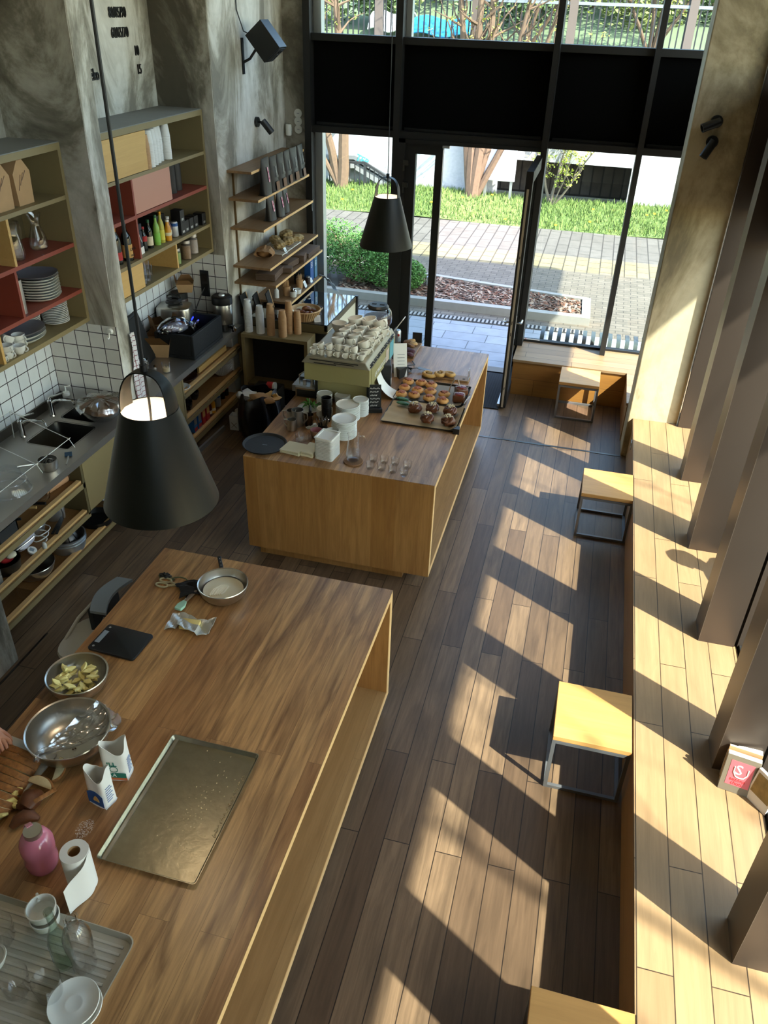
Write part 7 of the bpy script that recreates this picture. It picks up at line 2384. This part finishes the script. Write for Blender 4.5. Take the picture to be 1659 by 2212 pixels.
c2_ = [Q(690, 342, y=20.3), Q(766, 343, y=20.3), Q(856, 396, y=20.3)]
a = [g.v(p.x, 20.2, p.z) for p in c1_] + [g.v(p.x, 20.2, p.z) for p in reversed(c2_)]
b = [g.v(p.x, 20.36, p.z) for p in c1_] + [g.v(p.x, 20.36, p.z) for p in reversed(c2_)]
g._f(a); g._f(list(reversed(b)))
for i in range(6):
    g._f((a[i], a[(i + 1) % 6], b[(i + 1) % 6], b[i]))
g.build('parapet_cap', mat('cap_grey', '#6f7478', .8), t, False)
p = Q(768, 344, y=20.19)
lettering('TER', .2, mat('graffiti_cyan', '#3fb5c4', .7), t, p, (PI / 2, .38, 0), .003, bold=.006)
g = G().bar(Q(700, 355, y=20.3), Q(770, 358, y=20.3), .12, .10).bar(Q(770, 358, y=20.3), Q(856, 412, y=20.3), .12, .16)
g.build('lower_parapet', mat('parapet_grey', '#8c8f92', .85), t, False)
# fence on top of the wall
t = thing('bar_fence', 'tall dark bar fence along the top of the white wall', 'fence')
g = G()
for k in range(95):
    x = -9.6 + k * .13
    g.bar((x, 21.0, 3.1), (x, 21.0, 5.4), .03)
g.build('bars', RG, t, False)
G().bar((-9.8, 21.0, 4.05), (3, 21.0, 4.05), .06).bar((-9.8, 21.0, 3.2), (3, 21.0, 3.2), .05).build('rails', M['grey_b'], t, False)
for x in (-8.2, -5.6, -3.35, -1.2, 1.3):
    G().box(x - .09, x + .09, 20.95, 21.13, 3.1, 5.4).build('post', mat('post_brown', '#5d524c', .7) if x < -8 else bpy.data.materials['post_brown'], t, False)
# hillside behind the fence
HG = mat('hill_green', '#59684a', .95, noise=.4, nscale=1.2)
struct(G().sheet(lambda u, v: (-22 + 34 * u, 21.2 + 24 * v, 3.05 + 6.0 * v ** 1.3 + .3 * math.sin(9 * u + 7 * v)), 40, 24, .05), 'hill', HG, smooth=True)
def leafclump(g, c, r, n, s, flat=.8):
    for k in range(n):
        a, b, q = R.uniform(0, 2 * PI), math.acos(R.uniform(-1, 1)), R.random() ** .4
        p = Vector((c[0] + r * q * math.sin(b) * math.cos(a), c[1] + r * q * math.sin(b) * math.sin(a), c[2] + flat * r * q * math.cos(b)))
        u = Vector((R.uniform(-1, 1), R.uniform(-1, 1), R.uniform(-.6, .6))).normalized()
        w = u.cross(Vector((R.uniform(-1, 1), R.uniform(-1, 1), 1))).normalized()
        z = s * R.uniform(.6, 1.3)
        g.poly([p - u * z, p + w * z * .5, p + u * z, p - w * z * .5])
hm = [mat('far_leaf_a', '#64794a', .9), mat('far_leaf_b', '#7f8a4e', .9), mat('far_leaf_c', '#4c613d', .9)]
hl = ['hazy green bush on the slope behind the fence, furthest left', 'yellow green bush on the slope above the blue tarpaulin', 'dark green bush on the slope right of the blue tarpaulin', 'pale green bush on the slope behind the middle fence post', 'green bush on the slope behind the right fence posts', 'yellow green bush on the slope at the far right of the fence', 'low green bush between the white and blue tarpaulins']
for i, (x, y, z, r) in enumerate(((-8.6, 25, 4.2, 1.5), (-5.4, 27, 5.0, 1.7), (-2.6, 25, 4.2, 1.3), (-1.2, 26, 4.6, 1.4), (.4, 24.6, 4.2, 1.3), (1.9, 25, 4.3, 1.3), (-6.6, 25, 4.1, .8))):
    t = thing('slope_bush', hl[i], 'bush', (x, y, z), 0, 'bushes on the slope behind the fence')
    g = G()
    leafclump(g, (0, 0, 0), r, 1500, .10)
    g.build('leaves', hm[i % 3], t, False)
    g = G()
    for k in range(5):
        g.tube([(0, 0, -r), (R.uniform(-.6, .6) * r, R.uniform(-.5, .5), R.uniform(.2, .8) * r)], [.05, .01], 5)
    g.build('stems', mat('twig_brown', '#6b5a48', .9) if i == 0 else bpy.data.materials['twig_brown'], t)
def tarp(label, x0, x1, y, z0, z1, m):
    o = one(G().sheet(lambda u, v: (x0 + (x1 - x0) * u, y + 1.2 * v, z0 + (z1 - z0) * math.sin(PI * min(1, .12 + .76 * v)) ** .5 + .05 * math.sin(9 * u)), 14, 8, .03), 'tarpaulin', m, label, 'tarpaulin')
tarp('bright blue tarpaulin covered heap behind the fence', -5.35, -3.75, 23.2, 2.7, 3.62, mat('tarp_blue', '#1f7fc4', .5))
tarp('white tarpaulin covered heap left of the blue one behind the fence', -6.6, -5.5, 23.6, 2.7, 3.7, mat('tarp_white', '#c9ccd2', .6))
# trees
def tree(label, base, stems, leafm, nleaf, ls, barkm, bend=.25, twigs=5, name='tree', seed=1, group=None):
    rr_ = random.Random(seed)
    t = thing(name, label, 'tree', base, 0, group)
    g = G()
    tips = []
    for dx, dy, h, r in stems:
        pts, rs = [], []
        p = Vector((rr_.uniform(-.06, .06), rr_.uniform(-.06, .06), -.1))
        dv = Vector((dx, dy, 1)).normalized()
        n = 10
        for k in range(n):
            pts.append(p.copy()); rs.append(r * (1 - .82 * k / n))
            dv = (dv + Vector((rr_.uniform(-bend, bend), rr_.uniform(-bend, bend), .08)) * .5).normalized()
            p = p + dv * (h / n)
            if k > 1:
                for q in range(twigs):
                    tv = (dv * .35 + Vector((rr_.uniform(-1, 1), rr_.uniform(-1, 1), rr_.uniform(-.15, .9)))).normalized()
                    L2 = h * rr_.uniform(.10, .26)
                    tp = [p.copy()]
                    for s_ in range(4):
                        tv = (tv + Vector((rr_.uniform(-.4, .4), rr_.uniform(-.4, .4), rr_.uniform(-.1, .3)))).normalized()
                        tp.append(tp[-1] + tv * L2 / 4)
                        tips.append(tp[-1])
                    g.tube(tp, [r * .25, r * .18, r * .13, r * .09, .004], 5)
        g.tube(pts, rs, 8)
    g.build('trunk', barkm, t)
    if nleaf:
        g = G()
        for k in range(nleaf):
            c = rr_.choice(tips)
            leafclump(g, c, .10, 3, ls)
        g.build('leaves', leafm, t, False)
    return t
BK = mat('bark_tan', '#5c4a3a', .9, noise=.3, nscale=14)
BK2 = mat('bark_grey', '#6f6558', .9, noise=.2, nscale=14)
YL = mat('spring_leaf', '#a8b545', .7)
tree('leaning twin trunk tree on the grass before the ramp railing', Q(738, 405, z=.1), [(-.25, .05, 5, .12), (.12, .1, 5.5, .15), (-.6, .1, 4.5, .07)], YL, 220, .035, BK, .2, 4, seed=3)
tree('thick clump of tan tree trunks before the notice board', Vector((-2.95, 19.9, .1)), [(-.22, .0, 6, .13), (-.05, .02, 6, .15), (.10, .02, 5.6, .15), (.28, .0, 5, .11), (.45, -.03, 5.5, .09)], YL, 260, .035, BK, .10, 4, seed=5)
tree('many stemmed young tree with yellow green leaves before the dark opening', Q(1190, 441, z=.1), [(-.15, -.1, 2.6, .035), (.1, .05, 3.2, .03), (.35, 0, 2.4, .03), (.55, -.1, 2.2, .028), (-.35, 0, 2.3, .028), (.75, -.1, 1.8, .022)], YL, 420, .04, BK2, .3, 4, seed=8)
tree('tree with yellow leaves standing behind the right end of the bar fence', (.6, 22.2, 3.1), [(-.2, 0, 4, .06), (.2, 0, 4.2, .07), (.5, 0, 3.5, .05), (-.5, -.1, 3.6, .05)], YL, 700, .05, BK, .3, 5, seed=11)
tree('bare pale trunked tree behind the left end of the bar fence', (-8.0, 22.0, 3.1), [(-.2, 0, 4.5, .08), (.1, 0, 4.5, .09), (.4, 0, 4, .05), (.7, 0, 3.6, .05), (1.1, 0, 3.4, .04)], YL, 260, .04, BK, .25, 5, seed=13)
tree('young tree with yellow leaves behind the middle of the bar fence', (-2.3, 22.2, 3.1), [(-.2, 0, 4, .05), (.3, 0, 4.2, .06), (.7, 0, 3.6, .05)], YL, 420, .045, BK, .3, 5, seed=17)
# the trees beyond the right windows that dapple the sun
for i, (x, y, l, sd_) in enumerate(((10.2, -6.0, 'street tree beyond the right windows, nearest the mezzanine', 21), (10.0, -2.2, 'street tree beyond the right windows, beside the work table', 22), (10.3, 1.4, 'street tree beyond the right windows, nearest the door', 23))):
    tree(l, (x, y, 0), [(-.1, .1, 12, .08), (-.3, .25, 11.4, .04), (.15, -.2, 11.5, .04)], YL, 110, .05, BK, .2, 2, name='street_tree', seed=sd_)
# juniper bush by the left window
t = thing('juniper_bush', 'bushy green juniper growing outside the left window', 'bush', (-3.55, 12.75, GZ + .05))
g = G()
for c, r in (((0, 0, .45), .5), ((.45, -.1, .35), .42), ((-.5, .1, .55), .55), ((.2, .25, .6), .4), ((.75, -.05, .25), .3), ((-.9, 0, .6), .5)):
    leafclump(g, c, r, 5200, .022)
g.build('foliage', [mat('juniper_green', '#4f7a35', .8)], t, False)
g = G()
for k in range(9):
    g.tube([(R.uniform(-.1, .1), R.uniform(-.1, .1), 0), (R.uniform(-.8, .7), R.uniform(-.2, .2), R.uniform(.4, .9))], [.02, .006], 5)
g.build('stems', M['kraft_d'], t)
# slatted benches outside
SLM = mat('bench_slat', '#565e62', .5, .2)
def slatbench(label, n, fn, beam):
    t = thing('slatted_bench', label, 'bench')
    for k in range(n):
        a, dx, dy = fn(k)
        g = G()
        prof = []
        for q in range(9):
            s = q / 8
            prof.append(((0, .30), (.0, .36), (.01, .42), (.03, .475), (.07, .51), (.13, .52), (.2, .515), (.28, .505), (.36, .49))[q])
        g.sheet(lambda u, v: (a[0] + dx * prof[int(round(u * 8))][0] + dy * (v - .5) * .05, a[1] + dy * prof[int(round(u * 8))][0] + dx * (v - .5) * .05, prof[int(round(u * 8))][1]), 8, 1, .02)
        g.build('slat', SLM, t, True)
    beam.build('beam', M['steel_d'], t, False)
    return t
slatbench('curved slat bench outside the window right of the door', 16, lambda k: ((-.42 + k * .105, 9.95), 0, 1), G().box(-.5, 1.3, 10.05, 10.10, .18, .26).box(-.5, 1.3, 10.25, 10.30, .2, .26).box(-.4, -.34, 10.05, 10.3, GZ, .2).box(1.1, 1.16, 10.05, 10.3, GZ, .2))
slatbench('curved slat bench outside along the right windows', 60, lambda k: ((1.60, .6 + k * .115), 1, 0), G().box(1.70, 1.75, .5, 7.6, .18, .26).box(1.9, 1.95, .5, 7.6, .2, .26).box(1.7, 1.95, .8, .86, GZ, .2).box(1.7, 1.95, 4, 4.06, GZ, .2).box(1.7, 1.95, 7.2, 7.26, GZ, .2))

# ================================================================ people
def skin(name, joints, bones, m, parent=None, root=0, sub=2):
    me = bpy.data.meshes.new(name + '_s')
    me.from_pydata([j[0] for j in joints], bones, [])
    o = bpy.data.objects.new(name + '_s', me)
    COL.objects.link(o)
    md_ = o.modifiers.new('Skin', 'SKIN')
    md_.use_smooth_shade = True
    sv = me.skin_vertices[0].data
    for i, j in enumerate(joints):
        rr_ = j[1] if isinstance(j[1], tuple) else (j[1], j[1])
        sv[i].radius = rr_
        sv[i].use_root = (i == root)
    s2 = o.modifiers.new('Sub', 'SUBSURF')
    s2.levels = s2.render_levels = sub
    dg = bpy.context.evaluated_depsgraph_get()
    m2 = bpy.data.meshes.new_from_object(o.evaluated_get(dg))
    bpy.data.objects.remove(o)
    m2.materials.clear()
    m2.materials.append(m)
    m2.name = name
    r = bpy.data.objects.new(name, m2)
    COL.objects.link(r)
    if parent:
        r.parent = parent
    return r
def head_bits(t, c, f, m):
    """eyes, brows, mouth, ears and hair of a head at c that faces f"""
    f = Vector(f).normalized()
    s = f.cross(Vector((0, 0, 1))).normalized()
    c = Vector(c)
    g = G()
    for k in (-1, 1):
        g.blob(c + f * .083 + s * .031 * k + Vector((0, 0, .005)), (.011, .011, .008), 0, 2)
    g.build('eyes', M['hair'], t)
    g = G()
    for k in (-1, 1):
        g.blob(c + s * .083 * k + Vector((0, 0, -.005)) - f * .005, (.014, .02, .032), .1, 2)
    g.blob(c + f * .092 + Vector((0, 0, -.052)), (.018, .024, .007), 0, 2)
    g.build('ears_and_lips', m, t)
    g = G()
    g.blob(c - f * .018 + Vector((0, 0, .035)), (.098, .098, .10), .05, 3, 3, 6, -.55)
    g.build('hair', M['hair'], t)
# seated person outside with the back to the glass
t = thing('person', 'person in a maroon shirt sitting outside on the slatted bench by the right windows', 'person', (1.84, 5.02, .07))
J_ = [((0, 0, .52), .13), ((0, 0, .68), (.12, .15)), ((-.01, 0, .86), (.12, .17)), ((0, 0, .98), (.09, .15)), ((.01, 0, 1.08), .05), ((.02, 0, 1.15), .052), ((.03, 0, 1.25), (.085, .075)), ((.03, 0, 1.33), (.085, .078)),
      ((0, .19, .98), .055), ((.03, .25, .74), .045), ((.22, .22, .62), .035), ((.30, .20, .61), .03),
      ((0, -.19, .98), .055), ((.03, -.25, .74), .045), ((.22, -.22, .62), .035), ((.30, -.20, .61), .03),
      ((.08, .09, .50), .09), ((.44, .11, .50), .065), ((.46, .11, .25), .055), ((.45, .11, .05), .04), ((.58, .12, .02), .035),
      ((.08, -.09, .50), .09), ((.44, -.11, .50), .065), ((.46, -.11, .25), .055), ((.45, -.11, .05), .04), ((.58, -.12, .02), .035), ((.115, 0, 1.24), .016)]
B_ = [(0, 1), (1, 2), (2, 3), (3, 4), (4, 5), (5, 6), (6, 7), (3, 8), (8, 9), (9, 10), (10, 11), (3, 12), (12, 13), (13, 14), (14, 15), (0, 16), (16, 17), (17, 18), (18, 19), (19, 20), (0, 21), (21, 22), (22, 23), (23, 24), (24, 25), (6, 26)]
def hand(wrist, d, up, side, curl=.6, s=1.0):
    """palm, four bent fingers and a thumb as extra joints"""
    w, d, u = Vector(wrist), Vector(d).normalized(), Vector(up).normalized()
    sd_ = d.cross(u).normalized() * side
    js, bs = [], []
    js.append((w, .026 * s)); js.append((w + d * .045 * s, (.030 * s, .016 * s)))
    bs.append((0, 1))
    for k, (o_, L_) in enumerate(((-.030, .068), (-.010, .078), (.010, .074), (.029, .060))):
        b0 = w + d * .085 * s + sd_ * o_ * s
        c_ = curl * (.8 + .1 * k)
        p1 = b0 + (d * math.cos(c_) - u * math.sin(c_)) * L_ * .45 * s
        p2 = p1 + (d * math.cos(c_ * 2) - u * math.sin(c_ * 2)) * L_ * .33 * s
        p3 = p2 + (d * math.cos(c_ * 2.6) - u * math.sin(c_ * 2.6)) * L_ * .25 * s
        i = len(js)
        js += [(b0, .0105 * s), (p1, .0092 * s), (p2, .0084 * s), (p3, .0066 * s)]
        bs += [(1, i), (i, i + 1), (i + 1, i + 2), (i + 2, i + 3)]
    i = len(js)
    js += [(w + d * .03 * s - sd_ * .035 * s - u * .008 * s, .013 * s), (w + d * .062 * s - sd_ * .050 * s - u * .022 * s, .011 * s), (w + d * .088 * s - sd_ * .044 * s - u * .032 * s, .0085 * s)]
    bs += [(0, i), (i, i + 1), (i + 1, i + 2)]
    return js, bs
def join_hand(Js, Bs, wi, d, up, side, curl=.5):
    js, bs = hand(Js[wi][0], d, up, side, curl)
    off = len(Js)
    Js += js[1:]
    m_ = lambda k: wi if k == 0 else off + k - 1
    Bs += [(m_(a), m_(b)) for a, b in bs]
join_hand(J_, B_, 11, (1, -.1, -.15), (0, 0, 1), 1)
join_hand(J_, B_, 15, (1, .1, -.15), (0, 0, 1), -1)
skin('body', J_, B_, M['skin'], t)
sh = [(p, (r + .016 if not isinstance(r, tuple) else (r[0] + .02, r[1] + .02))) for p, r in [((0, 0, .50), .14), ((0, 0, .68), (.125, .155)), ((-.01, 0, .86), (.12, .17)), ((0, 0, .98), (.09, .15)), ((.01, 0, 1.05), .055), ((0, .19, .98), .058), ((.02, .235, .82), .052), ((0, -.19, .98), .058), ((.02, -.235, .82), .052)]]
skin('shirt', sh, [(0, 1), (1, 2), (2, 3), (3, 4), (3, 5), (5, 6), (3, 7), (7, 8)], M['maroon'], t)
tr_ = [((.0, 0, .52), .135), ((.08, .09, .50), .10), ((.44, .11, .50), .075), ((.46, .11, .25), .066), ((.45, .11, .08), .055), ((.08, -.09, .50), .10), ((.44, -.11, .50), .075), ((.46, -.11, .25), .066), ((.45, -.11, .08), .055)]
skin('trousers', tr_, [(0, 1), (1, 2), (2, 3), (3, 4), (0, 5), (5, 6), (6, 7), (7, 8)], M['denim'], t)
head_bits(t, (.03, 0, 1.29), (1, 0, 0), M['skin'])
# baker at the left of the work table, only the cutting hand is in the picture
t = thing('person', 'person at the left of the work table, hand on the bread knife', 'person', (-2.86, 1.98, 0))
W_ = Q(-16, 1578, z=1.085) - Vector((-2.86, 1.98, 0))
J2 = [((0, 0, .98), (.12, .15)), ((.01, 0, 1.15), (.11, .14)), ((.05, 0, 1.34), (.12, .17)), ((.08, 0, 1.46), (.08, .14)), ((.10, 0, 1.54), .05), ((.12, 0, 1.60), .052), ((.15, 0, 1.69), (.085, .075)), ((.15, 0, 1.77), (.085, .078)),
      ((.08, .19, 1.44), .055), ((.12, .27, 1.18), .045), ((.36, .17, 1.12), .036), (tuple(W_), .027),
      ((.08, -.19, 1.44), .055), ((.12, -.26, 1.18), .045), ((.38, -.22, 1.10), .036), ((.50, -.19, 1.07), .027),
      ((0, .10, .92), .095), ((.02, .11, .52), .068), ((.0, .11, .10), .042), ((.14, .12, .03), .038),
      ((0, -.10, .92), .095), ((.02, -.11, .52), .068), ((.0, -.11, .10), .042), ((.14, -.12, .03), .038), ((.235, 0, 1.68), .016)]
B2 = [(0, 1), (1, 2), (2, 3), (3, 4), (4, 5), (5, 6), (6, 7), (3, 8), (8, 9), (9, 10), (10, 11), (3, 12), (12, 13), (13, 14), (14, 15), (0, 16), (16, 17), (17, 18), (18, 19), (0, 20), (20, 21), (21, 22), (22, 23), (6, 24)]
join_hand(J2, B2, 11, (.80, -.42, -.12), (.15, .1, 1), 1, .55)
join_hand(J2, B2, 15, (1, .3, -.1), (0, 0, 1), -1, .4)
skin('body', J2, B2, M['skin'], t)
sh = [((0, 0, .95), (.15, .18)), ((.01, 0, 1.15), (.13, .16)), ((.05, 0, 1.34), (.14, .19)), ((.08, 0, 1.46), (.10, .16)), ((.10, 0, 1.51), .06), ((.08, .19, 1.44), .07), ((.11, .25, 1.26), .06), ((.08, -.19, 1.44), .07), ((.11, -.245, 1.26), .06)]
skin('shirt', sh, [(0, 1), (1, 2), (2, 3), (3, 4), (3, 5), (5, 6), (3, 7), (7, 8)], mat('dark_shirt', '#2b2d30', .85), t)
tr_ = [((0, 0, .95), (.13, .16)), ((0, .10, .90), .105), ((.02, .11, .52), .08), ((.0, .11, .13), .062), ((0, -.10, .90), .105), ((.02, -.11, .52), .08), ((.0, -.11, .13), .062)]
skin('trousers', tr_, [(0, 1), (1, 2), (2, 3), (0, 4), (4, 5), (5, 6)], M['denim'], t)
head_bits(t, (.15, 0, 1.73), (1, 0, -.3), M['skin'])
kn = Q(8, 1608, z=1.05)
t = thing('bread_knife', 'long steel bread knife held over the sliced loaf', 'knife', kn, -.33)
G().box(-.05, .14, -.0015, .0015, -.028, .006).build('blade', M['steel'], t, False)
G().bar((-.17, 0, -.006), (-.05, 0, -.006), .018, .024).build('handle', M['black'], t, False, bev=.004)

# clear things stand a hair above what carries them
for o in list(COL.objects):
    if o.type == 'MESH' and o.data.materials and o.data.materials[0] and o.data.materials[0].name in ('clear_glass', 'water', 'clear_acrylic', 'green_tint_glass'):
        o.location.z += .0008
# ================================================================ light and camera
sun = bpy.data.lights.new('sun', 'SUN')
so_ = bpy.data.objects.new('sun', sun)
COL.objects.link(so_)
so_.location = (20, -12, 25)
SD = Vector((-.366, .220, -.45))
so_.rotation_euler = SD.to_track_quat('-Z', 'Y').to_euler()
sun.energy = 20.0
sun.color = (1.0, .93, .84)
sun.angle = math.radians(.55)
w = bpy.data.worlds.new('sky')
sc.world = w
w.use_nodes = True
nt = w.node_tree
sk = nd(nt, 'ShaderNodeTexSky')
sk.sky_type = 'NISHITA'
sk.sun_disc = False
sk.sun_elevation = math.radians(46.5)
sk.sun_rotation = math.atan2(.366, -.220)
sk.air_density = 1.2
sk.dust_density = 1.5
bgn = nt.nodes['Background']
nt.links.new(sk.outputs[0], bgn.inputs[0])
bgn.inputs[1].default_value = 1.18

cam = bpy.data.cameras.new('camera')
co = bpy.data.objects.new('camera', cam)
COL.objects.link(co)
cam.sensor_fit = 'VERTICAL'
cam.sensor_height = 36
cam.sensor_width = 27
cam.lens = FPX / IH * 36
cam.clip_start = .05
cam.clip_end = 200
mw = Matrix(((RC[0][0], -RC[1][0], -RC[2][0], 0), (RC[0][1], -RC[1][1], -RC[2][1], 0), (RC[0][2], -RC[1][2], -RC[2][2], H), (0, 0, 0, 1)))
co.matrix_world = mw
sc.camera = co
cy = sc.cycles
cy.use_denoising = True
cy.max_bounces = 9
cy.diffuse_bounces = 5
cy.glossy_bounces = 4
cy.transmission_bounces = 6
cy.transparent_max_bounces = 24
cy.sample_clamp_indirect = 6
cy.caustics_reflective = False
cy.caustics_refractive = False
sc.view_settings.view_transform = 'Standard'
sc.view_settings.look = 'None'
sc.view_settings.gamma = 1
sc.view_settings.exposure = .33
sc.view_settings.use_curve_mapping = False
